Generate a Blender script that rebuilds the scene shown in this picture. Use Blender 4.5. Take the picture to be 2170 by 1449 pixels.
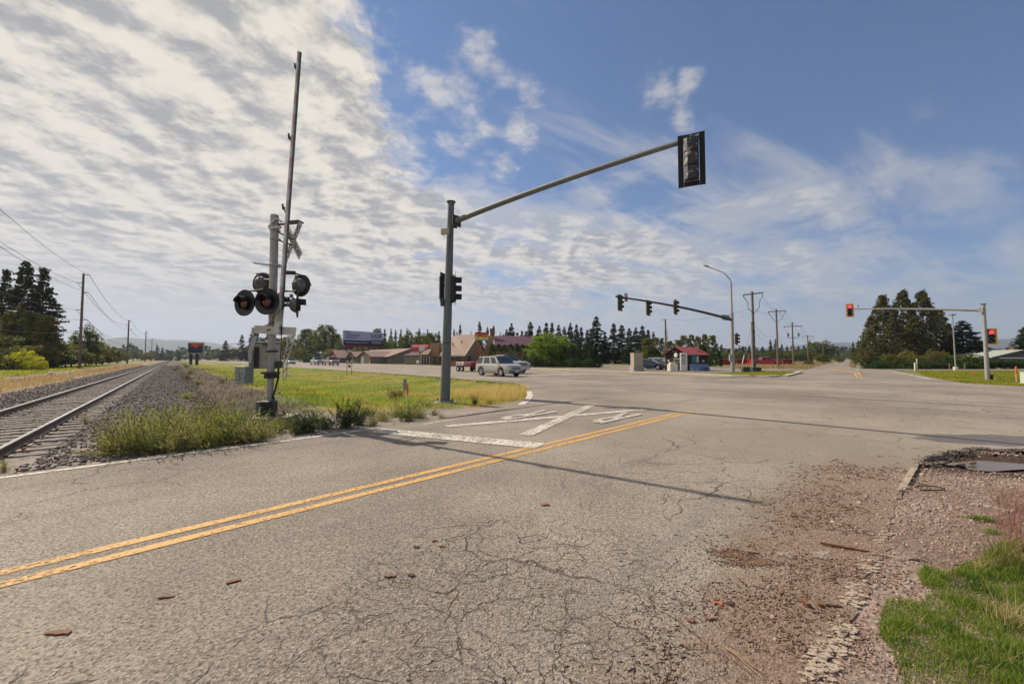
import bpy, bmesh, math, random
import numpy as np
from math import radians as R, sin, cos, pi, sqrt, atan2
from mathutils import Vector, Matrix
from mathutils.geometry import tessellate_polygon
random.seed(7); rng = np.random.default_rng(7)
for o in list(bpy.data.objects): bpy.data.objects.remove(o)
S = bpy.context.scene; C = S.collection

# ---------------- camera ----------------
HC = 1.43; F = 844.0; PITCH = math.atan(36.5/F)
cam = bpy.data.cameras.new("camera"); co = bpy.data.objects.new("camera", cam); C.objects.link(co)
co.location = (0, 0, HC); co.rotation_euler = (pi/2+PITCH, 0, 0)
cam.sensor_width = 36; cam.lens = 36*F/2170; cam.clip_end = 30000; cam.clip_start = .05
S.camera = co
# ---------------- sky, sun, exposure ----------------
SUN_EL = R(43.4); SX, SY = -.81, .585
w = bpy.data.worlds.new("World"); S.world = w; w.use_nodes = True
nt = w.node_tree; N = nt.nodes; Lk = nt.links; N.clear()
class G:
    """small helper for node graphs"""
    def __init__(s, tree): s.t = tree
    def n(s, typ, **kw):
        nd = s.t.nodes.new(typ)
        for k, v in kw.items(): setattr(nd, k, v)
        return nd
    def set(s, sock, v):
        if isinstance(v, bpy.types.NodeSocket): s.t.links.new(v, sock)
        else: sock.default_value = v
    def m(s, op, a, b=0.0, c=0.0, clamp=False):
        nd = s.n('ShaderNodeMath', operation=op); nd.use_clamp = clamp
        s.set(nd.inputs[0], a); s.set(nd.inputs[1], b); s.set(nd.inputs[2], c); return nd.outputs[0]
    def vm(s, op, a, b=(0, 0, 0), sc=1.0):
        nd = s.n('ShaderNodeVectorMath', operation=op); s.set(nd.inputs[0], a); s.set(nd.inputs[1], b)
        if op == 'SCALE': s.set(nd.inputs['Scale'], sc)
        return nd.outputs['Value'] if op in ('DOT_PRODUCT', 'LENGTH', 'DISTANCE') else nd.outputs[0]
    def noise(s, vec, scale, detail=4, rough=.55, dist=0.0, col=False):
        nd = s.n('ShaderNodeTexNoise'); s.set(nd.inputs['Vector'], vec); s.set(nd.inputs['Scale'], scale)
        s.set(nd.inputs['Detail'], detail); s.set(nd.inputs['Roughness'], rough); s.set(nd.inputs['Distortion'], dist)
        return nd.outputs['Color' if col else 'Fac']
    def vor(s, vec, scale, feature='F1', out='Distance', rnd=1.0):
        nd = s.n('ShaderNodeTexVoronoi', feature=feature); s.set(nd.inputs['Vector'], vec); s.set(nd.inputs['Scale'], scale)
        s.set(nd.inputs['Randomness'], rnd); return nd.outputs[out]
    def ss(s, v, a, b):   # smoothstep a..b -> 0..1
        nd = s.n('ShaderNodeMapRange', interpolation_type='SMOOTHSTEP'); s.set(nd.inputs[0], v)
        nd.inputs[1].default_value = a; nd.inputs[2].default_value = b
        if a > b:
            nd.inputs[1].default_value = b; nd.inputs[2].default_value = a; nd.inputs[3].default_value = 1; nd.inputs[4].default_value = 0
        return nd.outputs[0]
    def mix(s, f, a, b, typ='MIX'):
        nd = s.n('ShaderNodeMix', data_type='RGBA', blend_type=typ)
        def c(v): return (*v, 1) if isinstance(v, tuple) and len(v) == 3 else v
        s.set(nd.inputs[0], f); s.set(nd.inputs[6], c(a)); s.set(nd.inputs[7], c(b)); return nd.outputs[2]
    def comb(s, x, y, z):
        nd = s.n('ShaderNodeCombineXYZ'); s.set(nd.inputs[0], x); s.set(nd.inputs[1], y); s.set(nd.inputs[2], z); return nd.outputs[0]
    def sep(s, v):
        nd = s.n('ShaderNodeSeparateXYZ'); s.set(nd.inputs[0], v); return nd.outputs
g = G(nt)
tc = g.n('ShaderNodeTexCoord').outputs['Generated']
sk = g.n('ShaderNodeTexSky'); sk.sky_type = 'NISHITA'; sk.sun_disc = False
sk.sun_elevation = SUN_EL; sk.sun_rotation = atan2(SX, SY); sk.altitude = 900; sk.air_density = 1.0; sk.dust_density = .3; sk.ozone_density = 2.5
x, y, z = g.sep(tc)
az = g.m('ARCTAN2', x, y); zc = g.m('MAXIMUM', z, 0.0)
el = g.m('ARCSINE', zc)
inv = g.m('DIVIDE', 1.0, g.m('ADD', zc, .10))
P = g.comb(g.m('MULTIPLY', x, inv), g.m('MULTIPLY', y, inv), 0.0)
n1 = g.noise(P, 1.7, 12, .62, .12)           # big cloud masses
P2 = g.comb(g.m('MULTIPLY', g.m('ADD', g.m('MULTIPLY', x, .8), g.m('MULTIPLY', y, .6)), inv), g.m('MULTIPLY', g.m('MULTIPLY', g.m('SUBTRACT', g.m('MULTIPLY', x, .6), g.m('MULTIPLY', y, .8)), inv), 3.2), 2.3)
n3 = g.noise(P, 6.5, 10, .64, .12)
n2 = g.noise(P2, .8, 8, .6, .5)              # streaky high cloud
# where the cloud bank sits: west bank overhead, a low band across, clear to the upper right
wb = g.ss(g.m('ADD', az, g.m('MULTIPLY', g.m('SUBTRACT', el, .45), .22)), -.02, -.70)
elb = g.m('ADD', .42, g.m('MULTIPLY', az, -.06))
lb = g.ss(g.m('ADD', g.m('SUBTRACT', el, elb), g.m('MULTIPLY', g.m('SUBTRACT', n1, .5), .9)), .10, -.14)
lb = g.m('MULTIPLY', lb, g.m('ADD', .45, g.m('MULTIPLY', g.ss(az, 1.0, .45), .55)))
cov = g.m('MAXIMUM', g.m('MULTIPLY', wb, .36), g.m('MULTIPLY', lb, .24))
rt = g.ss(az, .0, .35)
core = g.m('ADD', g.m('MULTIPLY', n1, g.m('SUBTRACT', .80, g.m('MULTIPLY', rt, .35))), g.m('MULTIPLY', n2, g.m('ADD', .20, g.m('MULTIPLY', rt, .35))))
cc0 = g.m('ADD', core, cov); a1 = g.ss(cc0, .575, .675)
a1s = g.m('MULTIPLY', g.ss(cc0, .545, .80), .95); fl = g.ss(az, -.28, .02)
a1 = g.m('ADD', g.m('MULTIPLY', a1, g.m('SUBTRACT', 1.0, fl)), g.m('MULTIPLY', a1s, fl))
wisp = g.m('MULTIPLY', g.ss(g.m('ADD', n2, g.m('MULTIPLY', g.ss(el, .62, .2), .12)), .52, .74), .55)
wisp = g.m('MULTIPLY', wisp, g.ss(el, .66, .45))
def puff(px, py, r):
    d0 = g.vm('DISTANCE', tc, tuple(Vector(((px-1085)/F, 1, (761-py)/F)).normalized()))
    return g.ss(d0, r*2.0, 0.0)
alpha = g.m('MAXIMUM', a1, wisp)
nf = g.m('ADD', g.m('MULTIPLY', n3, .55), g.m('MULTIPLY', n1, .45))
for p_ in ((1395, 185, .05), (1468, 157, .03), (1050, 345, .06), (985, 200, .12), (900, 170, .08), (830, 310, .10), (1455, 235, .035), (1110, 250, .08)): alpha = g.m('MAXIMUM', alpha, g.m('MULTIPLY', g.ss(g.m('ADD', nf, g.m('MULTIPLY', puff(*p_), .22)), .61, .82), .7))
alpha = g.m('MAXIMUM', alpha, g.ss(el, .16, -.02))       # pale horizon
alpha = g.m('MULTIPLY', alpha, g.m('ADD', .72, g.m('MULTIPLY', g.ss(az, .75, .1), .28)))
# cloud brightness
n4 = g.noise(P2, 2.0, 6, .6, .4)
n1b = g.noise(g.vm('ADD', P, (-.05, .036, 0)), 1.7, 12, .62, .12)
rel = g.m('MULTIPLY', g.m('SUBTRACT', n1, n1b), 1.5)
sh = g.m('ADD', g.m('ADD', g.m('MULTIPLY', n3, .70), g.m('MULTIPLY', g.noise(P, 2.6, 6, .6, .1), .30)), rel)
lit = g.ss(sh, .35, .61)
edge = g.ss(alpha, 1.0, .35)
lit = g.m('MAXIMUM', lit, g.m('MULTIPLY', edge, .75))
ccol = g.mix(lit, (.27, .27, .275), (.67, .61, .52))
ccol = g.mix(g.ss(el, .24, .0), ccol, (.46, .46, .46))
skc = g.mix(1.0, sk.outputs[0], (.35, .60, .80), 'MULTIPLY')
cs = g.vm('SCALE', ccol, sc=10.0)
fin = g.mix(alpha, skc, cs)
bg = g.n('ShaderNodeBackground'); g.set(bg.inputs[0], fin); bg.inputs[1].default_value = .10
ow = g.n('ShaderNodeOutputWorld'); Lk.new(bg.outputs[0], ow.inputs[0])
sl = bpy.data.lights.new("sun", 'SUN'); sl.energy = 4.8; sl.angle = R(.5); sl.color = (1, .89, .74)
so = bpy.data.objects.new("sun", sl); C.objects.link(so)
sdir = Vector((SX*cos(SUN_EL), SY*cos(SUN_EL), sin(SUN_EL)))
so.rotation_euler = sdir.to_track_quat('Z', 'Y').to_euler()
S.view_settings.view_transform = 'Standard'; S.view_settings.look = 'None'; S.view_settings.exposure = 0.36; S.view_settings.gamma = 1
try: S.cycles.volume_bounces = 0; S.cycles.max_bounces = 6; S.cycles.transparent_max_bounces = 6; S.cycles.diffuse_bounces = 3
except Exception: pass

# ---------------- pixel <-> world (photo is 2170 x 1449) ----------------
def ray(px, py):
    cx = (px-1085)/F; cy = (724.5-py)/F
    return np.array((cx, cos(PITCH)-cy*sin(PITCH), sin(PITCH)+cy*cos(PITCH)))
def at(px, py, Y):
    d = ray(px, py); t = Y/d[1]; return Vector((d[0]*t, Y, HC+d[2]*t))
def gp(px, py, z=0.0):
    d = ray(px, py); t = (z-HC)/d[2]; return Vector((d[0]*t, d[1]*t, z))
UD = np.array((-.648, .762)); VD = np.array((.762, .648))
WD = np.array((.69, .724)); LD = np.array((-.724, .69))
def uv(u, v): p = UD*u+VD*v; return (p[0], p[1])
def wl(s, l): p = WD*s+LD*l; return (p[0], p[1])

# ---------------- materials ----------------
MATS = {}
def mat(name, col, rough=.6, metal=0.0, var=.18, scale=4.0, bump=0.0, bscale=40.0, col2=None, fac2=(.5, .6), emis=0.0, coat=0.0, trans=0.0, spec=.5):
    if name in MATS: return MATS[name]
    m = bpy.data.materials.new(name); m.use_nodes = True; t = m.node_tree; t.nodes.clear(); q = G(t)
    b = q.n('ShaderNodeBsdfPrincipled'); o = q.n('ShaderNodeOutputMaterial'); t.links.new(b.outputs[0], o.inputs[0])
    tcx = q.n('ShaderNodeTexCoord').outputs['Object']
    n = q.noise(tcx, scale, 6, .6)
    f = q.m('ADD', 1-var, q.m('MULTIPLY', n, 2*var))
    c = q.vm('SCALE', col if not isinstance(col, tuple) else tuple(col), sc=f)
    if col2: c = q.mix(q.ss(q.noise(tcx, scale*1.7, 7, .65), *fac2), c, col2)
    t.links.new(c, b.inputs['Base Color'])
    b.inputs['Roughness'].default_value = rough; b.inputs['Metallic'].default_value = metal
    b.inputs['Specular IOR Level'].default_value = spec
    if coat: b.inputs['Coat Weight'].default_value = coat; b.inputs['Coat Roughness'].default_value = .05
    if trans: b.inputs['Transmission Weight'].default_value = trans
    if emis:
        b.inputs['Emission Color'].default_value = (*col, 1); b.inputs['Emission Strength'].default_value = emis
    if bump:
        bn = q.n('ShaderNodeBump'); bn.inputs['Strength'].default_value = bump; bn.inputs['Distance'].default_value = .01
        t.links.new(q.noise(tcx, bscale, 5, .6), bn.inputs['Height']); t.links.new(bn.outputs[0], b.inputs['Normal'])
    MATS[name] = m; return m
def leafmat(name, c1, c2, c3=None, nscale=.5, trans=.35):
    """foliage: colour changes from leaf to leaf and from clump to clump"""
    m = bpy.data.materials.new(name); m.use_nodes = True; t = m.node_tree; t.nodes.clear(); q = G(t)
    o = q.n('ShaderNodeOutputMaterial'); geo = q.n('ShaderNodeNewGeometry'); oi = q.n('ShaderNodeObjectInfo')
    tcx = q.n('ShaderNodeTexCoord').outputs['Object']
    c = q.mix(geo.outputs['Random Per Island'], c1, c2)
    n = q.noise(tcx, nscale, 3, .6)
    if c3: c = q.mix(q.ss(n, .48, .66), c, c3)
    f = q.m('MULTIPLY', q.m('ADD', .55, q.m('MULTIPLY', n, .9)), q.m('ADD', .82, q.m('MULTIPLY', oi.outputs['Random'], .36)))
    c = q.vm('SCALE', c, sc=f)
    d = q.n('ShaderNodeBsdfPrincipled'); t.links.new(c, d.inputs['Base Color']); d.inputs['Roughness'].default_value = .55; d.inputs['Specular IOR Level'].default_value = .25
    tr = q.n('ShaderNodeBsdfTranslucent'); t.links.new(q.vm('MULTIPLY', c, (1.15, 1.2, .6)), tr.inputs[0])
    mx = q.n('ShaderNodeMixShader'); mx.inputs[0].default_value = trans
    t.links.new(d.outputs[0], mx.inputs[1]); t.links.new(tr.outputs[0], mx.inputs[2]); t.links.new(mx.outputs[0], o.inputs[0])
    return m

# ---------------- objects ----------------
def tag(o, label=None, cat=None, group=None, kind=None):
    if label: o['label'] = label
    if cat: o['category'] = cat
    if group: o['group'] = group
    if kind: o['kind'] = kind
    return o
def thing(name, label, cat, loc=(0, 0, 0), rz=0.0, group=None):
    o = bpy.data.objects.new(name, None); C.objects.link(o); o.location = loc; o.rotation_euler = (0, 0, rz); o.empty_display_size = .3
    return tag(o, label, cat, group)
def copy_tree(o, parent=None):
    c = o.copy(); C.objects.link(c); c.parent = parent
    for k in ('label', 'category', 'group'):
        if parent is None and k in c: del c[k]
    for ch in KIDS.get(o.name, []):
        cc = copy_tree(ch, c); KIDS.setdefault(c.name, []).append(cc)
    return c
KIDS = {}
def link(name, me, parent=None, loc=None):
    o = bpy.data.objects.new(name, me); C.objects.link(o)
    if loc is not None: o.location = loc
    if parent is not None: o.parent = parent; KIDS.setdefault(parent.name, []).append(o)
    return o
def xf(rz=0, loc=(0, 0, 0), rx=0, ry=0):
    return Matrix.Translation(loc) @ Matrix.Rotation(rz, 4, 'Z') @ Matrix.Rotation(ry, 4, 'Y') @ Matrix.Rotation(rx, 4, 'X')
class MB:
    def __init__(s): s.v = []; s.f = []; s.mi = []; s.cur = 0; s.T = Matrix.Identity(4)
    def add(s, vs, fs, mi=None):
        b = len(s.v); s.v += [tuple(s.T @ Vector(p)) for p in vs]; s.f += [tuple(i+b for i in f) for f in fs]; s.mi += [s.cur if mi is None else mi]*len(fs); return s
    def box(s, c, d, rz=0, rx=0, ry=0, mi=None):
        M = xf(rz, c, rx, ry); x, y, z = d[0]/2, d[1]/2, d[2]/2
        vs = [tuple(M @ Vector(p)) for p in ((-x, -y, -z), (x, -y, -z), (x, y, -z), (-x, y, -z), (-x, -y, z), (x, -y, z), (x, y, z), (-x, y, z))]
        return s.add(vs, [(0, 3, 2, 1), (4, 5, 6, 7), (0, 1, 5, 4), (1, 2, 6, 5), (2, 3, 7, 6), (3, 0, 4, 7)], mi)
    def bar(s, a, b, w, h, up=(0, 0, 1), mi=None):
        a = Vector(a); b = Vector(b); d = (b-a).normalized(); sd = d.cross(Vector(up))
        if sd.length < 1e-4: sd = d.cross(Vector((1, 0, 0)))
        sd.normalize(); u = sd.cross(d); sd *= w/2; u *= h/2
        vs = [a-sd-u, a+sd-u, a+sd+u, a-sd+u, b-sd-u, b+sd-u, b+sd+u, b-sd+u]
        return s.add([tuple(p) for p in vs], [(0, 3, 2, 1), (4, 5, 6, 7), (0, 1, 5, 4), (1, 2, 6, 5), (2, 3, 7, 6), (3, 0, 4, 7)], mi)
    def tube(s, pts, r, n=12, mi=None, caps=True):
        pts = [Vector(p) for p in pts]; rs = r if isinstance(r, (list, tuple)) else [r]*len(pts)
        vs = []; fs = []; prev = None
        for i, p in enumerate(pts):
            d = (pts[min(i+1, len(pts)-1)]-pts[max(i-1, 0)]).normalized()
            if prev is None:
                a = d.cross(Vector((0, 0, 1)));
                if a.length < .05: a = d.cross(Vector((1, 0, 0)))
            else: a = prev-d*prev.dot(d)
            a.normalize(); prev = a; b = d.cross(a)
            for k in range(n):
                t = 2*pi*k/n; vs.append(tuple(p+(a*cos(t)+b*sin(t))*rs[i]))
        for i in range(len(pts)-1):
            for k in range(n):
                k2 = (k+1) % n; fs.append((i*n+k, (i+1)*n+k, (i+1)*n+k2, i*n+k2))
        if caps: fs.append(tuple(range(n))); fs.append(tuple(range(len(vs)-1, len(vs)-1-n, -1)))
        return s.add(vs, fs, mi)
    def lathe(s, prof, M=None, n=24, arc=(0, 2*pi), mi=None):
        """prof: (r, h) along local -Y axis (h = distance out of the face)"""
        M = M or Matrix.Identity(4); vs = []; fs = []; full = abs(arc[1]-arc[0]-2*pi) < 1e-6; m = n if full else n+1
        for r, h in prof:
            for k in range(m):
                t = arc[0]+(arc[1]-arc[0])*k/n; vs.append(tuple(M @ Vector((r*cos(t), -h, r*sin(t)))))
        for i in range(len(prof)-1):
            for k in range(n):
                k2 = (k+1) % m; fs.append((i*m+k, i*m+k2, (i+1)*m+k2, (i+1)*m+k))
        return s.add(vs, fs, mi)
    def prism(s, poly, z0, z1, M=None, mi=None):
        """poly of (x, y) extruded along local z"""
        M = M or Matrix.Identity(4); n = len(poly)
        vs = [tuple(M @ Vector((p[0], p[1], z0))) for p in poly]+[tuple(M @ Vector((p[0], p[1], z1))) for p in poly]
        fs = [tuple(range(n-1, -1, -1)), tuple(range(n, 2*n))]+[(i, (i+1) % n, n+(i+1) % n, n+i) for i in range(n)]
        return s.add(vs, fs, mi)
    def quad(s, a, b, c, d, mi=None): return s.add([tuple(a), tuple(b), tuple(c), tuple(d)], [(0, 1, 2, 3)], mi)
    def build(s, name, ms, parent=None, smooth=False, bevel=0, world=False, loc=None, kind=None, label=None):
        me = bpy.data.meshes.new(name)
        vs = s.v
        if world and parent is not None:
            MI = (Matrix.Translation(parent.location) @ Matrix.Rotation(parent.rotation_euler[2], 4, 'Z')).inverted()
            if parent.parent is not None: MI = Matrix.Translation(-parent.parent.location)
            vs = [tuple(MI @ Vector(p)) for p in vs]
        elif world and loc is not None:
            l = Vector(loc); vs = [tuple(Vector(p)-l) for p in vs]
        me.from_pydata(vs, [], s.f)
        if not isinstance(ms, (list, tuple)): ms = [ms]
        for m in ms: me.materials.append(m)
        if len(ms) > 1: me.polygons.foreach_set('material_index', s.mi)
        if smooth:
            me.polygons.foreach_set('use_smooth', [True]*len(me.polygons))
            try: me.set_sharp_from_angle(angle=R(35))
            except Exception: pass
        me.update()
        o = link(name, me, parent, loc)
        if bevel:
            b = o.modifiers.new('bevel', 'BEVEL'); b.width = bevel; b.segments = 2; b.limit_method = 'ANGLE'; b.angle_limit = R(40)
        if kind: o['kind'] = kind
        if label: o['label'] = label
        return o
def npmesh(name, V, n, m, parent=None, loc=None, mats=None):
    """V: (k, n, 3) loose n-gons"""
    V = np.asarray(V, dtype=np.float32); k = V.shape[0]
    if n == 5:   # grass blades: a quad with a tip, sharing corners
        me = bpy.data.meshes.new(name); me.vertices.add(k*5); me.vertices.foreach_set('co', V.reshape(-1))
        idx = (np.array([0, 1, 2, 4, 4, 2, 3])[None]+(np.arange(k)*5)[:, None]).astype(np.int32).reshape(-1)
        me.loops.add(k*7); me.loops.foreach_set('vertex_index', idx); st = (np.array([0, 4])[None]+(np.arange(k)*7)[:, None]).astype(np.int32).reshape(-1)
        me.polygons.add(2*k); me.polygons.foreach_set('loop_start', st); me.update(calc_edges=True); me.materials.append(m); return me
    me = bpy.data.meshes.new(name); me.vertices.add(k*n); me.vertices.foreach_set('co', V.reshape(-1))
    me.loops.add(k*n); me.loops.foreach_set('vertex_index', np.arange(k*n, dtype=np.int32))
    me.polygons.add(k); me.polygons.foreach_set('loop_start', np.arange(0, k*n, n, dtype=np.int32))
    me.update(calc_edges=True); me.validate(); me.materials.append(m); 
    return me
def instmesh(name, tv, tf, P, S_, Rz, m, tilt=None):
    """merge copies of a template (tv, tf tris) into one mesh"""
    P = np.asarray(P); k = len(P); nv = len(tv); c = np.cos(Rz)[:, None]; s = np.sin(Rz)[:, None]
    X = tv[None, :, 0]*S_[:, 0:1]; Y = tv[None, :, 1]*S_[:, 1:2]; Z = tv[None, :, 2]*S_[:, 2:3]
    if tilt is not None:
        ct = np.cos(tilt)[:, None]; st = np.sin(tilt)[:, None]; Y, Z = Y*ct-Z*st, Y*st+Z*ct
    V = np.stack([X*c-Y*s+P[:, 0:1], X*s+Y*c+P[:, 1:2], Z+P[:, 2:3]], -1).reshape(-1, 3).astype(np.float32)
    Fc = (tf[None]+(np.arange(k)*nv)[:, None, None]).reshape(-1, 3).astype(np.int32)
    me = bpy.data.meshes.new(name); me.vertices.add(len(V)); me.vertices.foreach_set('co', V.reshape(-1))
    me.loops.add(Fc.size); me.loops.foreach_set('vertex_index', Fc.reshape(-1))
    me.polygons.add(len(Fc)); me.polygons.foreach_set('loop_start', np.arange(0, Fc.size, 3, dtype=np.int32))
    me.update(calc_edges=True); me.materials.append(m); return me
FONT = bpy.data.curves.new('f', 'FONT').font
def text(s, w, h, M, m, name, parent, depth=.004, world=False, bold=0.0, center=True):
    """lettering fitted to w x h; local plane x right, z up, faces -Y, transformed by M"""
    cu = bpy.data.curves.new('txt', 'FONT'); cu.body = s; cu.extrude = .02; cu.offset = bold; cu.resolution_u = 3
    ob = bpy.data.objects.new('txt', cu); C.objects.link(ob)
    dg = bpy.context.evaluated_depsgraph_get(); me = bpy.data.meshes.new_from_object(ob.evaluated_get(dg))
    bpy.data.objects.remove(ob)
    n = len(me.vertices); a = np.empty(n*3, np.float32); me.vertices.foreach_get('co', a); a = a.reshape(-1, 3)
    lo = a.min(0); hi = a.max(0); a = (a-lo)/(hi-lo)
    b = np.stack([(a[:, 0]-.5)*w, -a[:, 2]*depth, (a[:, 1]-.5)*h], 1)
    MM = M
    if world and parent is not None: MM = Matrix.Translation(-parent.matrix_basis.to_translation()) @ M if parent.parent is None else Matrix.Translation(-parent.parent.location) @ M
    A = np.array(MM); b = b @ A[:3, :3].T + A[:3, 3]
    me.vertices.foreach_set('co', b.astype(np.float32).reshape(-1)); me.materials.clear(); me.materials.append(m); me.update()
    return link(name, me, parent)
def face(dx, dy): return atan2(dx, -dy)       # rz that turns local -Y towards (dx, dy)
def pip(px, py, poly):
    ins = np.zeros(px.shape, bool); n = len(poly); j = n-1
    for i in range(n):
        xi, yi = poly[i]; xj, yj = poly[j]
        if yi != yj:
            c = ((yi > py) != (yj > py)) & (px < (xj-xi)*(py-yi)/(yj-yi)+xi); ins ^= c
        j = i
    return ins
def vnoise(x, y, s, seed=0):
    """cheap value noise in numpy"""
    r = np.random.default_rng(seed).random((256, 256)); x = x/s; y = y/s
    xi = np.floor(x).astype(int); yi = np.floor(y).astype(int); fx = x-xi; fy = y-yi
    fx = fx*fx*(3-2*fx); fy = fy*fy*(3-2*fy)
    g_ = lambda a, b: r[a % 256, b % 256]
    return (g_(xi, yi)*(1-fx)+g_(xi+1, yi)*fx)*(1-fy)+(g_(xi, yi+1)*(1-fx)+g_(xi+1, yi+1)*fx)*fy
def sst(a, b, x): t = np.clip((x-a)/(b-a), 0, 1); return t*t*(3-2*t)
# ---------------- road outline ----------------
def pxs(l, z=0.0): return [tuple(gp(a, b, z)[:2]) for a, b in l]
def jit(pts, step, amp):
    out = []
    for i in range(len(pts)-1):
        a = np.array(pts[i]); b = np.array(pts[i+1]); L_ = np.linalg.norm(b-a); n = max(1, int(L_/step))
        for k in range(n):
            p = a+(b-a)*k/n; out.append(tuple(p+rng.normal(0, amp, 2) if (i or k) else p))
    out.append(tuple(pts[-1])); return out
left_edge = [wl(-60, 7.98), wl(-6, 7.98)]+jit([wl(-6, 7.98), wl(14.0, 7.98)], .35, .025)+pxs([(925, 890), (975, 881), (1040, 871), (1090, 859), (1113, 844), (1121, 831), (1117, 821), (1098, 812)])
FARV = 43.0
hw_near = [uv(34, 16.4), uv(1500, 16.4)]
hw_far = [uv(1500, FARV), uv(60, FARV)]+pxs([(1240, 785.6), (1330, 788.6), (1450, 793), (1550, 797), (1630, 799), (1660, 797.5), (1690, 789), (1706, 783.5), (1740, 774.5), (1765, 769.5)])
e1 = np.array(gp(1765, 769.5)[:2]); FD = np.array((.6435, .7654))
far_l = [tuple(e1+FD*1500)]; e2 = np.array(gp(1800, 773)[:2]); far_r = [tuple(e1+FD*1500+np.array((8, -6.7))), tuple(e2)]
right_side = pxs([(1804, 779), (1830, 781.3), (1880, 781.6), (2170, 781.6), (2900, 781.6), (2900, 784.6), (2170, 784.6), (1890, 784.3), (1905, 787), (1945, 795), (1991, 803), (2046, 812), (2170, 818.5)])
q1 = np.array(right_side[-1]); hw_r = [tuple(q1+np.array((.648, -.762))*90), uv(-95, 11.0), uv(-6, 10.2)]
hole_edge = jit(pxs([(2330, 956), (2169, 952), (2110, 953), (2075, 947.5), (2048, 949), (2038, 955), (2010, 957), (1985, 965), (1960, 973), (1948, 981)]), .10, .022)
right_edge = jit(pxs([(1948, 981), (1940, 996), (1928, 1012), (1910, 1042), (1895, 1078), (1885, 1120), (1862, 1180), (1825, 1260), (1790, 1340), (1740, 1430), (1700, 1520)]), .12, .02)+[wl(-3, -.2), wl(-60, -.2)]
ROAD = left_edge+hw_near+hw_far+far_l+far_r+right_side+hw_r+hole_edge+right_edge[1:]
def dedupe(p):
    o = []
    for a in p:
        if not o or abs(a[0]-o[-1][0])+abs(a[1]-o[-1][1]) > 1e-4: o.append(a)
    return o
ROAD = dedupe(ROAD)
hole_c = np.array(gp(2095, 975)[:2])

def H(x, y):
    x = np.asarray(x, float); y = np.asarray(y, float)
    v = x*VD[0]+y*VD[1]; L_ = x*LD[0]+y*LD[1]; r = np.hypot(x, y)
    away = sst(8.2, 10.5, L_)
    h = np.full(x.shape, -.028)+.0265*(1-sst(-.2, .9, x*LD[0]+y*LD[1]))*(1-sst(5.4, 6.6, np.hypot(x, y)))
    fld = np.sin(np.clip((v-3.0)/13.2, 0, 1)*pi)
    h -= .30*fld*away*(v < 16.3)
    bal = sst(-5.9, -4.6, v)*(1-sst(.1, 1.6, v))
    h = h-(.13*bal*away+.02*bal)
    h -= .16*sst(-5.0, -6.4, v)*(1-sst(-7.5, -10.5, -(-v)) if False else 1)*away*(v < -4.6)*(1-.5*sst(6, 12, -v))
    sh = (1-sst(-1.0, .1, L_))  # right shoulder
    h += (.035*(vnoise(x, y, .45, 1)-.5)*(r < 12)+.016*(vnoise(x, y, .13, 2)-.5)*(r < 15))*sh*sst(-.05, -.5, L_)*0+.03*(vnoise(x, y, .45, 1)-.5)*(1-sst(-1.2, -.5, L_))*(r < 9)+.02*(vnoise(x, y, .13, 2)-.5)*(r < 15)*away
    h += .06*sst(.5, 1.6, -L_)*(r < 9)*(1-sst(3.0, 5.0, y))
    return h
def Hfull(x, y):
    h = H(x, y); ins = pip(x, y, ROAD); l_ = x*LD[0]+y*LD[1]; h = np.where(ins, np.where((l_ < 1.1) & (y < 5.3) & (np.hypot(x, y) < 7), -.006, -.16), h)
    d = np.hypot((x-hole_c[0])/1.25, (y-hole_c[1])/.62)
    h = h-np.where(ins, 0, .075*(1-sst(.35, 1.0, d))); return h
def hz(x, y): return float(H(np.array([x]), np.array([y]))[0])
def gpt(px, py):
    """ground point on the terrain seen at a pixel"""
    z = 0.0
    for _ in range(6):
        p = gp(px, py, z); z = hz(p[0], p[1])
    return gp(px, py, z)

# ---------------- terrain ----------------
NA, NR = 720, 250
ang = np.concatenate([np.linspace(-1.05, 1.05, 560), np.linspace(1.05, 2*pi-1.05, 162)[1:-1]]); NA = len(ang)
rad = .25*(9500/.25)**(np.linspace(0, 1, NR))
A_, R_ = np.meshgrid(ang, rad); X = R_*np.sin(A_); Y = R_*np.cos(A_)
Z = Hfull(X.ravel(), Y.ravel())
vs = np.stack([X.ravel(), Y.ravel(), Z], 1); vs = np.vstack([vs, [[0, 0, -.05]]])
fs = []
for i in range(NR-1):
    b = i*NA
    for k in range(NA):
        k2 = (k+1) % NA; fs.append((b+k, b+NA+k, b+NA+k2, b+k2))
for k in range(NA): fs.append((NR*NA, k, (k+1) % NA))
me = bpy.data.meshes.new('ground'); me.from_pydata(vs.tolist(), [], fs)
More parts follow.
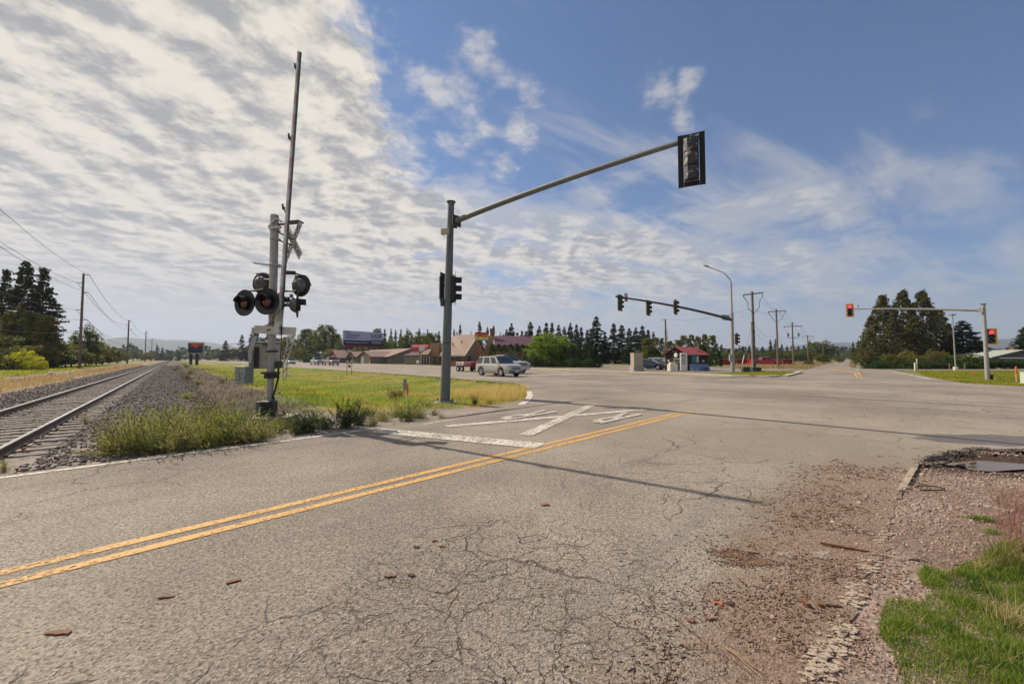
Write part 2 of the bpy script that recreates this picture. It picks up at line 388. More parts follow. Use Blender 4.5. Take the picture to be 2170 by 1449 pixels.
# natural colour of each patch of soil and turf
def zonecol(x, y):
    v = x*VD[0]+y*VD[1]; u = x*UD[0]+y*UD[1]; L_ = x*LD[0]+y*LD[1]; r = np.hypot(x, y)
    s = np.clip(r/12, .3, 8)
    n = vnoise(x, y, .8, 5)*.6+vnoise(x, y, .25, 6)*.4; nb = vnoise(x, y, 5, 8)*.6+vnoise(x, y, 1.7, 9)*.4; nl = vnoise(x, y, 25, 10)
    def C_(c): return np.broadcast_to(np.array(c), x.shape+(3,)).copy()
    def mx(a, b, f): return a*(1-f[..., None])+b*f[..., None]
    grass = mx(C_((.12, .17, .03)), C_((.26, .22, .07)), sst(.38, .66, nb)); grass = mx(grass, C_((.22, .15, .08)), .7*sst(.55, .75, vnoise(x, y, 3, 11)*.6+vnoise(x, y, .9, 12)*.4))
    c = mx(C_((.16, .17, .06)), C_((.22, .19, .09)), sst(.3, .7, nl))           # far land
    c = mx(c, grass, ((v > -24) & (v < 16.4)).astype(float))
    dry = mx(C_((.27, .205, .14)), C_((.22, .145, .10)), sst(.4, .6, nb))
    c = mx(c, dry, (sst(-10.5-2*nb, -9.3-2*nb, v)*(v < 0)).astype(float))
    pur = mx(C_((.12, .10, .07)), C_((.07, .05, .04)), n)
    c = mx(c, pur, sst(4.2, 3.2, v+1.2*(n-.5)) if False else (1-sst(2.6, 3.6, v+1.6*(n-.5)))*(v > -1)*(L_ > 7.5))
    bal = mx(C_((.135, .115, .10)), C_((.075, .065, .06)), n)
    c = mx(c, bal, sst(-5.6, -5.0, v+.5*(n-.5))*(1-sst(.2, 1.0, v+.6*(n-.5))))
    # soil strip along the near road, left side
    soil = mx(C_((.21, .18, .16)), C_((.30, .26, .22)), n)
    c = mx(c, soil, (1-sst(10.4, 11.6, L_+1.8*(n-.5)+2.6*sst(12.5, 15, v)))*(L_ > 5)*(v > -6))
    c = mx(c, soil, (1-sst(1.0, 1.9, np.hypot(x+2.0, y-12.6)/1.3)))
    # right shoulder
    gr = mx(C_((.285, .22, .18)), C_((.19, .135, .105)), sst(.3, .7, n)); gr = mx(gr, C_((.42, .34, .25)), sst(.74, .86, nb+.12*(n-.5)))
    right = (L_ < 3)*(v < 13)*(r < 30)
    c = mx(c, gr, right.astype(float))
    d = np.hypot((x-hole_c[0])/1.9, (y-hole_c[1])/.75)
    c = mx(c, C_((.060, .040, .028)), (1-sst(.7, 1.35, d+.6*(n-.5))))
    # far side verges
    kb = (v > 33)*(L_ < -2)*(r > 20)
    c = mx(c, mx(C_((.17, .17, .05)), C_((.24, .19, .09)), n), (kb*1.0)*(r < 120))
    return np.clip(c, 0, 1)
col = zonecol(vs[:, 0], vs[:, 1]); col = np.hstack([col, np.ones((len(col), 1))]).astype(np.float32)
ca = me.color_attributes.new('soil', 'FLOAT_COLOR', 'POINT'); ca.data.foreach_set('color', col.ravel())
m = bpy.data.materials.new('ground'); m.use_nodes = True; t = m.node_tree; t.nodes.clear(); q = G(t)
b_ = q.n('ShaderNodeBsdfPrincipled'); o_ = q.n('ShaderNodeOutputMaterial'); t.links.new(b_.outputs[0], o_.inputs[0])
at_ = q.n('ShaderNodeAttribute', attribute_name='soil').outputs['Color']; tcx = q.n('ShaderNodeTexCoord').outputs['Object']
f1 = q.noise(tcx, 14, 8, .7); f2 = q.vor(tcx, 34, out='Color'); f2v = q.sep(f2)[0]; f3 = q.noise(tcx, .5, 5, .6)
ff = q.m('MULTIPLY', q.m('ADD', .45, q.m('MULTIPLY', f1, 1.1)), q.m('ADD', .72, q.m('MULTIPLY', f2v, .56)))
ff = q.m('MULTIPLY', ff, q.m('ADD', .8, q.m('MULTIPLY', f3, .4)))
cc = q.vm('SCALE', at_, sc=ff)
cc = q.mix(q.m('MULTIPLY', q.ss(q.sep(f2)[1], .75, .95), .45), cc, q.vm('MULTIPLY', at_, (1.5, 1.15, 1.1)))
t.links.new(cc, b_.inputs['Base Color']); b_.inputs['Roughness'].default_value = .95; b_.inputs['Specular IOR Level'].default_value = .2
bn = q.n('ShaderNodeBump'); bn.inputs['Strength'].default_value = .8; bn.inputs['Distance'].default_value = .012
t.links.new(q.m('ADD', q.vor(tcx, 34), f1), bn.inputs['Height']); t.links.new(bn.outputs[0], b_.inputs['Normal'])
me.materials.append(m); me.update(); gd = link('ground', me); tag(gd, kind='structure')

# ---------------- asphalt ----------------
def asphalt(name, k=1.0, dirt=True):
    m = bpy.data.materials.new(name); m.use_nodes = True; t = m.node_tree; t.nodes.clear(); q = G(t)
    b = q.n('ShaderNodeBsdfPrincipled'); o = q.n('ShaderNodeOutputMaterial'); t.links.new(b.outputs[0], o.inputs[0])
    p = q.n('ShaderNodeTexCoord').outputs['Object']
    big = q.noise(p, .22, 5, .6); mid = q.noise(p, 1.6, 5, .65); fine = q.noise(p, 60, 4, .7)
    agg = q.vor(p, 85, out='Color'); aggv, aggh, _ = q.sep(agg); ad = q.vor(p, 85)
    c = q.mix(q.ss(big, .35, .65), (.215*k, .181*k, .147*k), (.335*k, .286*k, .230*k))
    c = q.vm('SCALE', c, sc=q.m('ADD', .78, q.m('MULTIPLY', mid, .44)))
    c = q.vm('SCALE', c, sc=q.m('ADD', .62, q.m('MULTIPLY', aggv, .76)))
    c = q.mix(q.m('MULTIPLY', q.ss(aggh, .86, .97), .55), c, (.46, .40, .34))
    pit = q.ss(q.noise(p, 42, 3, .7), .465, .36); c = q.mix(q.m('MULTIPLY', pit, .8), c, (.038, .033, .030))
    tar = q.ss(q.noise(p, 9, 5, .75), .60, .74); c = q.mix(q.m('MULTIPLY', tar, .35), c, (.10, .09, .085))
    # yellowish stains
    st = q.ss(q.noise(p, .9, 4, .5), .66, .78); c = q.mix(q.m('MULTIPLY', st, .45), c, (.34, .27, .17))
    v = q.vm('DOT_PRODUCT', p, (.762, .648, 0)); u = q.vm('DOT_PRODUCT', p, (-.648, .762, 0)); l = q.vm('DOT_PRODUCT', p, (-.724, .69, 0)); s_ = q.vm('DOT_PRODUCT', p, (.69, .724, 0))
    # tyre polish and skid streaks along the highway
    sv = q.comb(q.m('MULTIPLY', u, .035), q.m('MULTIPLY', v, 1.3), 0.0); str_ = q.noise(sv, 1.0, 6, .7)
    hw = q.ss(v, 13.5, 17.5)
    c = q.mix(q.m('MULTIPLY', hw, q.m('MULTIPLY', q.ss(str_, .50, .64), .6)), c, (.12*k, .11*k, .105*k))
    c = q.mix(q.m('MULTIPLY', hw, q.m('MULTIPLY', q.ss(str_, .46, .32), .4)), c, (.36*k, .335*k, .30*k))
    # wheel paths on the near road (darker, polished)
    wp = q.noise(q.comb(q.m('MULTIPLY', s_, .05), q.m('MULTIPLY', l, 1.1), 0.0), 1.0, 5, .65)
    c = q.mix(q.m('MULTIPLY', q.m('SUBTRACT', 1.0, hw), q.m('MULTIPLY', q.ss(wp, .52, .66), .30)), c, (.15, .14, .13))
    # cracks
    wv = q.vm('ADD', p, q.vm('SCALE', q.vm('SUBTRACT', q.noise(p, 3.0, 4, .55, col=True), (.5, .5, .5)), sc=.34))
    wv2 = q.comb(q.m('MULTIPLY', q.vm('DOT_PRODUCT', wv, (.69, .724, 0)), .75), q.vm('DOT_PRODUCT', wv, (-.724, .69, 0)), 0.0)
    cr = q.vor(wv2, 1.5, feature='DISTANCE_TO_EDGE'); cr2 = q.vor(wv2, 4.0, feature='DISTANCE_TO_EDGE')
    r_ = q.vm('LENGTH', p)
    cm = q.m('MULTIPLY', q.ss(q.noise(p, .55, 3, .6), .44, .56), q.ss(l, 3.3, 2.6)); al = q.ss(q.m('ADD', q.vm('LENGTH', q.vm('SUBTRACT', p, (.05, 2.45, 0))), q.m('MULTIPLY', q.noise(p, 1.2, 4, .6), 1.0)), 2.0, 1.3); al = q.m('MAXIMUM', al, q.m('MULTIPLY', q.ss(q.m('ADD', q.vm('LENGTH', q.vm('SUBTRACT', p, (1.6, 5.0, 0))), q.noise(p, 1.0, 4, .6)), 1.9, 1.1), .45))
    cm = q.m('MAXIMUM', cm, q.ss(q.vm('LENGTH', q.vm('SUBTRACT', p, (-4.9, 4.7, 0))), 1.5, .8))
    line = q.m('MULTIPLY', q.ss(cr, .011, .003), cm); line2 = q.m('MULTIPLY', q.m('MULTIPLY', q.ss(cr2, .016, .004), q.ss(q.noise(p, 1.3, 3, .6), .53, .63)), q.m('MULTIPLY', cm, .6))
    line = q.m('MULTIPLY', q.m('MAXIMUM', line, line2), q.ss(q.noise(p, 2.2, 3, .6), .38, .48))
    cr3 = q.vor(wv2, 3.4, feature='DISTANCE_TO_EDGE'); cr4 = q.vor(wv2, 8.5, feature='DISTANCE_TO_EDGE')
    line3 = q.m('MAXIMUM', q.m('MULTIPLY', q.ss(cr3, .011, .002), q.ss(q.noise(p, 4.0, 3, .6), .36, .46)), q.m('MULTIPLY', q.ss(cr4, .018, .003), q.m('MULTIPLY', q.ss(q.noise(p, 2.6, 3, .6), .44, .54), .85)))
    line = q.m('MAXIMUM', line, q.m('MULTIPLY', line3, al))
    c = q.mix(q.m('MULTIPLY', line, .62), c, (.05, .038, .028))
    rough = .88; h = q.m('SUBTRACT', q.m('ADD', q.m('MULTIPLY', ad, 1.0), q.m('MULTIPLY', fine, 1.0)), q.m('MULTIPLY', line, 3.0))
    if dirt:   # mud, bark and grit dragged over the right edge
        dn = q.noise(p, 1.7, 7, .7); df = q.noise(p, 30, 5, .75)
        d = q.ss(q.m('ADD', l, q.m('MULTIPLY', q.m('SUBTRACT', dn, .5), 1.5)), 1.15, .55)
        d = q.m('MULTIPLY', d, q.m('MULTIPLY', q.ss(s_, 9.0, 6.0), q.ss(v, 10.0, 7.5)))
        dc = q.mix(q.ss(df, .38, .6), (.15, .08, .048), (.28, .20, .15)); dc = q.mix(q.ss(q.noise(p, 3.2, 4, .6), .60, .72), dc, (.34, .29, .25))
        c = q.mix(q.m('MULTIPLY', d, .85), c, dc)
        dust = q.ss(q.vm('LENGTH', q.vm('SUBTRACT', p, (6.2, 8.2, 0))), 6.5, 1.5); c = q.mix(q.m('MULTIPLY', dust, .30), c, (.36, .30, .235))
        wet = q.ss(q.m('ADD', q.vm('LENGTH', q.vm('MULTIPLY', q.vm('SUBTRACT', p, (float(gp(2095, 931)[0]), float(gp(2095, 931)[1]), 0)), (.62, 1.35, 1))), q.m('MULTIPLY', q.m('SUBTRACT', dn, .5), 1.1)), .80, .62)
        c = q.mix(q.m('MULTIPLY', wet, .7), c, (.085, .062, .05)); q.set(b.inputs['Roughness'], q.m('SUBTRACT', .9, q.m('MULTIPLY', wet, .55)))
    else: b.inputs['Roughness'].default_value = rough
    b.inputs['Specular IOR Level'].default_value = .3
    t.links.new(c, b.inputs['Base Color'])
    bn = q.n('ShaderNodeBump'); bn.inputs['Strength'].default_value = .9; bn.inputs['Distance'].default_value = .006
    t.links.new(h, bn.inputs['Height']); t.links.new(bn.outputs[0], b.inputs['Normal']); return m
MA = asphalt('asphalt')
def sheet(name, poly, z, mt, skirt=0.0, parent=None, kind='structure'):
    tris = tessellate_polygon([[Vector((p[0], p[1], 0)) for p in poly]]); n = len(poly)
    vs = [(p[0], p[1], z) for p in poly]; fs = []
    for t3 in tris:
        a, b, c = (Vector(vs[i]) for i in t3)
        if (b-a).cross(c-a).z < 0: t3 = (t3[0], t3[2], t3[1])
        fs.append(tuple(t3))
    if skirt:
        vs += [(p[0], p[1], z-skirt) for p in poly]; fs += [(i, (i+1) % n, n+(i+1) % n, n+i) for i in range(n)]
    me = bpy.data.meshes.new(name); me.from_pydata(vs, [], fs); me.materials.append(mt); me.update()
    o = link(name, me, parent)
    if kind and parent is None: o['kind'] = kind
    return o
road = sheet('road', ROAD, 0.0, MA, skirt=.075)
lot = sheet('parking_lot', pxs([(1085, 780.5), (1240, 783.2), (1340, 785.4), (1440, 788.6), (1500, 789.5), (1560, 787.5), (1640, 786.0), (1680, 784.3), (1697, 783.2), (1700, 781.5), (1600, 779.5), (1500, 777), (1240, 773), (900, 769.8), (760, 768.6), (760, 769.3), (900, 772.3)]), -.012, asphalt('lot_asphalt', .85, False))

# puddle in the broken edge
mw = mat('muddy_water', (.15, .095, .035), rough=.10, var=.15, spec=.3)
b = MB(); pts = [(hole_c[0]+.04+cos(t)*.62*(1+.22*sin(3*t+1)+.1*sin(7*t)), hole_c[1]+.03+sin(t)*.26*(1+.25*sin(2*t)+.1*sin(5*t))) for t in np.linspace(0, 2*pi, 40, endpoint=False)]
b.add([(p[0], p[1], -.080) for p in pts], [tuple(range(40))]); b.build('puddle', mw, kind='structure')

# ---------------- painted markings (parts of the road) ----------------
def paint(name, col, wear=.5, scale=20):
    m = bpy.data.materials.new(name); m.use_nodes = True; t = m.node_tree; t.nodes.clear(); q = G(t)
    b = q.n('ShaderNodeBsdfPrincipled'); o = q.n('ShaderNodeOutputMaterial'); p = q.n('ShaderNodeTexCoord').outputs['Object']
    n = q.noise(p, scale, 6, .75); n2 = q.noise(p, 1.3, 4, .6)
    c = q.vm('SCALE', col, sc=q.m('ADD', .75, q.m('MULTIPLY', q.noise(p, 45, 4, .7), .5)))
    f = q.ss(q.m('ADD', q.m('MULTIPLY', n, .75), q.m('MULTIPLY', n2, .25)), wear+.09, wear-.03)
    t.links.new(c, b.inputs['Base Color']); b.inputs['Roughness'].default_value = .75
    tr = q.n('ShaderNodeBsdfTransparent'); mx = q.n('ShaderNodeMixShader'); t.links.new(q.m('SUBTRACT', 1.0, f), mx.inputs[0])
    t.links.new(b.outputs[0], mx.inputs[1]); t.links.new(tr.outputs[0], mx.inputs[2]); t.links.new(mx.outputs[0], o.inputs[0]); return m
PW = paint('white_paint', (.62, .58, .51), .53); PWW = paint('worn_white_paint', (.60, .55, .47), .50, 18); PRM = paint('worn_edge_paint', (.43, .345, .26), .50, 55); PY = paint('yellow_paint', (.60, .345, .105), .525, 26)
ZM = .004
def ribbon(b, pts, w, z=.004):
    pts = [np.array(p[:2]) for p in pts]; n = len(pts); Lf = []; Rt = []
    for i in range(n):
        d = pts[min(i+1, n-1)]-pts[max(i-1, 0)]; d /= np.linalg.norm(d); nn = np.array((-d[1], d[0]))*w/2; Lf.append(pts[i]+nn); Rt.append(pts[i]-nn)
    for i in range(n-1): b.add([(*Rt[i], z), (*Rt[i+1], z), (*Lf[i+1], z), (*Lf[i], z)], [(0, 1, 2, 3)])
def mark(name, segs, mt, label=None):
    b = MB()
    global ZM
    for pts, w in segs: ribbon(b, pts, w, ZM); ZM += .0006
    o = b.build(name, mt, road)
    if label: o['label'] = label
    return o
def ext(a, b, k): a = np.array(a[:2]); b = np.array(b[:2]); return tuple(a+(a-b)/np.linalg.norm(a-b)*k)
ya, yb = gp(0, 1214.5), gp(1446, 872.5); yc, yd = gp(0, 1240), gp(1467, 872.5)
def subdiv(a, b, n=30): a = np.array(a[:2]); b = np.array(b[:2]); return [tuple(a+(b-a)*i/n) for i in range(n+1)]
mark('centre_line', [(subdiv(ext(ya, yb, 30), yb), .105), (subdiv(ext(yc, yd, 30), yd), .105)], PY, 'double yellow line across the near road')
mark('centre_line', [(pxs([(1826, 799.5), (1818.5, 789), (1800, 785.5), (1766, 781)]), .16), (pxs([(1817.5, 799.5), (1810.5, 789.5), (1795, 786.5), (1764, 781.8)]), .16)], PY, 'short curved double yellow line at the far mouth of the junction')
e0 = gp(0, 1013); e1_ = gp(700, 921.5)
mark('edge_line', [(subdiv(ext(e0, e1_, 20), e1_), .10), (pxs([(700, 921.5), (740, 916), (800, 908)]), .09), (pxs([(885, 901), (925, 895), (975, 887)]), .08)], PWW)
mark('edge_line', [(pxs([(1104, 857.5), (1117, 848), (1123.5, 838), (1121.5, 829)]), .22)], PW, 'short curved white line round the grass corner')
mark('edge_line', [(pxs([(1909, 1040), (1917, 1026), (1927, 1008), (1937, 992)]), .06)], PRM)
b = MB(); kk_ = 0
for (ax_, ay_), (bx_, by_), cnt, wd_ in (((1875, 1125), (1858, 1158), 26, .035), ((1854, 1172), (1834, 1215), 60, .042), ((1822, 1235), (1802, 1285), 60, .040), ((1790, 1325), (1755, 1385), 80, .036), ((1752, 1390), (1722, 1455), 70, .036), ((1925, 1010), (1908, 1040), 60, .035)):
    p0 = gp(ax_, ay_); p1 = gp(bx_, by_)
    for k in range(cnt):
        t_ = random.random(); c_ = p0+(p1-p0)*t_; r_ = random.uniform(.004, .015)*(1+c_.y*.10); cx_, cy_ = c_.x+random.gauss(0, wd_), c_.y+random.gauss(0, wd_*.5); st_ = random.uniform(1, 2.2); n_ = 9
        kk_ += 1; b.add([(cx_+cos(i*2*pi/n_)*r_*st_*random.uniform(.5, 1.2), cy_+sin(i*2*pi/n_)*r_*random.uniform(.5, 1.2), .003+kk_*.000012) for i in range(n_)], [tuple(range(n_))])
b.build('edge_line', PRM, road, label='broken pale remains of the edge line in the debris')
mark('edge_line', [(pxs([(1893, 787.5), (1930, 794.5), (1971, 803)]), .16), (pxs([(1813, 782), (1820, 784)]), .2)], PW)
mark('edge_line', [(pxs([(1640, 798), (1672, 791), (1702, 784.3)]), .16)], PW)
mark('stop_line', [([tuple((gp(795, 912)[0], gp(795, 912)[1])), tuple((gp(1146, 945.5)[0], gp(1146, 945.5)[1]))], .44)], PWW, 'wide worn white stop bar before the tracks')
mark('crossing_marking', [(pxs([(946, 904), (1367, 868)]), .25), (pxs([(1114, 923), (1258, 857)]), .27)], PWW, 'faded painted white X of the railroad crossing')
for a, bq in (((1078, 885), (1149, 874)), ((1243, 896), (1350, 876))):
    p0 = gp(*a); p1 = gp(*bq); c0 = (p0+p1)/2; ln = (p1-p0).length
    up = Vector((-WD[0], -WD[1], 0)); rt = Vector((up[1], -up[0], 0))
    M_ = Matrix(((rt[0], 0, up[0], c0[0]), (rt[1], 0, up[1], c0[1]), (0, 0, 0, 0), (0, 0, 0, 1)))
    M_[2][1] = -1; M_[2][3] = .018
    text('R', .55, 2.0, M_, PWW, 'crossing_letter', road, depth=.001, bold=.02)
seg = []
for v0, d in ((17.3, 0), (21.2, 1), (24.9, 1)): seg.append(([uv(26, v0), uv(900, v0)], .13)) if not d else seg.extend([([uv(30+12*k, v0), uv(33.5+12*k, v0)], .13) for k in range(30)])
seg += [([uv(12+12*k, v0), uv(15.5+12*k, v0)], .13) for k in range(34) for v0 in (33.8, 37.4)]
seg += [(pxs([(1107, 798.6), (1200, 794.7), (1250, 792.6)]), .16), (pxs([(1190, 797.5), (1240, 795.3), (1300, 793)]), .14), (pxs([(1000, 797), (1080, 798.2)]), .2), (pxs([(1170, 791), (1245, 790.6)]), .14), (pxs([(1262, 791.4), (1300, 790.8)]), .16)]
mark('lane_line', seg, PW)
mark('turn_lane_line', [([uv(28, v0), uv(900, v0)], .12) for v0 in (28.5, 30.9)], PY)

# ---------------- kerb on the far side ----------------
mk = mat('kerb_concrete', (.50, .42, .32), .85, var=.2, scale=1.5, bump=.3)
kp = [uv(520, FARV), uv(60, FARV)]+pxs([(1240, 785.6), (1330, 788.6), (1450, 793), (1550, 797), (1630, 799), (1655, 797.6), (1675, 793.5), (1690, 789)])
kp = [np.array(p) for p in kp]; b = MB()
for i in range(len(kp)-1):
    d = kp[i+1]-kp[i]; Ln = np.linalg.norm(d); d /= Ln; nn = np.array((-d[1], d[0]))
    if np.dot(nn, VD) < 0: nn = -nn
    for k in range(max(1, min(60, int(Ln/2.5)))):
        K = max(1, min(60, int(Ln/2.5))); p0 = kp[i]+d*(Ln*k/K+.006); p1 = kp[i]+d*(Ln*(k+1)/K-.006)
        vs = [(*p0, -.1), (*(p0+nn*.45), -.1), (*(p0+nn*.45), .115), (*(p0+nn*.06), .125), (*p0, .10), (*p1, -.1), (*(p1+nn*.45), -.1), (*(p1+nn*.45), .115), (*(p1+nn*.06), .125), (*p1, .10)]
        b.add(vs, [(0, 1, 2, 3, 4), (9, 8, 7, 6, 5), (0, 4, 9, 5), (4, 3, 8, 9), (3, 2, 7, 8), (2, 1, 6, 7)])
b.build('kerb', mk, kind='structure')

# ---------------- railway ----------------
mrail = mat('rail_steel', (.10, .06, .045), .55, .3, var=.35, scale=9); mshine = mat('rail_head', (.62, .60, .58), .22, 1.0, var=.08)
mtie = mat('weathered_tie', (.19, .16, .135), .9, var=.4, scale=6, bump=.8, bscale=25, col2=(.30, .26, .22)); mplate = mat('rusty_plate', (.13, .08, .055), .7, .4, var=.4)
VR = (-2.10, -3.61)
tk = thing('railway_track', 'single railway track with rusty rails on wooden sleepers running to the horizon', 'railway track', (*uv(6, -2.85), -.1))
for vr in VR:
    b = MB(); prof = [(-.068, -.155), (.068, -.155), (.068, -.145), (.012, -.118), (.012, -.045), (.036, -.036), (.036, -.006), (-.036, -.006), (-.036, -.036), (-.012, -.045), (-.012, -.118), (-.068, -.145)]
    ends = (-25, 1400)
    for u in ends:
        o3 = UD*u+VD*vr; b.v += [(o3[0]+VD[0]*p[0], o3[1]+VD[1]*p[0], p[1]) for p in prof]
    n = len(prof)
    for i in range(n): b.f.append((i, n+i, n+(i+1) % n, (i+1) % n)); b.mi.append(0)
    rl = b.build('rail', mrail, tk, world=True)
    b = MB(); b.v = []
    for u in ends:
        o3 = UD*u+VD*vr; b.v += [(o3[0]+VD[0]*k, o3[1]+VD[1]*k, z_) for k, z_ in ((-.036, -.006), (-.022, .001), (.022, .001), (.036, -.006))]
    b.f = [(0, 4, 5, 1), (1, 5, 6, 2), (2, 6, 7, 3)]; b.mi = [0]*3
    b.build('rail_head', mshine, rl, world=True)
def tieat(b, u, far=False):
    ry = random.gauss(0, .012); c = UD*u+VD*(-2.855+random.gauss(0, .03)); a = atan2(VD[1], VD[0])+ry; z = -.158-.085+random.gauss(0, .006)
    b.box((c[0], c[1], z), (2.6, .225, .17), rz=a)
    return c, a
for k in range(100):
    u = 3.5+.53*k; b = MB(); c, a = tieat(b, u); tm = b.build('railway_tie', mtie, tk, world=True, bevel=.012 if k < 40 else 0)
    for vr in (VR if k < 45 else ()):
            b = MB(); p = c+VD*(vr+2.855)*1.0; b.box((p[0], p[1], -.156), (.34, .19, .014), rz=a)
            for s in (-1, 1):
                for e in (-1, 1): pp = p+VD*.095*s+UD*.05*e; b.box((pp[0], pp[1], -.138), (.035, .03, .03), rz=a)
            b.build('tie_plate', mplate, tm, world=True)
b = MB()
for k in range(100, 1100): tieat(b, 3.5+.53*k)
b.build('railway_tie', mtie, tk, world=True, kind='stuff')
b = MB()
for uu, vr in ((11.9, VR[1]), (9.7, VR[0])):
    for s in (-1, 1):
        c = UD*uu+VD*(vr+.028*s); b.box((c[0], c[1], -.08), (.9, .018, .07), rz=atan2(UD[1], UD[0]))
        for k in range(4): cc_ = c+UD*(-.33+.22*k)+VD*.02*s; b.box((cc_[0], cc_[1], -.08), (.03, .03, .03), rz=atan2(UD[1], UD[0]))
b.build('joint_bar', mplate, tk, world=True)

# stones: ballast and the gravel of the right shoulder
def ico(sub=0, seed=0, amp=.22):
    bm = bmesh.new(); bmesh.ops.create_icosphere(bm, subdivisions=1+sub, radius=.5); v = np.array([p.co[:] for p in bm.verts]); f = np.array([[p.index for p in fc.verts] for fc in bm.faces]); bm.free()
    rr = np.random.default_rng(seed); v *= (1+rr.normal(0, amp, (len(v), 1))); return v, f
def stonemat(name, cols):
    m = bpy.data.materials.new(name); m.use_nodes = True; t = m.node_tree; t.nodes.clear(); q = G(t)
    b = q.n('ShaderNodeBsdfPrincipled'); o = q.n('ShaderNodeOutputMaterial'); t.links.new(b.outputs[0], o.inputs[0]); geo = q.n('ShaderNodeNewGeometry')
    cr = q.n('ShaderNodeValToRGB'); e = cr.color_ramp.elements; cr.color_ramp.interpolation = 'CONSTANT'
    while len(e) < len(cols): e.new(.5)
    for i, c in enumerate(cols): e[i].position = i/len(cols); e[i].color = (*c, 1)
    t.links.new(geo.outputs['Random Per Island'], cr.inputs[0]); n = q.noise(q.n('ShaderNodeTexCoord').outputs['Object'], 30, 4, .7)
    t.links.new(q.vm('SCALE', cr.outputs[0], sc=q.m('ADD', .7, q.m('MULTIPLY', n, .6))), b.inputs['Base Color']); b.inputs['Roughness'].default_value = .9; return m
MST = stonemat('ballast_stone', [(.13, .115, .11), (.21, .185, .165), (.085, .075, .072), (.30, .26, .225), (.17, .15, .15), (.24, .185, .15), (.38, .33, .28)])
MGR = stonemat('gravel_stone', [(.29, .19, .16), (.22, .15, .12), (.36, .28, .23), (.15, .10, .08), (.31, .22, .20), (.42, .35, .28), (.22, .12, .085), (.25, .20, .18)])
n = 46000; uu = 3.0+125*rng.random(n)**2.3; vv = rng.uniform(-5.7, 1.1, n)
keep = ~((np.abs(vv-VR[0]) < .06) | (np.abs(vv-VR[1]) < .06)); keep &= rng.random(n) < np.where(np.abs(vv+2.855) < 1.3, .5, 1.0)
uu, vv = uu[keep], vv[keep]; x = UD[0]*uu+VD[0]*vv; y = UD[1]*uu+VD[1]*vv
ok = (x*LD[0]+y*LD[1] > 8.15) & (y > .5); x, y, vv, uu = x[ok], y[ok], vv[ok], uu[ok]; r = np.hypot(x, y)
s0 = rng.uniform(.03, .068, len(x))*(.8+np.minimum(r, 20)/45); inn = np.abs(vv+2.855) < 1.3; z = np.where(inn, -.168-.02*rng.random(len(x))+0*s0, H(x, y)+s0*rng.uniform(-.1, .4, len(x)))
sv, sf = ico(0, 3, .32)
me = instmesh('track_ballast', sv, sf, np.stack([x, y, z], 1), np.stack([s0*rng.uniform(.8, 1.4, len(x)), s0, s0*rng.uniform(.6, 1, len(x))], 1), rng.uniform(0, 6.3, len(x)), MST)
tag(link('track_ballast', me), 'grey crushed stone ballast round the railway track', 'ballast', kind='stuff')
# shoulder gravel
n = 110000; rr = 1.0+9*rng.random(n)**1.3; aa = rng.uniform(-.05, 1.02, n); x = rr*np.sin(aa); y = rr*np.cos(aa); l = x*LD[0]+y*LD[1]; ins = pip(x, y, ROAD)
pr = np.where(ins, .30*(1-sst(.1, 1.1, l))*(rr < 7), .95*(vnoise(x, y, .5, 21)*.8+.35)); d = np.hypot((x-hole_c[0])/1.0, (y-hole_c[1])/.42); pr = np.where((d < 1.25), .02, pr); pr *= (1-.55*sst(.35, 1.2, x*.9-.2*y+.1)*0)
ok = (rng.random(n) < pr) & (y > .9) & (l > -6.5); x, y, rr, ins = x[ok], y[ok], rr[ok], ins[ok]
s0 = (.0035+.008*rng.random(len(x))**2.6)*(.75+rr/4.2)*np.where(rng.random(len(x)) > .985, 2.0, 1); z = np.where(ins, .0, Hfull(x, y))+s0*.10
sv, sf = ico(0, 4, .26)
me = instmesh('gravel', sv, sf, np.stack([x, y, z], 1), np.stack([s0*1.2, s0, s0*.7], 1), rng.uniform(0, 6.3, len(x)), MGR)
tag(link('gravel', me), 'reddish grey gravel and grit on the right road shoulder', 'gravel', kind='stuff')
# bark crumbs
MBK = stonemat('bark_crumb', [(.15, .075, .045), (.10, .05, .03), (.20, .11, .065), (.07, .04, .03), (.30, .22, .15)])
n = 60000; rr = 1.2+8*rng.random(n)**1.2; aa = rng.uniform(.0, .95, n); x = rr*np.sin(aa); y = rr*np.cos(aa); l = x*LD[0]+y*LD[1]; ins = pip(x, y, ROAD)
nn = vnoise(x, y, .35, 31)*.6+vnoise(x, y, .12, 33)*.4; pr = sst(.42, .62, nn)*np.exp(-((l-.30)/.55)**2)*(1-sst(6.5, 8.5, rr))
pc = gp(1560, 1180); pr = pr*1.0
ok = (rng.random(n) < pr); x, y, rr, ins = x[ok], y[ok], rr[ok], ins[ok]
k = 1500; kc = rng.integers(0, 4, k); qx = pc[0]+np.array([-.06, .05, .14, .02])[kc]+rng.normal(0, .05, k)*np.array([1.1, .8, .9, 1.9])[kc]; qy = pc[1]+np.array([.05, .02, -.07, -.09])[kc]+rng.normal(0, .035, k)*np.array([1, 1.5, .8, .7])[kc]; x = np.r_[x, qx]; y = np.r_[y, qy]; rr = np.r_[rr, np.full(k, 3.2)]; ins = np.r_[ins, np.ones(k, bool)]
s0 = rng.uniform(.005, .013, len(x))*(.7+rr/8); z = np.where(ins, 0, Hfull(x, y))+.003
me = instmesh('bark_litter', sv, sf, np.stack([x, y, z], 1), np.stack([s0*rng.uniform(1, 3.4, len(x)), s0*.7, s0*.35], 1), rng.uniform(0, 6.3, len(x)), MBK)
n = 1500; tq = rng.random(n); he = np.array(hole_edge); ii = np.minimum((tq*(len(he)-1)).astype(int), len(he)-2); fr = (tq*(len(he)-1)-ii)[:, None]; pe = he[ii]*(1-fr)+he[ii+1]*fr+rng.normal(0, .045, (n, 2)); pe[:, 1] -= .03
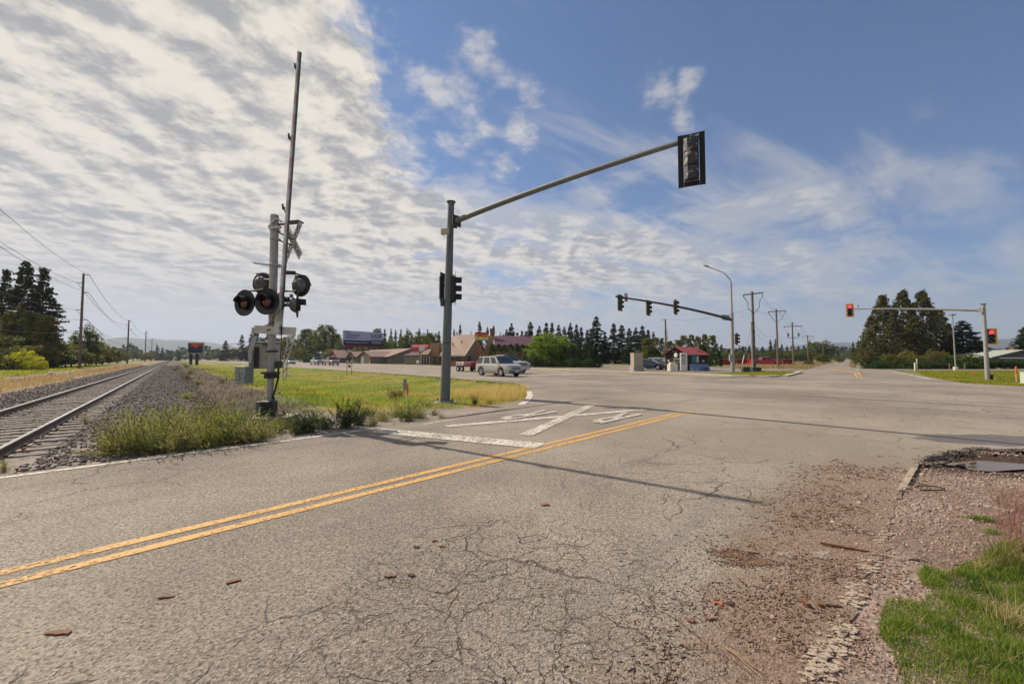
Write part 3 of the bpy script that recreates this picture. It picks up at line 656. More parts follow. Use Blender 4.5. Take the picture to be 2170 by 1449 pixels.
keep = pe[:, 0]/pe[:, 1] < 1.5; pe = pe[keep]; s1 = rng.uniform(.010, .042, len(pe)); ins1 = pip(pe[:, 0], pe[:, 1], ROAD); z1 = np.where(ins1, .0, Hfull(pe[:, 0], pe[:, 1])+.03*rng.random(len(pe)))+s1*.15; s1 = np.where(ins1, s1*.45, s1)
me2 = instmesh('asphalt_rubble', *ico(0, 12, .32), np.stack([pe[:, 0], pe[:, 1], z1], 1), np.stack([s1*1.4, s1, s1*.6], 1), rng.uniform(0, 6.3, len(pe)), stonemat('rubble_stone', [(.10, .08, .065), (.06, .045, .038), (.16, .13, .105), (.08, .06, .05)]))
tag(link('asphalt_rubble', me2), 'dark crumbled asphalt along the rim of the pothole', 'rubble', kind='stuff')
tag(link('bark_litter', me), 'brown crumbs of bark strewn along the road edge', 'bark', kind='stuff')

# ---------------- hills and far woods ----------------
def ridge(name, prof, R0, depth, mt):
    """prof: list of (px, py) skyline"""
    px = np.array([p[0] for p in prof], float); py = np.array([p[1] for p in prof], float)
    a = np.arctan2((px-1085)/F, 1); n = 160; aa = np.linspace(a[0], a[-1], n); pyi = np.interp(aa, a, py)
    tops = (761-pyi)/F*np.cos(aa)*R0
    tops = tops*(1+.05*(vnoise(aa*60, aa*0, 1, 50)-.5))+R0*.0016*(vnoise(aa*400, aa*0, 1, 51)-.5)
    vs = []; fs = []; rows = [(-.5, 0), (-.35, .35), (-.18, .78), (0, 1), (.25, .8), (.6, .3), (1, 0)]
    for j, (dr, hh) in enumerate(rows):
        for i in range(n):
            rr = R0+depth*dr; k = 1+.10*(vnoise(np.array([aa[i]*90]), np.array([j*3.]), 1, 52)[0]-.5)*(0 < hh < 1)
            vs.append((rr*sin(aa[i]), rr*cos(aa[i]), max(-2, tops[i]*hh*k)))
    for j in range(len(rows)-1):
        for i in range(n-1): fs.append((j*n+i, j*n+i+1, (j+1)*n+i+1, (j+1)*n+i))
    me = bpy.data.meshes.new(name); me.from_pydata(vs, [], fs); me.materials.append(mt); me.polygons.foreach_set('use_smooth', [True]*len(fs)); me.update()
    return tag(link(name, me), kind='structure')
mh = mat('forest_hill', (.040, .060, .045), .95, var=.35, scale=.012)
ridge('hill', [(-500, 752), (-100, 742), (60, 734), (170, 726), (225, 718), (255, 714), (290, 716), (340, 719), (380, 720), (430, 724), (520, 735), (620, 745), (760, 752), (900, 757)], 5200, 1800, mh)
ridge('hill', [(1480, 752), (1530, 742), (1590, 735), (1650, 738), (1700, 730), (1745, 727), (1790, 726), (1840, 727), (1900, 730), (2010, 728), (2060, 722), (2110, 718), (2160, 717), (2250, 722), (2500, 735), (2800, 752)], 5600, 1800, mh)
# ---------------- metals and paints ----------------
GALV = mat('galvanised_steel', (.125, .14, .148), .65, .1, var=.4, scale=14, col2=(.22, .235, .235), fac2=(.50, .66))
GALVL = mat('pale_galvanised', (.33, .33, .32), .55, .2, var=.2, scale=5)
ALU = mat('dull_aluminium', (.52, .51, .48), .45, .45, var=.22, scale=5, col2=(.36, .35, .33))
SILV = mat('silver_paint', (.38, .365, .335), .5, .35, var=.28, scale=6, col2=(.27, .25, .22), fac2=(.52, .74))
BLK = mat('black_paint', (.012, .014, .018), .5, var=.3, scale=9)
BLKM = mat('matt_black', (.012, .014, .018), .8, var=.4, scale=6)
DARK = mat('dark_steel', (.07, .07, .07), .6, .4, var=.3)
TAN = mat('tan_housing', (.42, .36, .26), .55, var=.2)
YEL = mat('yellow_border', (.80, .46, .03), .5, var=.1)
YDK = mat('faded_yellow_border', (.62, .40, .12), .6, var=.2)
GRNP = mat('sign_green', (.02, .14, .08), .5, var=.1)
WHT = mat('white_enamel', (.72, .72, .70), .45, var=.12, scale=3)
WHTD = mat('dirty_white', (.62, .58, .52), .6, var=.25, scale=4, col2=(.42, .38, .33), fac2=(.58, .75))
LET = mat('black_lettering', (.02, .02, .02), .6, var=.1); LETW = mat('white_lettering', (.8, .8, .78), .6, var=.05)
REDD = mat('dark_red_lens', (.10, .005, .003), .12, var=.1, coat=.5); REDL = mat('lit_red_lens', (1, .03, .04), .3, var=0, emis=3.0)
LDK = mat('dark_lens', (.02, .022, .022), .12, var=.1, coat=.6); LGR = mat('unlit_green_lens', (.03, .09, .07), .15, coat=.5)
CONC = mat('foundation_concrete', (.44, .39, .33), .9, var=.25, scale=8, bump=.5, col2=(.30, .26, .22))
BOXG = mat('grey_green_box', (.30, .34, .32), .5, .2, var=.25, scale=9, col2=(.20, .23, .22)); RUB = mat('black_rubber', (.02, .02, .02), .7)
WOOD = mat('pole_wood', (.17, .115, .085), .9, var=.35, scale=3, bump=.5, bscale=30, col2=(.25, .18, .14)); ORG = mat('orange_plastic', (.75, .13, .03), .5, var=.15)
WIRE = mat('wire', (.05, .05, .06), .6)

def signal_head(root, P, dx, dy, border=None, lit=None, hs=1.0, back=None, plate=True):
    M = xf(face(dx, dy)-root.rotation_euler[2], (Vector(P)-root.location)); T = M @ Matrix.Scale(hs, 4)
    b = MB(); b.T = T
    pl = [(-.17, 0), (.17, 0), (.17, .11), (.09, .20), (-.09, .20), (-.17, .11)]
    for z in (-.355, 0, .355): b.prism([(p[0], p[1]) for p in pl], z-.168, z+.168)
    b.box((0, .08, 0), (.26, .14, 1.0)); b.tube([(0, .1, .5), (0, .1, .62)], .03, 8); b.tube([(0, .1, -.5), (0, .1, -.58)], .03, 8)
    hd = b.build('signal_head', back or BLK, root, bevel=.01)
    for i, z in enumerate((.355, 0, -.355)):
        b = MB(); b.T = T @ xf(0, (0, 0, z)); b.lathe([(.145, .004), (.12, .02), (.07, .034), (.0005, .04)], n=20)
        b.build('lens', REDL if (lit == 'red' and i == 0) else (LGR if i == 0 and lit is None and border else LDK), hd, smooth=True)
        b = MB(); b.T = T @ xf(0, (0, 0, z)); b.lathe([(.165, .0), (.160, .24), (.150, .24), (.152, .0)], n=18, arc=(-.35, pi+.35)); b.build('visor', BLK, hd, smooth=True)
    if plate:
        b = MB(); b.T = T
        for c, d in (((-.245, .03, 0), (.13, .008, 1.34)), ((.245, .03, 0), (.13, .008, 1.34)), ((0, .03, .60), (.355, .007, .13)), ((0, .03, -.60), (.355, .007, .13))): b.box(c, d)
        b.build('backplate', BLKM, hd)
        if border:
            b = MB(); b.T = T
            bw = .095 if lit else .055
            for c, d in (((-.31+bw/2, .02, 0), (bw, .006, 1.35)), ((.31-bw/2, .02, 0), (bw, .006, 1.35)), ((0, .021, .672-bw/2), (.62-2*bw, .006, bw)), ((0, .021, -.672+bw/2), (.62-2*bw, .006, bw))): b.box(c, d)
            b.build('backplate_border', border, hd)
    return hd
def curve(a, b, bow, n=10):
    a = Vector(a); b = Vector(b); return [a+(b-a)*(i/n)+Vector((0, 0, bow*4*(i/n)*(1-i/n))) for i in range(n+1)]
def lerp(a, b, n): return [a+(b-a)*i/n for i in range(n+1)]

# ---------------- near mast-arm signal ----------------
B = gpt(943, 853); B.z += .02
ts = thing('traffic_signal', 'nearest and tallest signal mast, its arm over the near road, head seen from behind', 'traffic signal', B)
Yp = B.y; top = at(956, 431, Yp-.03); jn = at(962, 470, Yp-.03)
b = MB(); b.tube(lerp(B+Vector((0, 0, .06)), top, 8), lerp(.200, .128, 8), 28); b.build('pole', GALV, ts, smooth=True, world=True)
b = MB(); b.tube([top, top+Vector((0, 0, .05))], .155, 20); b.tube([top+Vector((0, 0, .05)), top+Vector((0, 0, .065))], .19, 20); b.build('pole_cap', GALV, ts, world=True)
b = MB(); b.box(B+Vector((0, 0, .045)), (.56, .56, .05), rz=.5); b.build('base_plate', GALV, ts, world=True, bevel=.006)
for k in range(4):
    a = .5+pi/4+k*pi/2; q0 = B+Vector((cos(a)*.33, sin(a)*.33, 0)); b = MB(); b.tube([q0+Vector((0, 0, -.02)), q0+Vector((0, 0, .17))], .021, 8); b.tube([q0+Vector((0, 0, .07)), q0+Vector((0, 0, .115))], .04, 6); b.build('anchor_bolt', DARK, ts, world=True)
b = MB(); b.tube([B+Vector((0, 0, -.16)), B+Vector((0, 0, .02))], [.54, .46], 26); b.build('foundation', CONC, ts, world=True)
tip = at(1482, 289, 9.25); a0 = jn+(tip-jn).normalized()*.12
b = MB(); b.tube(curve(a0, tip, .10, 14), lerp(.115, .062, 14), 20)
for f_ in (.36, .72): p = a0+(tip-a0)*f_+Vector((0, 0, .0)); b.tube([p, p+Vector((.02, 0, .14))], .022, 8)
b.build('mast_arm', GALV, ts, smooth=True, world=True)
dr = (tip-jn).normalized(); sdv = Vector((-dr.y, dr.x, 0)).normalized()
b = MB(); c = jn+dr*.17; b.bar(c-dr*.03, c+dr*.03, .42, .44); b.bar(jn-dr*.1, jn-dr*.04, .40, .44)
for s in (-1, 1):
    for s2 in (-1, 1): p = c+sdv*.16*s+Vector((0, 0, .17*s2)); b.tube([p-dr*.3, p+dr*.07], .014, 6)
b.build('arm_clamp', DARK, ts, world=True)
p = at(943, 491, Yp-.30); b = MB(); b.box(p, (.34, .10, .25), rz=-.15); an = b.build('radio_antenna', TAN, ts, world=True, bevel=.03)
b = MB(); b.tube([p+Vector((.12, .05, 0)), p+Vector((.12, .25, 0))], .025, 8); b.tube(curve(p+Vector((-.1, .02, -.12)), p+Vector((.15, .2, -.1)), -.06, 6), .008, 6); b.build('antenna_bracket', DARK, ts, world=True)
H0 = at(1470, 333, 9.25-.05); signal_head(ts, H0+Vector((.02, .16, 0)), .42, .91, hs=.96, back=mat('weathered_black', (.03, .03, .035), .6, var=.4, scale=5, col2=(.34, .31, .26), fac2=(.56, .60)))
b = MB(); b.tube([tip-dr*.18, H0+Vector((-.0, .1, .42))], .05, 10); b.tube([H0+Vector((0, .03, .55)), H0+Vector((0, .03, -.1))], .022, 8); b.build('head_bracket', DARK, ts, world=True)
hb1 = at(961, 613, Yp); hA = at(941, 610, Yp+.42)
signal_head(ts, hb1+Vector((.10, .0, 0)), .985, .17, hs=.97); signal_head(ts, hA+Vector((.0, .0, 0)), .95, -.3, hs=.93)
b = MB()
for z in (.52, -.52): b.tube([hb1+Vector((-.15, 0, z)), hb1+Vector((.02, 0, z))], .03, 8); b.tube([hA+Vector((-.1, 0, z)), hb1+Vector((-.22, .1, z))], .03, 8)
b.box(at(937, 640, Yp-.05), (.11, .22, .32)); b.build('head_bracket', DARK, ts, world=True)
b = MB(); hp = B+Vector((-.02, -.195, .55)); b.box(hp, (.12, .03, .22)); b.box(hp+Vector((0, -.015, .06)), (.02, .02, .02)); b.build('handhole_cover', GALV, ts, world=True, bevel=.01)
b = MB(); b.tube([hb1+Vector((-.18, -.12, .45)), hb1+Vector((-.19, -.16, 1.0)), jn+Vector((-.12, -.13, -.6)), jn+Vector((-.08, -.15, -.25))], .012, 6); b.build('signal_cable', RUB, ts, world=True)
b = MB(); b.tube([B+(top-B)*.293-Vector((0, 0, .01)), B+(top-B)*.296], .181, 28); b.build('pole_band', DARK, ts, world=True)

# ---------------- railroad crossing signal ----------------
B = gpt(573, 887); Yc = B.y; PX = Yc/F
cs_ = thing('railroad_crossing_signal', 'railroad crossing signal with raised gate arm, crossbuck and round black flashers beside the tracks', 'crossing signal', B)
def cp(px, py, dy=0.0): return at(px, py, Yc+dy)
b = MB(); b.box(B+Vector((.03, .05, .02)), (.98, .8, .1), rz=.12); b.build('foundation', CONC, cs_, world=True, bevel=.015)
b = MB(); b.box(B+Vector((.02, 0, .09)), (.50, .42, .05)); 
for s in (-1, 1):
    for s2 in (-1, 1): q0 = B+Vector((.02+.21*s, .17*s2, .07)); b.tube([q0, q0+Vector((0, 0, .12))], .018, 8); b.tube([q0+Vector((0, 0, .05)), q0+Vector((0, 0, .08))], .034, 6)
b.build('base_plate', DARK, cs_, world=True)
b = MB(); b.box(cp(571, 866), (.27, .30, .40), rz=.1); b.build('junction_base', BLK, cs_, world=True, bevel=.03)
b = MB(); b.box(cp(550, 862, -.02), (.11, .18, .27), rz=.1); b.build('junction_box_cover', GALV, cs_, world=True, bevel=.02)
b = MB(); b.tube([cp(571.5, 850), cp(574, 795)], .072, 20); b.build('lower_mast', SILV, cs_, smooth=True, world=True)
b = MB(); b.tube([cp(573.5, 800), cp(577.5, 690), cp(582, 462)], [.082, .09, .094], 24); b.tube([cp(582, 462), cp(582, 456)], [.10, .09], 20); b.build('mast', SILV, cs_, smooth=True, world=True)
for px, py, r_, h_ in ((573, 790, .20, .05), (573, 797, .14, .10), (576, 744, .125, .05), (577.5, 700, .13, .05), (581, 562, .12, .05), (581.8, 507, .11, .03), (582, 489, .11, .03), (582, 481, .12, .06)):
    b = MB(); p = cp(px, py); b.tube([p-Vector((0, 0, h_/2)), p+Vector((0, 0, h_/2))], r_, 18); b.box(p+Vector((0, -r_, 0)), (.08, .05, h_*.9)); b.box(p+Vector((r_, 0, 0)), (.06, .08, h_*.9)); b.build('mast_clamp', DARK if r_ > .12 else ALU, cs_, world=True, bevel=.004)
b = MB(); b.box(cp(566, 755, .24), (.56, .30, .62), rz=.08); b.box(cp(566, 725.5, .24), (.60, .34, .03), rz=.08); b.box(cp(541, 757, .16), (.05, .34, .58), rz=.08); mech = b.build('gate_mechanism', mat('weathered_case', (.44, .41, .36), .65, var=.3, scale=5, col2=(.24, .20, .165), fac2=(.5, .72)), cs_, world=True, bevel=.02)
b = MB(); b.box(cp(544, 757, .07), (.10, .03, .52), rz=.08); b.tube([cp(556, 730, .1), cp(575, 732, .02)], .02, 8); b.box(cp(592, 772, .1), (.10, .16, .16)); b.build('mechanism_cover', DARK, mech, world=True, bevel=.01)
b = MB(); b.box(cp(583, 700.5, -.14), (1.02, .03, .18), rz=-.03, ry=.055); b.box(cp(583, 692.5, -.11), (1.02, .09, .018), rz=-.03, ry=.055); b.box(cp(541, 703, -.05), (.05, .22, .20))
for k in range(8): b.tube([cp(548+k*10.4, 696+.7*k+(k % 2)*8, -.15), cp(548+k*10.4, 696+.7*k+(k % 2)*8, -.175)], .012, 6)
b.build('gate_yoke', WHTD, cs_, world=True)
# gate arm
ab, atp = cp(589.5, 701, -.16), cp(632.8, 109.5, -.20)
b = MB(); n = 26
for k in range(n):
    b.cur = k % 2 if k > 9 else (1 if k % 2 else 0)
    wA = .088-(.088-.040)*k/n; b.bar(ab+(atp-ab)*k/n, ab+(atp-ab)*(k+1)/n, wA*.62, .05, up=(.3, 1, 0))
ga = b.build('gate_arm', [mat('gate_white', (.74, .73, .70), .5, var=.15), mat('faded_red_stripe', (.66, .49, .45), .5, var=.2)], cs_, world=True)
b = MB(); b.bar(ab+Vector((.04, .035, 0)), atp+Vector((.035, .03, 0)), .04, .035, up=(.3, 1, 0)); b.build('gate_arm_rib', mat('green_grey_rib', (.12, .15, .14), .5, .3), ga, world=True)
b = MB(); b.bar(ab-Vector((0, .01, .1)), ab+(atp-ab)*.075, .16, .10, up=(.3, 1, 0)); b.build('arm_socket', ALU, cs_, world=True, bevel=.006)
for px, py in ((626.5, 143), (613.5, 292), (600.8, 441)):
    b = MB(); p = cp(px, py, -.2); b.box(p, (.045, .06, .07)); b.tube([p+Vector((-.02, 0, .03)), p+Vector((-.02, 0, .10))], .022, 8); b.tube([p+Vector((.0, 0, -.03)), p+Vector((.05, 0, -.10))], .015, 8); b.build('gate_lamp', BLK, ga, world=True)
# counterweight side plates
b = MB()
def plate(pts, y0, y1, mi=None):
    n = len(pts); vs = [tuple(at(p[0], p[1], Yc+y0)) for p in pts]+[tuple(at(p[0], p[1], Yc+y1)) for p in pts]
    b.add(vs, [tuple(range(n)), tuple(range(2*n-1, n-1, -1))]+[(i, (i+1) % n, n+(i+1) % n, n+i) for i in range(n)])
plate([(537, 706), (549, 706), (548, 716), (541, 732), (536, 752), (534.5, 778), (533.5, 806), (528, 806), (527, 778), (526, 752), (524, 740), (530, 722)], -.12, -.09)
b.build('counterweight_arm', GALV, cs_, world=True)
b = MB(); plate([(536, 712), (545, 712), (541, 728), (534, 745), (532, 770), (527, 770), (525, 744), (531, 726)], -.30, -.27); b.build('counterweight_arm', SILV, cs_, world=True)
p = cp(517.5, 795, -.2); b = MB(); b.box(p, (.30, .24, .40), rz=-.25); b.box(p+Vector((0, 0, .205)), (.33, .27, .02), rz=-.25); cw = b.build('counterweight', BOXG, cs_, world=True, bevel=.008)
b = MB()
for z in (.07, -.1): b.tube([p+Vector((-.13, -.14, z)), p+Vector((.0, -.17, z))], .008, 6)
b.tube([p+Vector((-.02, -.17, .07)), p+Vector((.01, -.15, -.1))], .006, 6); b.build('locking_rod', DARK, cw, world=True)
b = MB(); F_ = [(610, 712), (623, 712), (620, 730), (612, 752), (608, 775), (606, 802), (601, 806), (599, 795), (601, 770), (603, 748), (608, 735)]
ed = F_+[F_[0]]
for i in range(len(ed)-1): b.bar(cp(*ed[i], -.12), cp(*ed[i+1], -.12), .022, .02)
for a_, c_ in (((623, 712), (608, 735)), ((620, 730), (603, 748)), ((612, 752), (601, 770)), ((610, 712), (620, 730)), ((608, 775), (599, 795)), ((603, 748), (612, 752)), ((601, 770), (608, 775))): b.bar(cp(*a_, -.12), cp(*c_, -.12), .018, .016)
b.tube([cp(607, 781, -.1), cp(621, 781, -.1)], .008, 6); b.tube([cp(607, 795, -.1), cp(621, 795, -.1)], .008, 6)
b.build('counterweight_frame', ALU, cs_, world=True)
b = MB(); b.tube([cp(590, 775, .05), cp(590, 800, .02), cp(584, 822, 0), cp(577, 845, -.02)], .022, 10); b.tube([cp(597, 690, -.2), cp(596, 730, -.15), cp(594, 770, 0)], .010, 6)
b.tube([cp(580, 840, 0), cp(581, 850, 0)], .02, 8); b.build('cable_conduit', RUB, cs_, world=True, smooth=True)
b = MB(); b.tube([cp(560+i*.55, 692-2.6*sin(i*.9)-i*.28, -.1+.04*cos(i*.9)) for i in range(36)], .008, 6); b.build('coiled_cable', RUB, cs_, world=True)
# flashers
def flasher(P, dx, dy, r_=.31, hood=True):
    M = xf(face(dx, dy), Vector(P)-cs_.location); b = MB(); b.T = M
    b.lathe([(.001, .0), (r_*.45, .0), (r_*.47, .005), (r_, .018), (r_+.012, .03), (r_+.006, .0), (r_*.5, -.02), (r_*.001, -.022)], n=36); fl = b.build('flasher_light', BLK, cs_, smooth=True)
    b = MB(); b.T = M; b.lathe([(.135, .022), (.13, .04), (.09, .055), (.001, .06)], n=24); b.build('lens', REDD, fl, smooth=True)
    b = MB(); b.T = M; b.lathe([(.155, .0), (.150, .20), (.142, .20), (.145, .0)], n=20, arc=(.12, pi-.12)); b.lathe([(.15, .0), (.15, .08), (.144, .08), (.144, 0)], n=16, arc=(pi-.12, 2*pi+.12)); b.build('hood', BLK, fl, smooth=True)
    b = MB(); b.T = M; b.lathe([(r_*.66, -.015), (r_*.62, -.05), (r_*.48, -.12), (r_*.25, -.16), (.001, -.17)], n=28); b.box((0, .12, r_*.7), (.07, .07, .08)); b.box((0, .2, 0), (.09, .05, .07)); b.build('lamp_housing', mat('lamp_grey', (.13, .13, .13), .5, .3, var=.3, scale=9, col2=(.22, .21, .20)), fl, smooth=True)
    return fl
flasher(cp(520, 642, -.34), -.30, -.954, .305); flasher(cp(567, 639, -.46), -.12, -.993, .305)
flasher(cp(637, 605, .12), .30, .954, .27); flasher(cp(629, 646, -.12), .90, .436, .305); flasher(cp(555, 600, .40), .15, .99, .27); flasher(cp(594, 640, .35), .95, .3, .29)
b = MB(); b.tube([cp(522, 617, -.22), cp(545, 615.5, -.18), cp(570, 612, -.05)], .022, 10); b.tube([cp(597, 617, 0), cp(628, 617, -.05)], .022, 10); b.tube([cp(597, 645, 0), cp(615, 646, -.02)], .05, 10); b.tube([cp(537, 645, -.3), cp(570, 640, -.1)], .03, 10)
b.tube([cp(600, 577, .05), cp(622, 578, .1), cp(637, 583, .12)], .020, 10); b.box(cp(614, 578, .06), (.26, .09, .085), ry=.02); b.tube([cp(560, 593, .3), cp(583, 594, .05)], .03, 8); b.build('crossarm', DARK, cs_, world=True)
b = MB(); b.bar(cp(538, 557.5, -.08), cp(572, 562, -.05), .07, .03); b.box(cp(598, 565, .02), (.2, .06, .05)); b.build('conduit_bracket', ALU, cs_, world=True)
b = MB(); b.box(cp(600.5, 600, .02), (.07, .08, .34)); b.build('terminal_box', ALU, cs_, world=True, bevel=.01)
# crossbuck
cbc = cp(620.5, 513, .18); n_ = Vector((-.60, -.80, 0)); rz = face(n_.x, n_.y); Mx = xf(rz, cbc-cs_.location)
for nm, ang_, yo in (('crossbuck_blade', R(47), .0), ('crossbuck_blade', R(-47), .02)):
    b = MB(); b.T = Mx @ Matrix.Rotation(-ang_, 4, 'Y'); b.box((0, yo, 0), (1.16, .006, .225)); o = b.build(nm, WHT, cs_)
    if ang_ > 0: text('CROSSING', 1.0, .145, Mx @ Matrix.Translation((0, yo-.005, 0)) @ Matrix.Rotation(-ang_, 4, 'Y'), LET, 'lettering', o, bold=.012)
    else:
        for s, xo in (('RAIL', -.33), ('ROAD', .34)): text(s, .38, .145, Mx @ Matrix.Translation((0, yo-.005, 0)) @ Matrix.Rotation(-ang_, 4, 'Y') @ Matrix.Translation((xo, 0, 0)), LET, 'lettering', o, bold=.012)
    b = MB(); b.T = Mx @ Matrix.Rotation(-ang_, 4, 'Y')
    for z in (-.107, .107): b.box((0, yo-.0045, z), (1.15, .003, .007))
    for x_ in (-.575, .575): b.box((x_, yo-.0045, 0), (.007, .003, .21))
    b.build('blade_border', LET, o)
b = MB(); b.tube([cp(584, 489, 0), cbc+Vector((0, .03, .06))], .018, 8); b.tube([cp(584, 507, 0), cbc+Vector((0, .03, -.08))], .018, 8); b.build('crossbuck_bracket', DARK, cs_, world=True)
b = MB(); b.box(cp(624, 471, .06), (.38, .22, .035), ry=-.03, rz=-.15); b.tube([cp(585, 476, 0), cp(606, 475, .04)], .03, 8); b.box(cp(607, 475, .05), (.10, .08, .06)); b.build('top_lamp', GALV, cs_, world=True, bevel=.01)
b = MB(); b.bar(cp(571, 482, -.05), cp(588, 463, -.12), .10, .03); b.bar(cp(586, 464, -.12), cp(597, 470, -.1), .10, .03); b.bar(cp(570, 483, -.1), cp(594, 482, -.1), .05, .05); b.build('top_bracket', ALU, cs_, world=True)

# ---------------- far mast-arm signal with street light ----------------
B = gpt(1553, 790); B.z = .0
t2 = thing('traffic_signal', 'far corner signal mast with a street light on top and three heads along its arm', 'traffic signal', B)
Yp = B.y; top = at(1549, 597, Yp); mid = at(1551, 664, Yp)
b = MB(); b.tube(lerp(B, mid, 4), lerp(.20, .15, 4), 18); b.tube([mid, top], [.10, .075], 14); b.tube([mid, mid+Vector((0, 0, .04))], .2, 14); b.build('pole', GALVL, t2, smooth=True, world=True)
b = MB(); l1 = at(1533, 580, Yp-.6); l2 = at(1499, 565, Yp-2.0); b.tube([top-Vector((0, 0, .5)), top+Vector((-.05, 0, .2)), (top+l1)/2+Vector((-.1, 0, .28)), l1+Vector((0, 0, .12)), l2], [.06, .055, .05, .045, .04], 10); b.build('lamp_arm', GALVL, t2, smooth=True, world=True)
b = MB(); b.bar(l2+Vector((.15, .1, .0)), l2+Vector((-.5, -.35, .06)), .26, .09); b.build('street_lamp_head', GALVL, t2, world=True, bevel=.03)
jn = at(1549, 677, Yp); tp = at(1306, 629, 33.0); b = MB(); b.tube(curve(jn, tp, .22, 10), lerp(.15, .065, 10), 14); b.build('mast_arm', DARK, t2, smooth=True, world=True)
fd = (.648, -.762)
for px, py, Y in ((1314.5, 641.5, 33.3), (1374.5, 652.5, 35.2), (1432.5, 651, 37.0)): signal_head(t2, at(px, py, Y), *fd, border=YDK, hs=1.05)
signal_head(t2, at(1562, 718.5, Yp-.1), *fd, border=YDK, hs=.98)
b = MB(); b.tube([at(1555, 710, Yp), at(1562, 710, Yp)], .03, 8); b.tube([at(1555, 727, Yp), at(1562, 727, Yp)], .03, 8); b.box(at(1308, 628, 33.2), (.3, .12, .12)); b.build('head_bracket', DARK, t2, world=True)
b = MB(); M_ = xf(face(.55, -.83), at(1326.5, 630.5, 33.8)-B); b.T = M_; b.box((0, 0, 0), (.42, .02, .76)); sg = b.build('arm_sign', WHTD, t2)
for s, z in (('LEFT', .24), ('TURN', .04), ('YIELD', -.2)): text(s, .30, .12, M_ @ Matrix.Translation((0, -.014, z)), LET, 'lettering', sg)
b = MB(); cS = at(1538.5, 673, Yp-.45); M_ = xf(face(.35, -.94), cS-B); b.T = M_; b.box((0, 0, 0), (1.04, .03, .55), ry=.06); sg = b.build('street_name_sign', GRNP, t2)
for s, z, x_ in (('WOLF AVE', .12, .05), ('REST HAVEN', -.13, -.03)): text(s, .72, .15, M_ @ Matrix.Translation((x_, -.019, z)), LETW, 'lettering', sg)
for z, x_ in ((.14, -.42), (-.15, .44)):
    b = MB(); b.T = M_; b.prism([(x_-.04, z), (x_, z-.04), (x_+.04, z), (x_, z+.04)], 0, .006, M=Matrix(((1, 0, 0, 0), (0, 0, -1, -.017), (0, 1, 0, 0), (0, 0, 0, 1)))); b.build('arrow_mark', LETW, sg)
b = MB(); b.box(at(1548, 758, Yp-.1), (.26, .2, .7)); b.build('meter_box', GALVL, t2, world=True, bevel=.02)

# ---------------- right mast-arm signal ----------------
B = gpt(2093, 805); B.z = 0
t3 = thing('traffic_signal', 'rightmost signal mast on the lawn with yellow bordered heads showing red', 'traffic signal', B)
Yp = B.y; top = at(2084, 645, Yp)
b = MB(); b.tube(lerp(B, top, 5), lerp(.125, .092, 5), 20); b.build('pole', GALVL, t3, smooth=True, world=True)
b = MB(); b.tube([top, top+Vector((0, 0, .05))], .15, 16); b.build('pole_cap', DARK, t3, world=True)
jn = at(2083, 658, Yp); tp = at(1807, 655, 33.2); b = MB(); b.tube(curve(jn, tp, .06, 10), lerp(.095, .04, 10), 14); b.box(at(2079, 657, Yp-.05), (.18, .22, .32), rz=.5); p = at(1818, 652, 32.9); b.tube([p, p+Vector((0, 0, .2))], .06, 8); b.build('mast_arm', GALVL, t3, smooth=True, world=True)
fd3 = (-.68, -.73)
signal_head(t3, at(1801, 657.5, 33.4), *fd3, border=YEL, lit='red', hs=.86); signal_head(t3, at(2101.5, 713, Yp-.1), *fd3, border=YEL, lit='red', hs=.86)
b = MB(); b.tube([at(2090, 700, Yp), at(2100, 700, Yp)], .03, 8); b.tube([at(2090, 726, Yp), at(2100, 726, Yp)], .03, 8); b.build('head_bracket', DARK, t3, world=True)
b = MB(); b.box(at(2101, 800, Yp-.1), (.12, .12, .42), ry=.2); b.build('handhole_cover', BLK, t3, world=True)

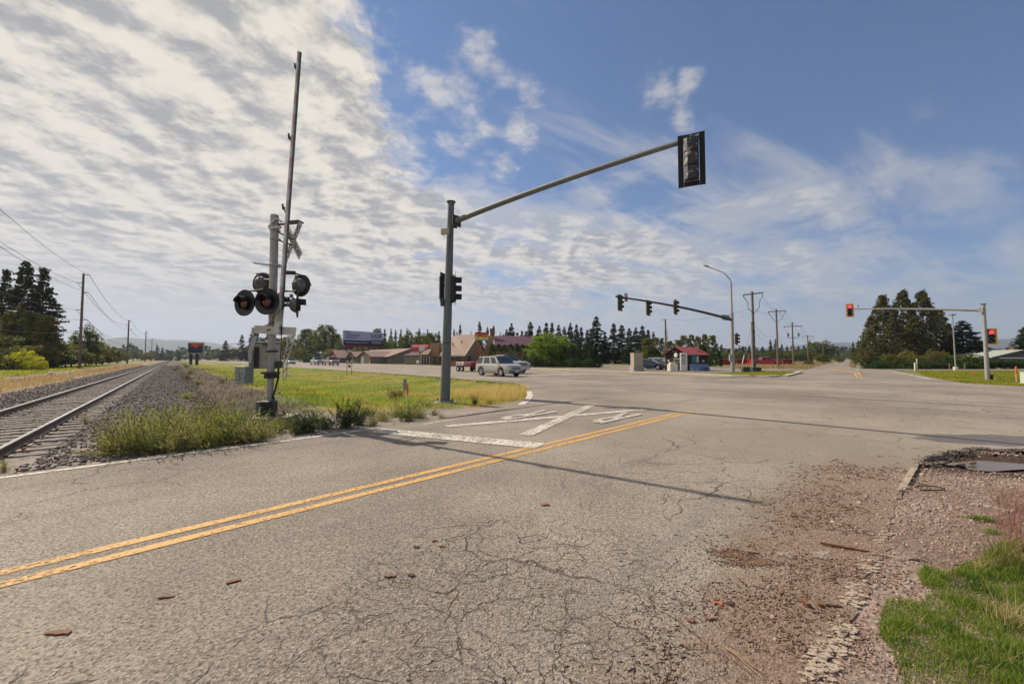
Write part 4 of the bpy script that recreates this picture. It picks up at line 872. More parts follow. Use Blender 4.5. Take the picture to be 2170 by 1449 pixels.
# ---------------- utility poles ----------------
def wires(nm, a, b_, sag, r_, n=14):
    pts = curve(a, b_, -sag, n); b = MB(); b.tube(pts, r_, 5); o = b.build(nm, WIRE, loc=tuple(a), world=True); return o
POLES = []
for i, (px, by, Y, ty, hw, aw, lab) in enumerate(((1598, 788, 44.7, 618, .17, 1.0, 'tall wooden power pole with a conduit strapped on, nearest on the right beyond the junction'), (1648, 780, 61, 655, .15, 1.15, 'wooden power pole with braced crossarm, second one along the right hand road'),
        (1681, 773, 78, 683, .15, 1.5, 'wooden power pole with transformers under its crossarm, third along the right hand road'), (1712.5, 767, 108, 710, .15, 1.2, 'wooden power pole with small crossarm, fourth along the right hand road'), (1744.5, 765, 186, 731, .16, 1.3, 'distant wooden power pole in front of trees, fifth along the right hand road'), (1770, 764.5, 330, 746, .18, 1.3, 'farthest short power pole beside the vanishing right hand road'))):
    B = Vector(((px-1085)/F*Y, Y, 0)); tz = at(px, ty, Y).z; T_ = thing('utility_pole', lab, 'utility pole', B, group='power poles along the right hand road')
    b = MB(); b.tube([B, B+Vector((-.05, 0, tz))], [hw, hw*.68], 14); b.build('pole', WOOD, T_, smooth=True, world=True)
    ax = Vector((.80, -.60, 0)) if i else Vector((.93, -.36, 0)); za = tz-(.35 if i != 2 else .8)
    b = MB(); c = B+Vector((-.05, -.0, za)); b.bar(c-ax*aw+Vector((0, -.15, 0)), c+ax*aw+Vector((0, -.15, .0 if i else .14)), .10, .12)
    if i in (1,): b.bar(c-ax*aw*.55+Vector((0, -.15, 0)), c+Vector((0, -.15, -.8)), .05, .03); b.bar(c+ax*aw*.55+Vector((0, -.15, 0)), c+Vector((0, -.15, -.8)), .05, .03)
    if i == 2: b.bar(c-ax*aw*.55+Vector((0, -.15, 0)), c+Vector((0, -.15, .8)), .05, .03); b.bar(c+ax*aw*.55+Vector((0, -.15, 0)), c+Vector((0, -.15, .8)), .05, .03); b.bar(c-ax*1.0+Vector((0, -.15, -2.2)), c+ax*1.0+Vector((0, -.15, -2.2)), .09, .09)
    b.build('crossarm', WOOD, T_, world=True)
    for k in (-1, 1):
        b = MB(); p = c+ax*aw*.93*k+Vector((0, -.15, -.05)); b.tube([p, p-Vector((0, 0, .25))], [.05, .03], 8); b.build('insulator', DARK, T_, world=True)
        if i == 2: b = MB(); p = c+ax*.85*k+Vector((0, -.2, -2.0)); b.tube([p, p+Vector((0, 0, .65))], .17, 12); b.build('transformer', GALV, T_, world=True)
        if i in (0, 1):
            b = MB(); p = c+ax*aw*.9*k; b.tube([p+Vector((0, -.2, -.25)), p*.62+c*.38+Vector((0, -.2, -.9)), p*.62+c*.38+Vector((0, -.2, -1.5 if i == 0 else -1.1)), c+Vector((0, -.2, -2.2 if i == 0 else -1.7))], .03, 6); b.build('jumper_cable', WIRE, T_, world=True)
    if i == 0:
        b = MB(); b.tube([B+Vector((-.24, -.1, 0)), B+Vector((-.28, -.1, tz*.62))], .085, 10); b.build('conduit_pipe', GALVL, T_, smooth=True, world=True)
        b = MB()
        for k in range(1, 7): z = k*.92; b.box(B+Vector((-.1, -.08, z)), (.42, .30, .03))
        b.build('conduit_strap', DARK, T_, world=True)
    POLES.append((B, c, ax, aw))
for i in range(len(POLES)-1):
    B0, c0, a0_, w0 = POLES[i]; B1, c1, a1_, w1 = POLES[i+1]
    for j, (k, dz) in enumerate(((-.93, -.3), (.93, -.3), (0, .3), (0, -3.2), (0, -4.0))):
        if i > 2 and j > 2: continue
        L_ = (c1-c0).length; o = wires('power_line', c0+a0_*w0*k+Vector((0, -.15, dz)), c1+a1_*w1*k+Vector((0, -.15, dz)), .028*L_*(1 if j < 3 else 1.9), .011 if i < 2 else .018)
        tag(o, None, 'power line', 'power lines between the right hand poles'); o['label'] = ['upper left', 'upper right', 'topmost middle', 'upper slack', 'lower slack'][j]+' wire between the '+['first and second', 'second and third', 'third and fourth', 'fourth and fifth', 'fifth and sixth'][i]+' right hand power poles'
B = Vector(((1411-1085)/F*54, 54, 0)); tz = at(1411, 676, 54).z
k1 = thing('utility_pole', 'thin wooden pole with a small lamp, standing by the coffee kiosk', 'utility pole', B); b = MB(); b.tube([B, B+Vector((0, 0, tz))], [.15, .10], 12); b.build('pole', WOOD, k1, smooth=True, world=True)
b = MB(); p = B+Vector((0, 0, tz-.15)); b.tube([p, p+Vector((-.35, -.2, .05))], .025, 6); b.bar(p+Vector((-.35, -.2, .03)), p+Vector((-.78, -.4, .0)), .16, .10); b.build('lamp', WHTD, k1, world=True)
o = wires('power_line', B+Vector((0, 0, tz-.05)), POLES[0][0]+Vector((-.1, 0, 7.2)), .55, .012); tag(o, 'service wire from the kiosk pole to the nearest right hand power pole', 'power line')
g0 = POLES[0][0]
for (gx, gy), zt in (((1568, 790), 6.0), ((1581, 787), 4.8)):
    e = gp(gx, gy); o = wires('guy_wire', e, g0+Vector((-.1, -.1, zt)), .02, .009); tag(o, 'guy wire anchored '+('farther from' if gx < 1575 else 'nearer to')+' the conduit power pole', 'guy wire', 'guy wires of the conduit pole')
    b = MB(); d = (g0+Vector((0, 0, zt))-e).normalized(); b.tube([e+d*.05, e+d*2.3], .045, 8); gg = b.build('guy_marker', WHTD if gx < 1575 else ORG, loc=tuple(e), world=True); tag(gg, ('white' if gx < 1575 else 'orange')+' plastic sleeve on the foot of a guy wire', 'wire guard')
b = MB(); p = gp(1584.5, 789.5); b.box((p.x, p.y+.5, .30), (.75, .7, .60)); o = b.build('utility_vault', mat('vault_dark', (.05, .055, .05), .8, var=.3), loc=tuple(p), world=True, bevel=.03); tag(o, 'dark square utility box left of the conduit power pole', 'utility box', 'utility boxes at the power pole')
b = MB(); p = gp(1606.5, 789); b.box((p.x, p.y+.5, .27), (.95, .7, .54)); o = b.build('utility_vault', mat('vault_dark', (.05, .055, .05)), loc=tuple(p), world=True, bevel=.03); tag(o, 'dark square utility box right of the conduit power pole', 'utility box', 'utility boxes at the power pole')

# poles left of the railway
LP_ = []
for i, (px, Y, ty, lab) in enumerate(((169.5, 67, 579.5, 'nearest tall wooden pole left of the railway'), (270.5, 137, 678, 'second tall wooden pole left of the railway'), (308, 226, 701.5, 'third wooden pole left of the railway'), (321.5, 300, 717, 'fourth wooden pole left of the railway'), (331, 385, 727, 'fifth distant pole left of the railway'), (337.5, 470, 735, 'sixth distant pole left of the railway'), (342.5, 560, 740, 'seventh and farthest pole left of the railway'))):
    xx = (px-1085)/F*Y; B = Vector((xx, Y, -.3)); tz = at(px, ty, Y).z; T_ = thing('utility_pole', lab, 'utility pole', B, group='poles left of the railway')
    r0 = .20 if i == 0 else .25; b = MB(); b.tube([B, Vector((xx, Y, tz))], [r0, r0*.72], 14); b.build('pole', WOOD, T_, smooth=True, world=True)
    at3 = []
    for k, (dz, s) in enumerate(((-.3, 1), (-1.6, -1), (-3.3, 1), (-6.2, -1), (-7.9, 1), (-9.8, -1))):
        p = Vector((xx, Y, tz+dz)); e = p+Vector((s*1.0, 0, .05)); at3.append(e); b = MB(); b.tube([p, e], [.06, .05], 6); b.build('insulator_arm', DARK, T_, world=True)
    LP_.append(at3)
P0 = [e+Vector((67*.955, -76, 0))-Vector((9.0, 0, 0)) for e in LP_[0]]; d_ = Vector((UD[0], UD[1], 0)); P0 = [e-d_*88 for e in LP_[0]]
pz = thing('utility_pole', 'pole', 'utility pole', (P0[0].x-1, P0[0].y, -.3)); bpy.data.objects.remove(pz)
seq = [P0]+LP_
for i in range(5):
    for k in range(6):
        L_ = (seq[i+1][k]-seq[i][k]).length; o = wires('power_line', seq[i][k], seq[i+1][k], .022*L_, .02 if i < 1 else .03, 22)
        o['label'] = ['topmost', 'second highest', 'third highest', 'third lowest', 'second lowest', 'lowest'][k]+' wire '+['running from the nearest left pole out past the left frame edge', 'between the first and second poles left of the railway', 'between the second and third poles left of the railway', 'between the third and fourth poles left of the railway', 'between the fourth and fifth poles left of the railway'][i]
        o['category'] = 'power line'; o['group'] = 'power lines left of the railway'

# ---------------- small roadside things ----------------
def post(nm, lab, cat, px, py, Y, h, r_, m1, m2=None, f=.45, grp=None):
    B = Vector(((px-1085)/F*Y, Y, hz((px-1085)/F*Y, Y))); t_ = thing(nm, lab, cat, B, group=grp); b = MB()
    if m2: b.tube([B, B+Vector((0, 0, h*(1-f)))], r_*.7, 10); b.build('stake', m2, t_, world=True, smooth=True); b = MB(); b.tube([B+Vector((0, 0, h*(1-f))), B+Vector((0, 0, h))], [r_, r_*.8], 10); b.build('marker_tube', m1, t_, world=True, smooth=True)
    else: b.tube([B, B+Vector((0, 0, h))], r_, 10); b.build('shaft', m1, t_, world=True, smooth=True)
    return t_
post('marker_post', 'orange topped marker post in the grass left of the big near pole', 'marker post', 864.5, 830, 16.5, .72, .042, ORG, WHTD, .62)
post('marker_post', 'thin orange and brown marker post on the right lawn, left of the rightmost signal mast', 'marker post', 2062.5, 795, 30, .62, .03, ORG, mat('brown_stake', (.3, .16, .08)), .45)
post('marker_post', 'bright orange marker post at the right edge of the lawn', 'marker post', 2151, 810, 25.0, 1.0, .05, ORG, mat('faded_orange', (.62, .30, .18), .6), .45)
p = gpt(858, 826); b = MB(); b.box(p+Vector((0, 0, .3)), (.17, .12, .6)); b.box(p+Vector((0, 0, .62)), (.2, .15, .04)); o = b.build('cable_pedestal', mat('blue_grey', (.22, .27, .32), .5, var=.2), loc=tuple(p), world=True, bevel=.015); tag(o, 'small blue grey cable pedestal beside the orange topped marker post', 'pedestal')
B = gp(1940, 785.5); b = MB(); b.box(B+Vector((0, 0, .5)), (.2, .16, 1.0)); b.box(B+Vector((.22, 0, .75)), (.10, .10, 1.5)); o = b.build('cable_pedestal', mat('pale_pedestal', (.55, .55, .42), .5), loc=tuple(B), world=True, bevel=.02); tag(o, 'pale cable pedestal at the left tip of the right lawn', 'pedestal')
B = Vector(((2169-1085)/F*23.5, 23.5, 0)); b = MB(); b.box(B+Vector((0.05, 0, .32)), (.34, .3, .64)); b.box(B+Vector((.05, 0, .66)), (.38, .34, .05)); o = b.build('cable_pedestal', mat('pale_green_box', (.50, .58, .46), .5), loc=tuple(B), world=True, bevel=.02); tag(o, 'pale green utility box cut by the right edge of the photo', 'pedestal')
B = gp(2025.5, 784.6); t_ = thing('light_pole', 'slim grey light pole on a white base on the right lawn', 'light pole', B); b = MB(); tz = at(2023, 667, B.y).z; b.tube([B, B+Vector((-.1, 0, tz))], [.075, .055], 10); b.build('shaft', GALVL, t_, world=True, smooth=True)
b = MB(); b.tube([B, B+Vector((0, 0, .45))], .26, 12); b.build('base', WHTD, t_, world=True); b = MB(); b.box(B+Vector((-.1, 0, tz)), (.55, .4, .12)); b.build('lamp_head', GALV, t_, world=True)
for px, lab in ((2010.5, 'thin stake in front of the hedge, left of the slim light pole'), (2042.5, 'short stake in front of the hedge, right of the slim light pole')):
    post('stake_post', lab, 'stake', px, 783, 55, .9, .05, mat('brown_stake', (.3, .16, .08)))
t_ = post('stop_sign', 'red sign on a post by the pines at the right of the far road', 'sign', 1841.5, 782, 62, 1.4, .05, GALV); B = t_.location; b = MB(); b.prism([(.38*cos(pi/8+k*pi/4), .38*sin(pi/8+k*pi/4)) for k in range(8)], -.02, .02, M=Matrix(((1, 0, 0, 0), (0, 0, -1, -.06), (0, 1, 0, 1.75), (0, 0, 0, 1)))); o = b.build('sign_panel', mat('sign_red', (.45, .03, .03), .5), t_)
# twin-post meter stand
B = gpt(740, 795); B = Vector((B.x, B.y, hz(B.x, B.y))); t_ = thing('utility_stand', 'two thin pale capped posts holding a small dark valve in the field', 'utility stand', B)
sc_ = B.y/F
for s in (-1, 1):
    b = MB(); q0 = B+Vector((s*5.2*sc_, 0, 0)); b.tube([q0, q0+Vector((0, 0, 27*sc_))], .03, 8); b.build('post', mat('brown_stake', (.3, .16, .08)), t_, world=True); b = MB(); b.box(q0+Vector((0, 0, 29*sc_)), (.22, .12, .14)); b.build('cap', mat('pale_green_cap', (.45, .58, .50), .5), t_, world=True, bevel=.02)
b = MB(); b.box(B+Vector((0, 0, 19*sc_)), (.2, .16, .24)); b.tube([B+Vector((-5*sc_, 0, 24*sc_)), B+Vector((5*sc_, 0, 24*sc_))], .02, 6); b.build('valve', DARK, t_, world=True, bevel=.03)
p = gpt(108, 793); b = MB(); v_, f_ = ico(0, 9, .12); b.add([(x*.75+p.x, y_*.5+p.y, z*.35+p.z+.1) for x, y_, z in v_], [tuple(f) for f in f_]); o = b.build('rock', mat('pale_rock', (.62, .55, .50), .85, var=.15, bump=.4), loc=tuple(p), world=True); tag(o, 'pale rock on the edge of the green lawn left of the railway', 'rock')
# roadside LED sign
B = gp(415, 772); B.z = -.1; t_ = thing('roadside_sign', 'dark video billboard on two black posts between the railway and the highway', 'sign', B); Y = B.y
for px in (405, 418):
    b = MB(); q0 = Vector(((px-1085)/F*Y, Y, -.2)); b.bar(q0, Vector((q0.x, Y, at(px, 748, Y).z)), 6.0/F*Y*.62, .5, up=(0, 1, 0)); b.build('post', mat('dark_post', (.03, .028, .028), .7), t_, world=True)
M_ = xf(face(.45, -.89), at(415.5, 737.5, Y)-B); W_, H_ = 26.5/F*Y, 24/F*Y
b = MB(); b.T = M_; b.box((0, .0, 0), (W_, .9, H_)); cb_ = b.build('cabinet', mat('cabinet_brown', (.10, .085, .08), .6), t_, bevel=.04)
b = MB(); b.T = M_; b.box((0, -.47, H_*.47), (W_, .06, H_*.05)); b.box((0, -.47, -H_*.47), (W_, .06, H_*.05)); b.box((-W_*.485, -.47, 0), (W_*.03, .06, H_*.9)); b.box((W_*.485, -.47, 0), (W_*.03, .06, H_*.9)); b.build('frame', WHTD, cb_)
ms = bpy.data.materials.new('video_panel'); ms.use_nodes = True; tt = ms.node_tree; q = G(tt); bb = tt.nodes['Principled BSDF']; pc_ = q.n('ShaderNodeTexCoord').outputs['Generated']; xx, yy, zz = q.sep(pc_)
rr_ = q.m('ADD', q.m('ABSOLUTE', q.m('SUBTRACT', xx, .5)), q.m('SUBTRACT', 1.0, zz)); cc_ = q.mix(q.ss(rr_, .62, .35), (.02, .01, .03), (.34, .06, .015)); cc_ = q.mix(q.ss(q.noise(pc_, 5, 3), .55, .7), cc_, (.5, .18, .03)); cc_ = q.mix(q.ss(rr_, .65, .75), cc_, (.015, .012, .03)); q.set(bb.inputs['Base Color'], cc_); q.set(bb.inputs['Emission Color'], cc_); bb.inputs['Emission Strength'].default_value = .25
b = MB(); b.T = M_; b.box((0, -.46, 0), (W_*.92, .02, H_*.86)); scn = b.build('screen', ms, cb_)
B = Vector(((478-1085)/F*250, 250, 0)); t_ = thing('traffic_signal', 'faint distant signal mast with a long dark arm far down the highway', 'traffic signal', B); b = MB(); b.tube([B, at(478, 724, 250)], [.25, .18], 8); b.build('pole', DARK, t_, world=True); b = MB(); b.tube([at(478, 730, 250), at(524, 727, 245)], [.2, .12], 8); b.build('mast_arm', DARK, t_, world=True)
# ---------------- buildings ----------------
def wm(n, c, **k): return mat(n, c, k.pop('rough', .8), **k)
ROOFB = wm('brown_shingles', (.21, .125, .105), var=.25, scale=1.2, bump=.3, bscale=12); ROOFT = wm('tan_shingles', (.32, .225, .16), var=.2, scale=.8, bump=.3, bscale=10)
STUC = wm('olive_stucco', (.27, .24, .18), var=.15); TANW = wm('tan_stucco', (.38, .235, .125), var=.15); GLS = mat('dark_glass', (.02, .025, .03), .08, var=.1, spec=.8); TRIM = wm('pale_trim', (.50, .44, .36)); TRD = wm('dark_trim', (.09, .06, .05))
PUR = wm('dark_red_metal_roof', (.10, .030, .052), rough=.6, var=.15); REDC = wm('red_awning', (.40, .035, .045), rough=.5, var=.12)
RZB = atan2(-.762, .648)
def T(root): return Matrix.Translation(root.location) @ Matrix.Rotation(root.rotation_euler[2], 4, 'Z')
def gable(root, X0, X1, Y0, Y1, ze, zr, wallm, roofm, ov=.6, th=.14, axis='X', name='roof'):
    b = MB(); ym = (Y0+Y1)/2; xm = (X0+X1)/2
    if axis == 'X': vs = [(X0, Y0, 0), (X1, Y0, 0), (X1, Y1, 0), (X0, Y1, 0), (X0, Y0, ze), (X1, Y0, ze), (X1, Y1, ze), (X0, Y1, ze), (X0, ym, zr-.02), (X1, ym, zr-.02)]; fs = [(0, 1, 5, 4), (2, 3, 7, 6), (1, 2, 6, 9, 5), (3, 0, 4, 8, 7)]
    else: vs = [(X0, Y0, 0), (X1, Y0, 0), (X1, Y1, 0), (X0, Y1, 0), (X0, Y0, ze), (X1, Y0, ze), (X1, Y1, ze), (X0, Y1, ze), (xm, Y0, zr-.02), (xm, Y1, zr-.02)]; fs = [(0, 1, 5, 8, 4), (2, 3, 7, 9, 6), (1, 2, 6, 5), (3, 0, 4, 7)]
    b.add(vs, fs); wl_ = b.build('wall', wallm, root)
    b = MB(); sl = (zr-ze)/((Y1-Y0)/2 if axis == 'X' else (X1-X0)/2)
    for s in (-1, 1):
        if axis == 'X':
            e = (ym-(Y1-Y0)/2-ov) if s < 0 else (ym+(Y1-Y0)/2+ov); ze2 = ze-ov*sl
            p = [(X0-ov, e, ze2), (X1+ov, e, ze2), (X1+ov, ym, zr), (X0-ov, ym, zr)]
        else:
            e = (xm-(X1-X0)/2-ov) if s < 0 else (xm+(X1-X0)/2+ov); ze2 = ze-ov*sl
            p = [(e, Y0-ov, ze2), (e, Y1+ov, ze2), (xm, Y1+ov, zr), (xm, Y0-ov, zr)]
        if s > 0: p = p[::-1]
        b.add(p+[(a, c, d+th) for a, c, d in p], [(3, 2, 1, 0), (4, 5, 6, 7), (0, 1, 5, 4), (1, 2, 6, 5), (2, 3, 7, 6), (3, 0, 4, 7)])
    rf = b.build(name, roofm, root); return wl_, rf
def opening(root, name, x, w_, z0, z1, Y, frm=None, gl=None, side='Y', n=1):
    M = Matrix.Identity(4) if side == 'Y' else Matrix.Rotation(pi/2, 4, 'Z')
    b = MB(); b.T = (xf(0, (x, Y, 0)) if side == 'Y' else xf(-pi/2 if side == '-X' else pi/2, (Y, x, 0)))
    b.box((0, -.03, (z0+z1)/2), (w_+.16, .06, z1-z0+.16)); f_ = b.build(name, frm or TRIM, root)
    for k in range(n):
        b = MB(); b.T = (xf(0, (x, Y, 0)) if side == 'Y' else xf(-pi/2 if side == '-X' else pi/2, (Y, x, 0)))
        ww = w_/n; b.box((-w_/2+ww*(k+.5), -.065, (z0+z1)/2), (ww*.92, .012, z1-z0)); b.build('pane', gl or GLS, f_)
    return f_
# long low brown-roofed restaurant
p0 = uv(160, 50); b1 = thing('restaurant', 'long low olive building with brown roof and small gables, under the large billboard', 'building', (*p0, 0), RZB)
gable(b1, 9, 44.5, 0, 13, 2.45, 4.7, STUC, ROOFB, 1.1); gable(b1, -1, 9.5, -4.0, 12, 2.3, 4.75, STUC, ROOFB, 1.1, axis='Y', name='gable_roof')
for xg, wg in ((24, 8.5), (36, 11)):
    gable(b1, xg-wg/2, xg+wg/2, -4.2, 4, 2.3, 3.9, STUC, ROOFB, .8, axis='Y', name='gable_roof')
for xg, wd in ((2.0, 1.6), (6.8, 1.6)): opening(b1, 'window', xg, wd, .8, 2.0, -4.0, TRD)
opening(b1, 'window', 14, 5, 1.0, 2.1, 0, TRD, n=3)
for xg in (22, 25.5): opening(b1, 'window', xg, 2.6, .2, 2.2, -4.2, TRD, n=2)
opening(b1, 'door', 33.0, 2.2, .05, 2.2, -4.2, TRIM, WHT, n=2); opening(b1, 'door', 39, 1.6, .05, 2.2, -4.2, TRD, TANW)
b = MB(); b.box((4.2, -4.75, 2.55), (5.4, .1, .55)); sg = b.build('roof_sign', wm('maroon_sign', (.30, .05, .05)), b1); text('DINING', 4.2, .34, xf(0, (4.2, -4.81, 2.55)), WHTD, 'lettering', sg)
for xg in (20.2, 28, 31, 41.5): b = MB(); b.box((xg, -4.6, 1.2), (.3, .3, 2.4)); b.build('porch_post', TRD, b1)
# billboard
A_l = at(728, 700, 150); A_r = at(812, 705, 166); cB = (A_l+A_r)/2; dB = (A_r-A_l); dB.z = 0; Wb = dB.length; zt = cB.z
b2 = thing('billboard', 'large billboard on dark posts above the low brown roof, blue grey panel with navy band', 'billboard', (cB.x, cB.y, 0), atan2(dB.y, dB.x)); Hb = 5.5
b = MB(); b.box((0, .25, zt-Hb/2), (Wb, .4, Hb)); pn = b.build('panel', wm('billboard_face', (.56, .57, .70), rough=.5, var=.03), b2)
NV = wm('navy_band', (.012, .014, .045), rough=.5, var=.05)
b = MB(); MT = Matrix(((1, 0, 0, 0), (0, 0, -1, 0.045), (0, 1, 0, 0), (0, 0, 0, 1)))
z0 = zt-Hb; b.prism([(-Wb/2, z0), (Wb/2, z0), (Wb/2, z0+Hb*.42), (Wb*.16, z0+Hb*.42), (Wb*.12, z0+Hb*.34), (-Wb/2, z0+Hb*.34)], 0, .03, M=MT); b.build('lower_band', NV, pn)
for s, x_, z_, w_, h_, m_ in (('MAKE', -Wb*.385, zt-.55, 2.0, .62, wm('slate_text', (.12, .17, .25))), ('POWER OUTAGES', -Wb*.275, zt-1.65, Wb*.34, .85, wm('red_text', (.38, .07, .08))), ('IRRELEVANT!', -Wb*.315, zt-2.65, Wb*.26, .75, wm('blue_text', (.05, .16, .30))), ('GLACIER', Wb*.315, zt-1.35, Wb*.30, 1.2, NV), ('POWER SOLUTIONS', Wb*.315, zt-2.3, Wb*.28, .3, NV), ('GENERAC', Wb*.32, z0+1.5, Wb*.29, .75, LETW), ('GlacierPowerSolutions.com | 406-607-1234', -Wb*.18, z0+1.0, Wb*.56, .55, LETW)): text(s, w_, h_, xf(0, (x_, .0, z_)), m_, 'lettering', pn, depth=.02, bold=.01)
b = MB(); b.box((Wb*.34, -.0, z0+.75), (Wb*.2, .03, .28), ry=-.03); b.build('orange_stripe', wm('orange_band', (.6, .25, .05)), pn)
b = MB(); b.box((0, .1, z0-.38), (Wb*.94, .7, .72)); b.build('apron', wm('apron_red', (.30, .02, .02), rough=.6), b2)
for k in range(7): b = MB(); b.box((-Wb*.44+Wb*.88*k/6, .6, (z0-.7)/2), (.45, .5, z0-.7)); b.build('post', wm('dark_post', (.03, .028, .028)), b2)
# tan restaurant with the tall roof
r1 = thing('restaurant', 'tan stucco restaurant with a steep tan roof, dark red rear roof and brick chimney', 'building', (-12.8, 89.6, 0))
b = MB(); xl, xr = -16.3, -10.6; vs = [(xl, 89.6, 2.3), (xr, 89.6, 2.3), (-8.9, 104.6, 7.85), (-14.4, 104.6, 7.85), (-16.2, 102.5, 6.7), (-7.2, 119.6, 2.3), (-17, 119.6, 2.3)]
b.add(vs, [(0, 1, 2, 3, 4), (3, 2, 5, 6), (0, 4, 6), (4, 3, 6)]); b.add([(x_, y_, z_-.25) for x_, y_, z_ in vs], [(4, 3, 2, 1, 0), (6, 5, 2, 3), (6, 4, 0), (6, 3, 4)])
b.add([vs[1], vs[2], vs[5], (vs[5][0], vs[5][1], 2.05), (-8.9, 104.6, 7.6), (xr, 89.6, 2.05)], [(0, 1, 4, 5), (1, 2, 3, 4)]); b.add([vs[0], vs[1], (xr, 89.6, 2.05), (xl, 89.6, 2.05)], [(3, 2, 1, 0)])
b.build('roof', ROOFT, r1, world=True)
b = MB(); b.bar((xr+.02, 89.5, 2.2), (-8.85, 104.6, 7.75), .12, .34); b.bar((-8.85, 104.6, 7.75), (-7.15, 119.6, 2.2), .12, .34); b.bar((xl, 89.5, 2.2), (xr, 89.5, 2.2), .1, .28); b.build('fascia', wm('white_fascia', (.62, .58, .52)), r1, world=True)
for vx, vy in ((-12.4, 98), (-14.3, 96.5)): b = MB(); zz_ = 2.3+5.55*(vy-89.6)/15; b.tube([(vx, vy, zz_-.2), (vx, vy, zz_+.55)], .12, 8); b.build('roof_vent', DARK, r1, world=True)
b = MB(); b.add([(-11.3, 91, 0), (-11.1, 91, 2.4), (-9.4, 104.6, 7.5), (-7.7, 118.6, 2.2), (-7.7, 118.6, 0)], [(0, 1, 2, 3, 4)]); b.add([(-15.9, 119, 0), (-15.9, 90.6, 0), (-15.9, 90.6, 2.3), (-15.9, 119, 2.3)], [(0, 1, 2, 3)]); b.add([(-15.9, 90.6, 0), (-11.3, 90.6, 0), (-11.3, 90.6, 2.3), (-15.9, 90.6, 2.3)], [(0, 1, 2, 3)]); b.add([(-11.3, 90.6, 0), (-11.3, 91, 0), (-11.1, 91, 2.4), (-11.3, 90.6, 2.3)], [(0, 1, 2, 3)]); b.build('wall', TANW, r1, world=True)
for k in range(3):
    b = MB(); b.box((-15.2+k*1.5, 90.52, 1.45), (1.2, .1, 1.0)); o = b.build('window', GLS, r1, world=True)
b = MB(); b.box((-10.4, 96.6, 1.6), (.14, 4.6, 1.7), rz=-.11); f_ = b.build('window', TRIM, r1, world=True); b = MB(); b.box((-10.32, 96.6, 1.6), (.12, 4.1, 1.3), rz=-.11); b.build('pane', GLS, f_, world=True)
b = MB(); b.add([(-7.2, 106, 0), (-3.2, 106, 0), (-3.2, 106, 4.2), (-4.4, 106, 5.6), (-4.6, 106, 7.6), (-6.6, 106, 7.6), (-6.8, 106, 5.2), (-7.2, 106, 4.2)], [(0, 1, 2, 3, 4, 5, 6, 7)]); b.v += [(x_, y_+1.2, z_) for x_, y_, z_ in b.v[:8]]; b.f += [(i, (i+1) % 8, 8+(i+1) % 8, 8+i) for i in range(8)]; b.mi += [0]*8; b.build('chimney_wall', TANW, r1, world=True)
b = MB(); b.box((-5.3, 107, 8.6), (1.15, 1.1, 2.1)); b.box((-5.3, 107, 9.3), (1.35, 1.3, .22)); b.build('chimney', wm('brick', (.22, .09, .06), var=.3, scale=3), r1, world=True)
b = MB(); vs = [(-4.4, 101, 4.9), (9.5, 101, 4.9), (9.5, 110, 7.85), (-4.8, 110, 7.85)]; b.add(vs+[(a, c, d-.2) for a, c, d in vs], [(0, 1, 2, 3), (7, 6, 5, 4), (0, 4, 5, 1), (1, 5, 6, 2), (3, 2, 6, 7), (0, 3, 7, 4)])
vs = [(-4.8, 110, 7.85), (9.5, 110, 7.85), (9.5, 119, 4.9), (-4.4, 119, 4.9)]; b.add(vs, [(0, 1, 2, 3)])
for k in range(24): x_ = -4.3+k*.6; b.bar((x_, 101, 4.95), (x_, 110, 7.9), .05, .07)
b.build('rear_roof', PUR, r1, world=True); b = MB(); b.box((2.6, 110.5, 2.4), (13.6, 17, 4.8)); b.build('rear_wall', TANW, r1, world=True)
b = MB(); b.bar((-4.6, 101, 4.8), (-5.0, 110, 7.8), .16, .3); b.build('fascia', wm('white_fascia', (.62, .58, .52)), r1, world=True)
b = MB(); b.box((12.8, 105, 4.0), (2.0, 1.4, 4.0)); b.box((12.8, 105, 6.3), (1.5, 1.1, .9)); b.build('chimney', wm('pink_stucco', (.40, .26, .22)), r1, world=True)
# entrance with red awning
r2 = thing('shop_building', 'small tan building with red barrel awning and glass porch, left of the big pole', 'building', (-20, 95, 0))
def P2(px, py, Y=95): return at(px, py, Y)
b = MB(); x0, x1 = P2(917, 0).x, P2(936, 0).x; b.box(((x0+x1)/2, 97.5, 2.6), (x1-x0, 5, 5.2)); b.box(((x0+x1)/2, 97.5, 5.25), (x1-x0+.2, 5.2, .12)); b.build('wall', TANW, r2, world=True)
x0, x1 = P2(880, 0).x, P2(913, 0).x; zb, zt_ = P2(0, 744.5).z, P2(0, 730).z; b = MB(); n = 10; vs = []
for k in range(n+1):
    a = pi/2*k/n; vs += [(x0, 96.5-1.9*cos(a), zb+(zt_-zb)*sin(a)), (x1, 96.5-1.9*cos(a), zb+(zt_-zb)*sin(a))]
b.add(vs, [(2*k, 2*k+1, 2*k+3, 2*k+2) for k in range(n)]+[tuple([2*k for k in range(n+1)]), tuple([2*k+1 for k in range(n, -1, -1)])]+[(0, 2*n, 2*n+1, 1)]); aw = b.build('awning', REDC, r2, world=True)
b = MB()
for k in range(9):
    xk = x0+(x1-x0)*k/8
    for j in range(n): a = pi/2*j/n; a2 = pi/2*(j+1)/n; b.bar((xk, 96.5-1.92*cos(a), zb+(zt_-zb)*sin(a)+.01), (xk, 96.5-1.92*cos(a2), zb+(zt_-zb)*sin(a2)+.01), .05, .05)
b.build('awning_rib', wm('pale_red_rib', (.55, .16, .15)), aw, world=True)
cE = P2(894.5, 738.5, 94.9); b = MB(); b.prism([(.72*cos(t), .78*sin(t)) for t in np.linspace(0, 2*pi, 24, endpoint=False)], 0, .06, M=Matrix.Translation(cE+Vector((0, -.2, 0))) @ Matrix.Rotation(R(62), 4, 'X')); b.build('emblem', WHTD, aw, world=True)
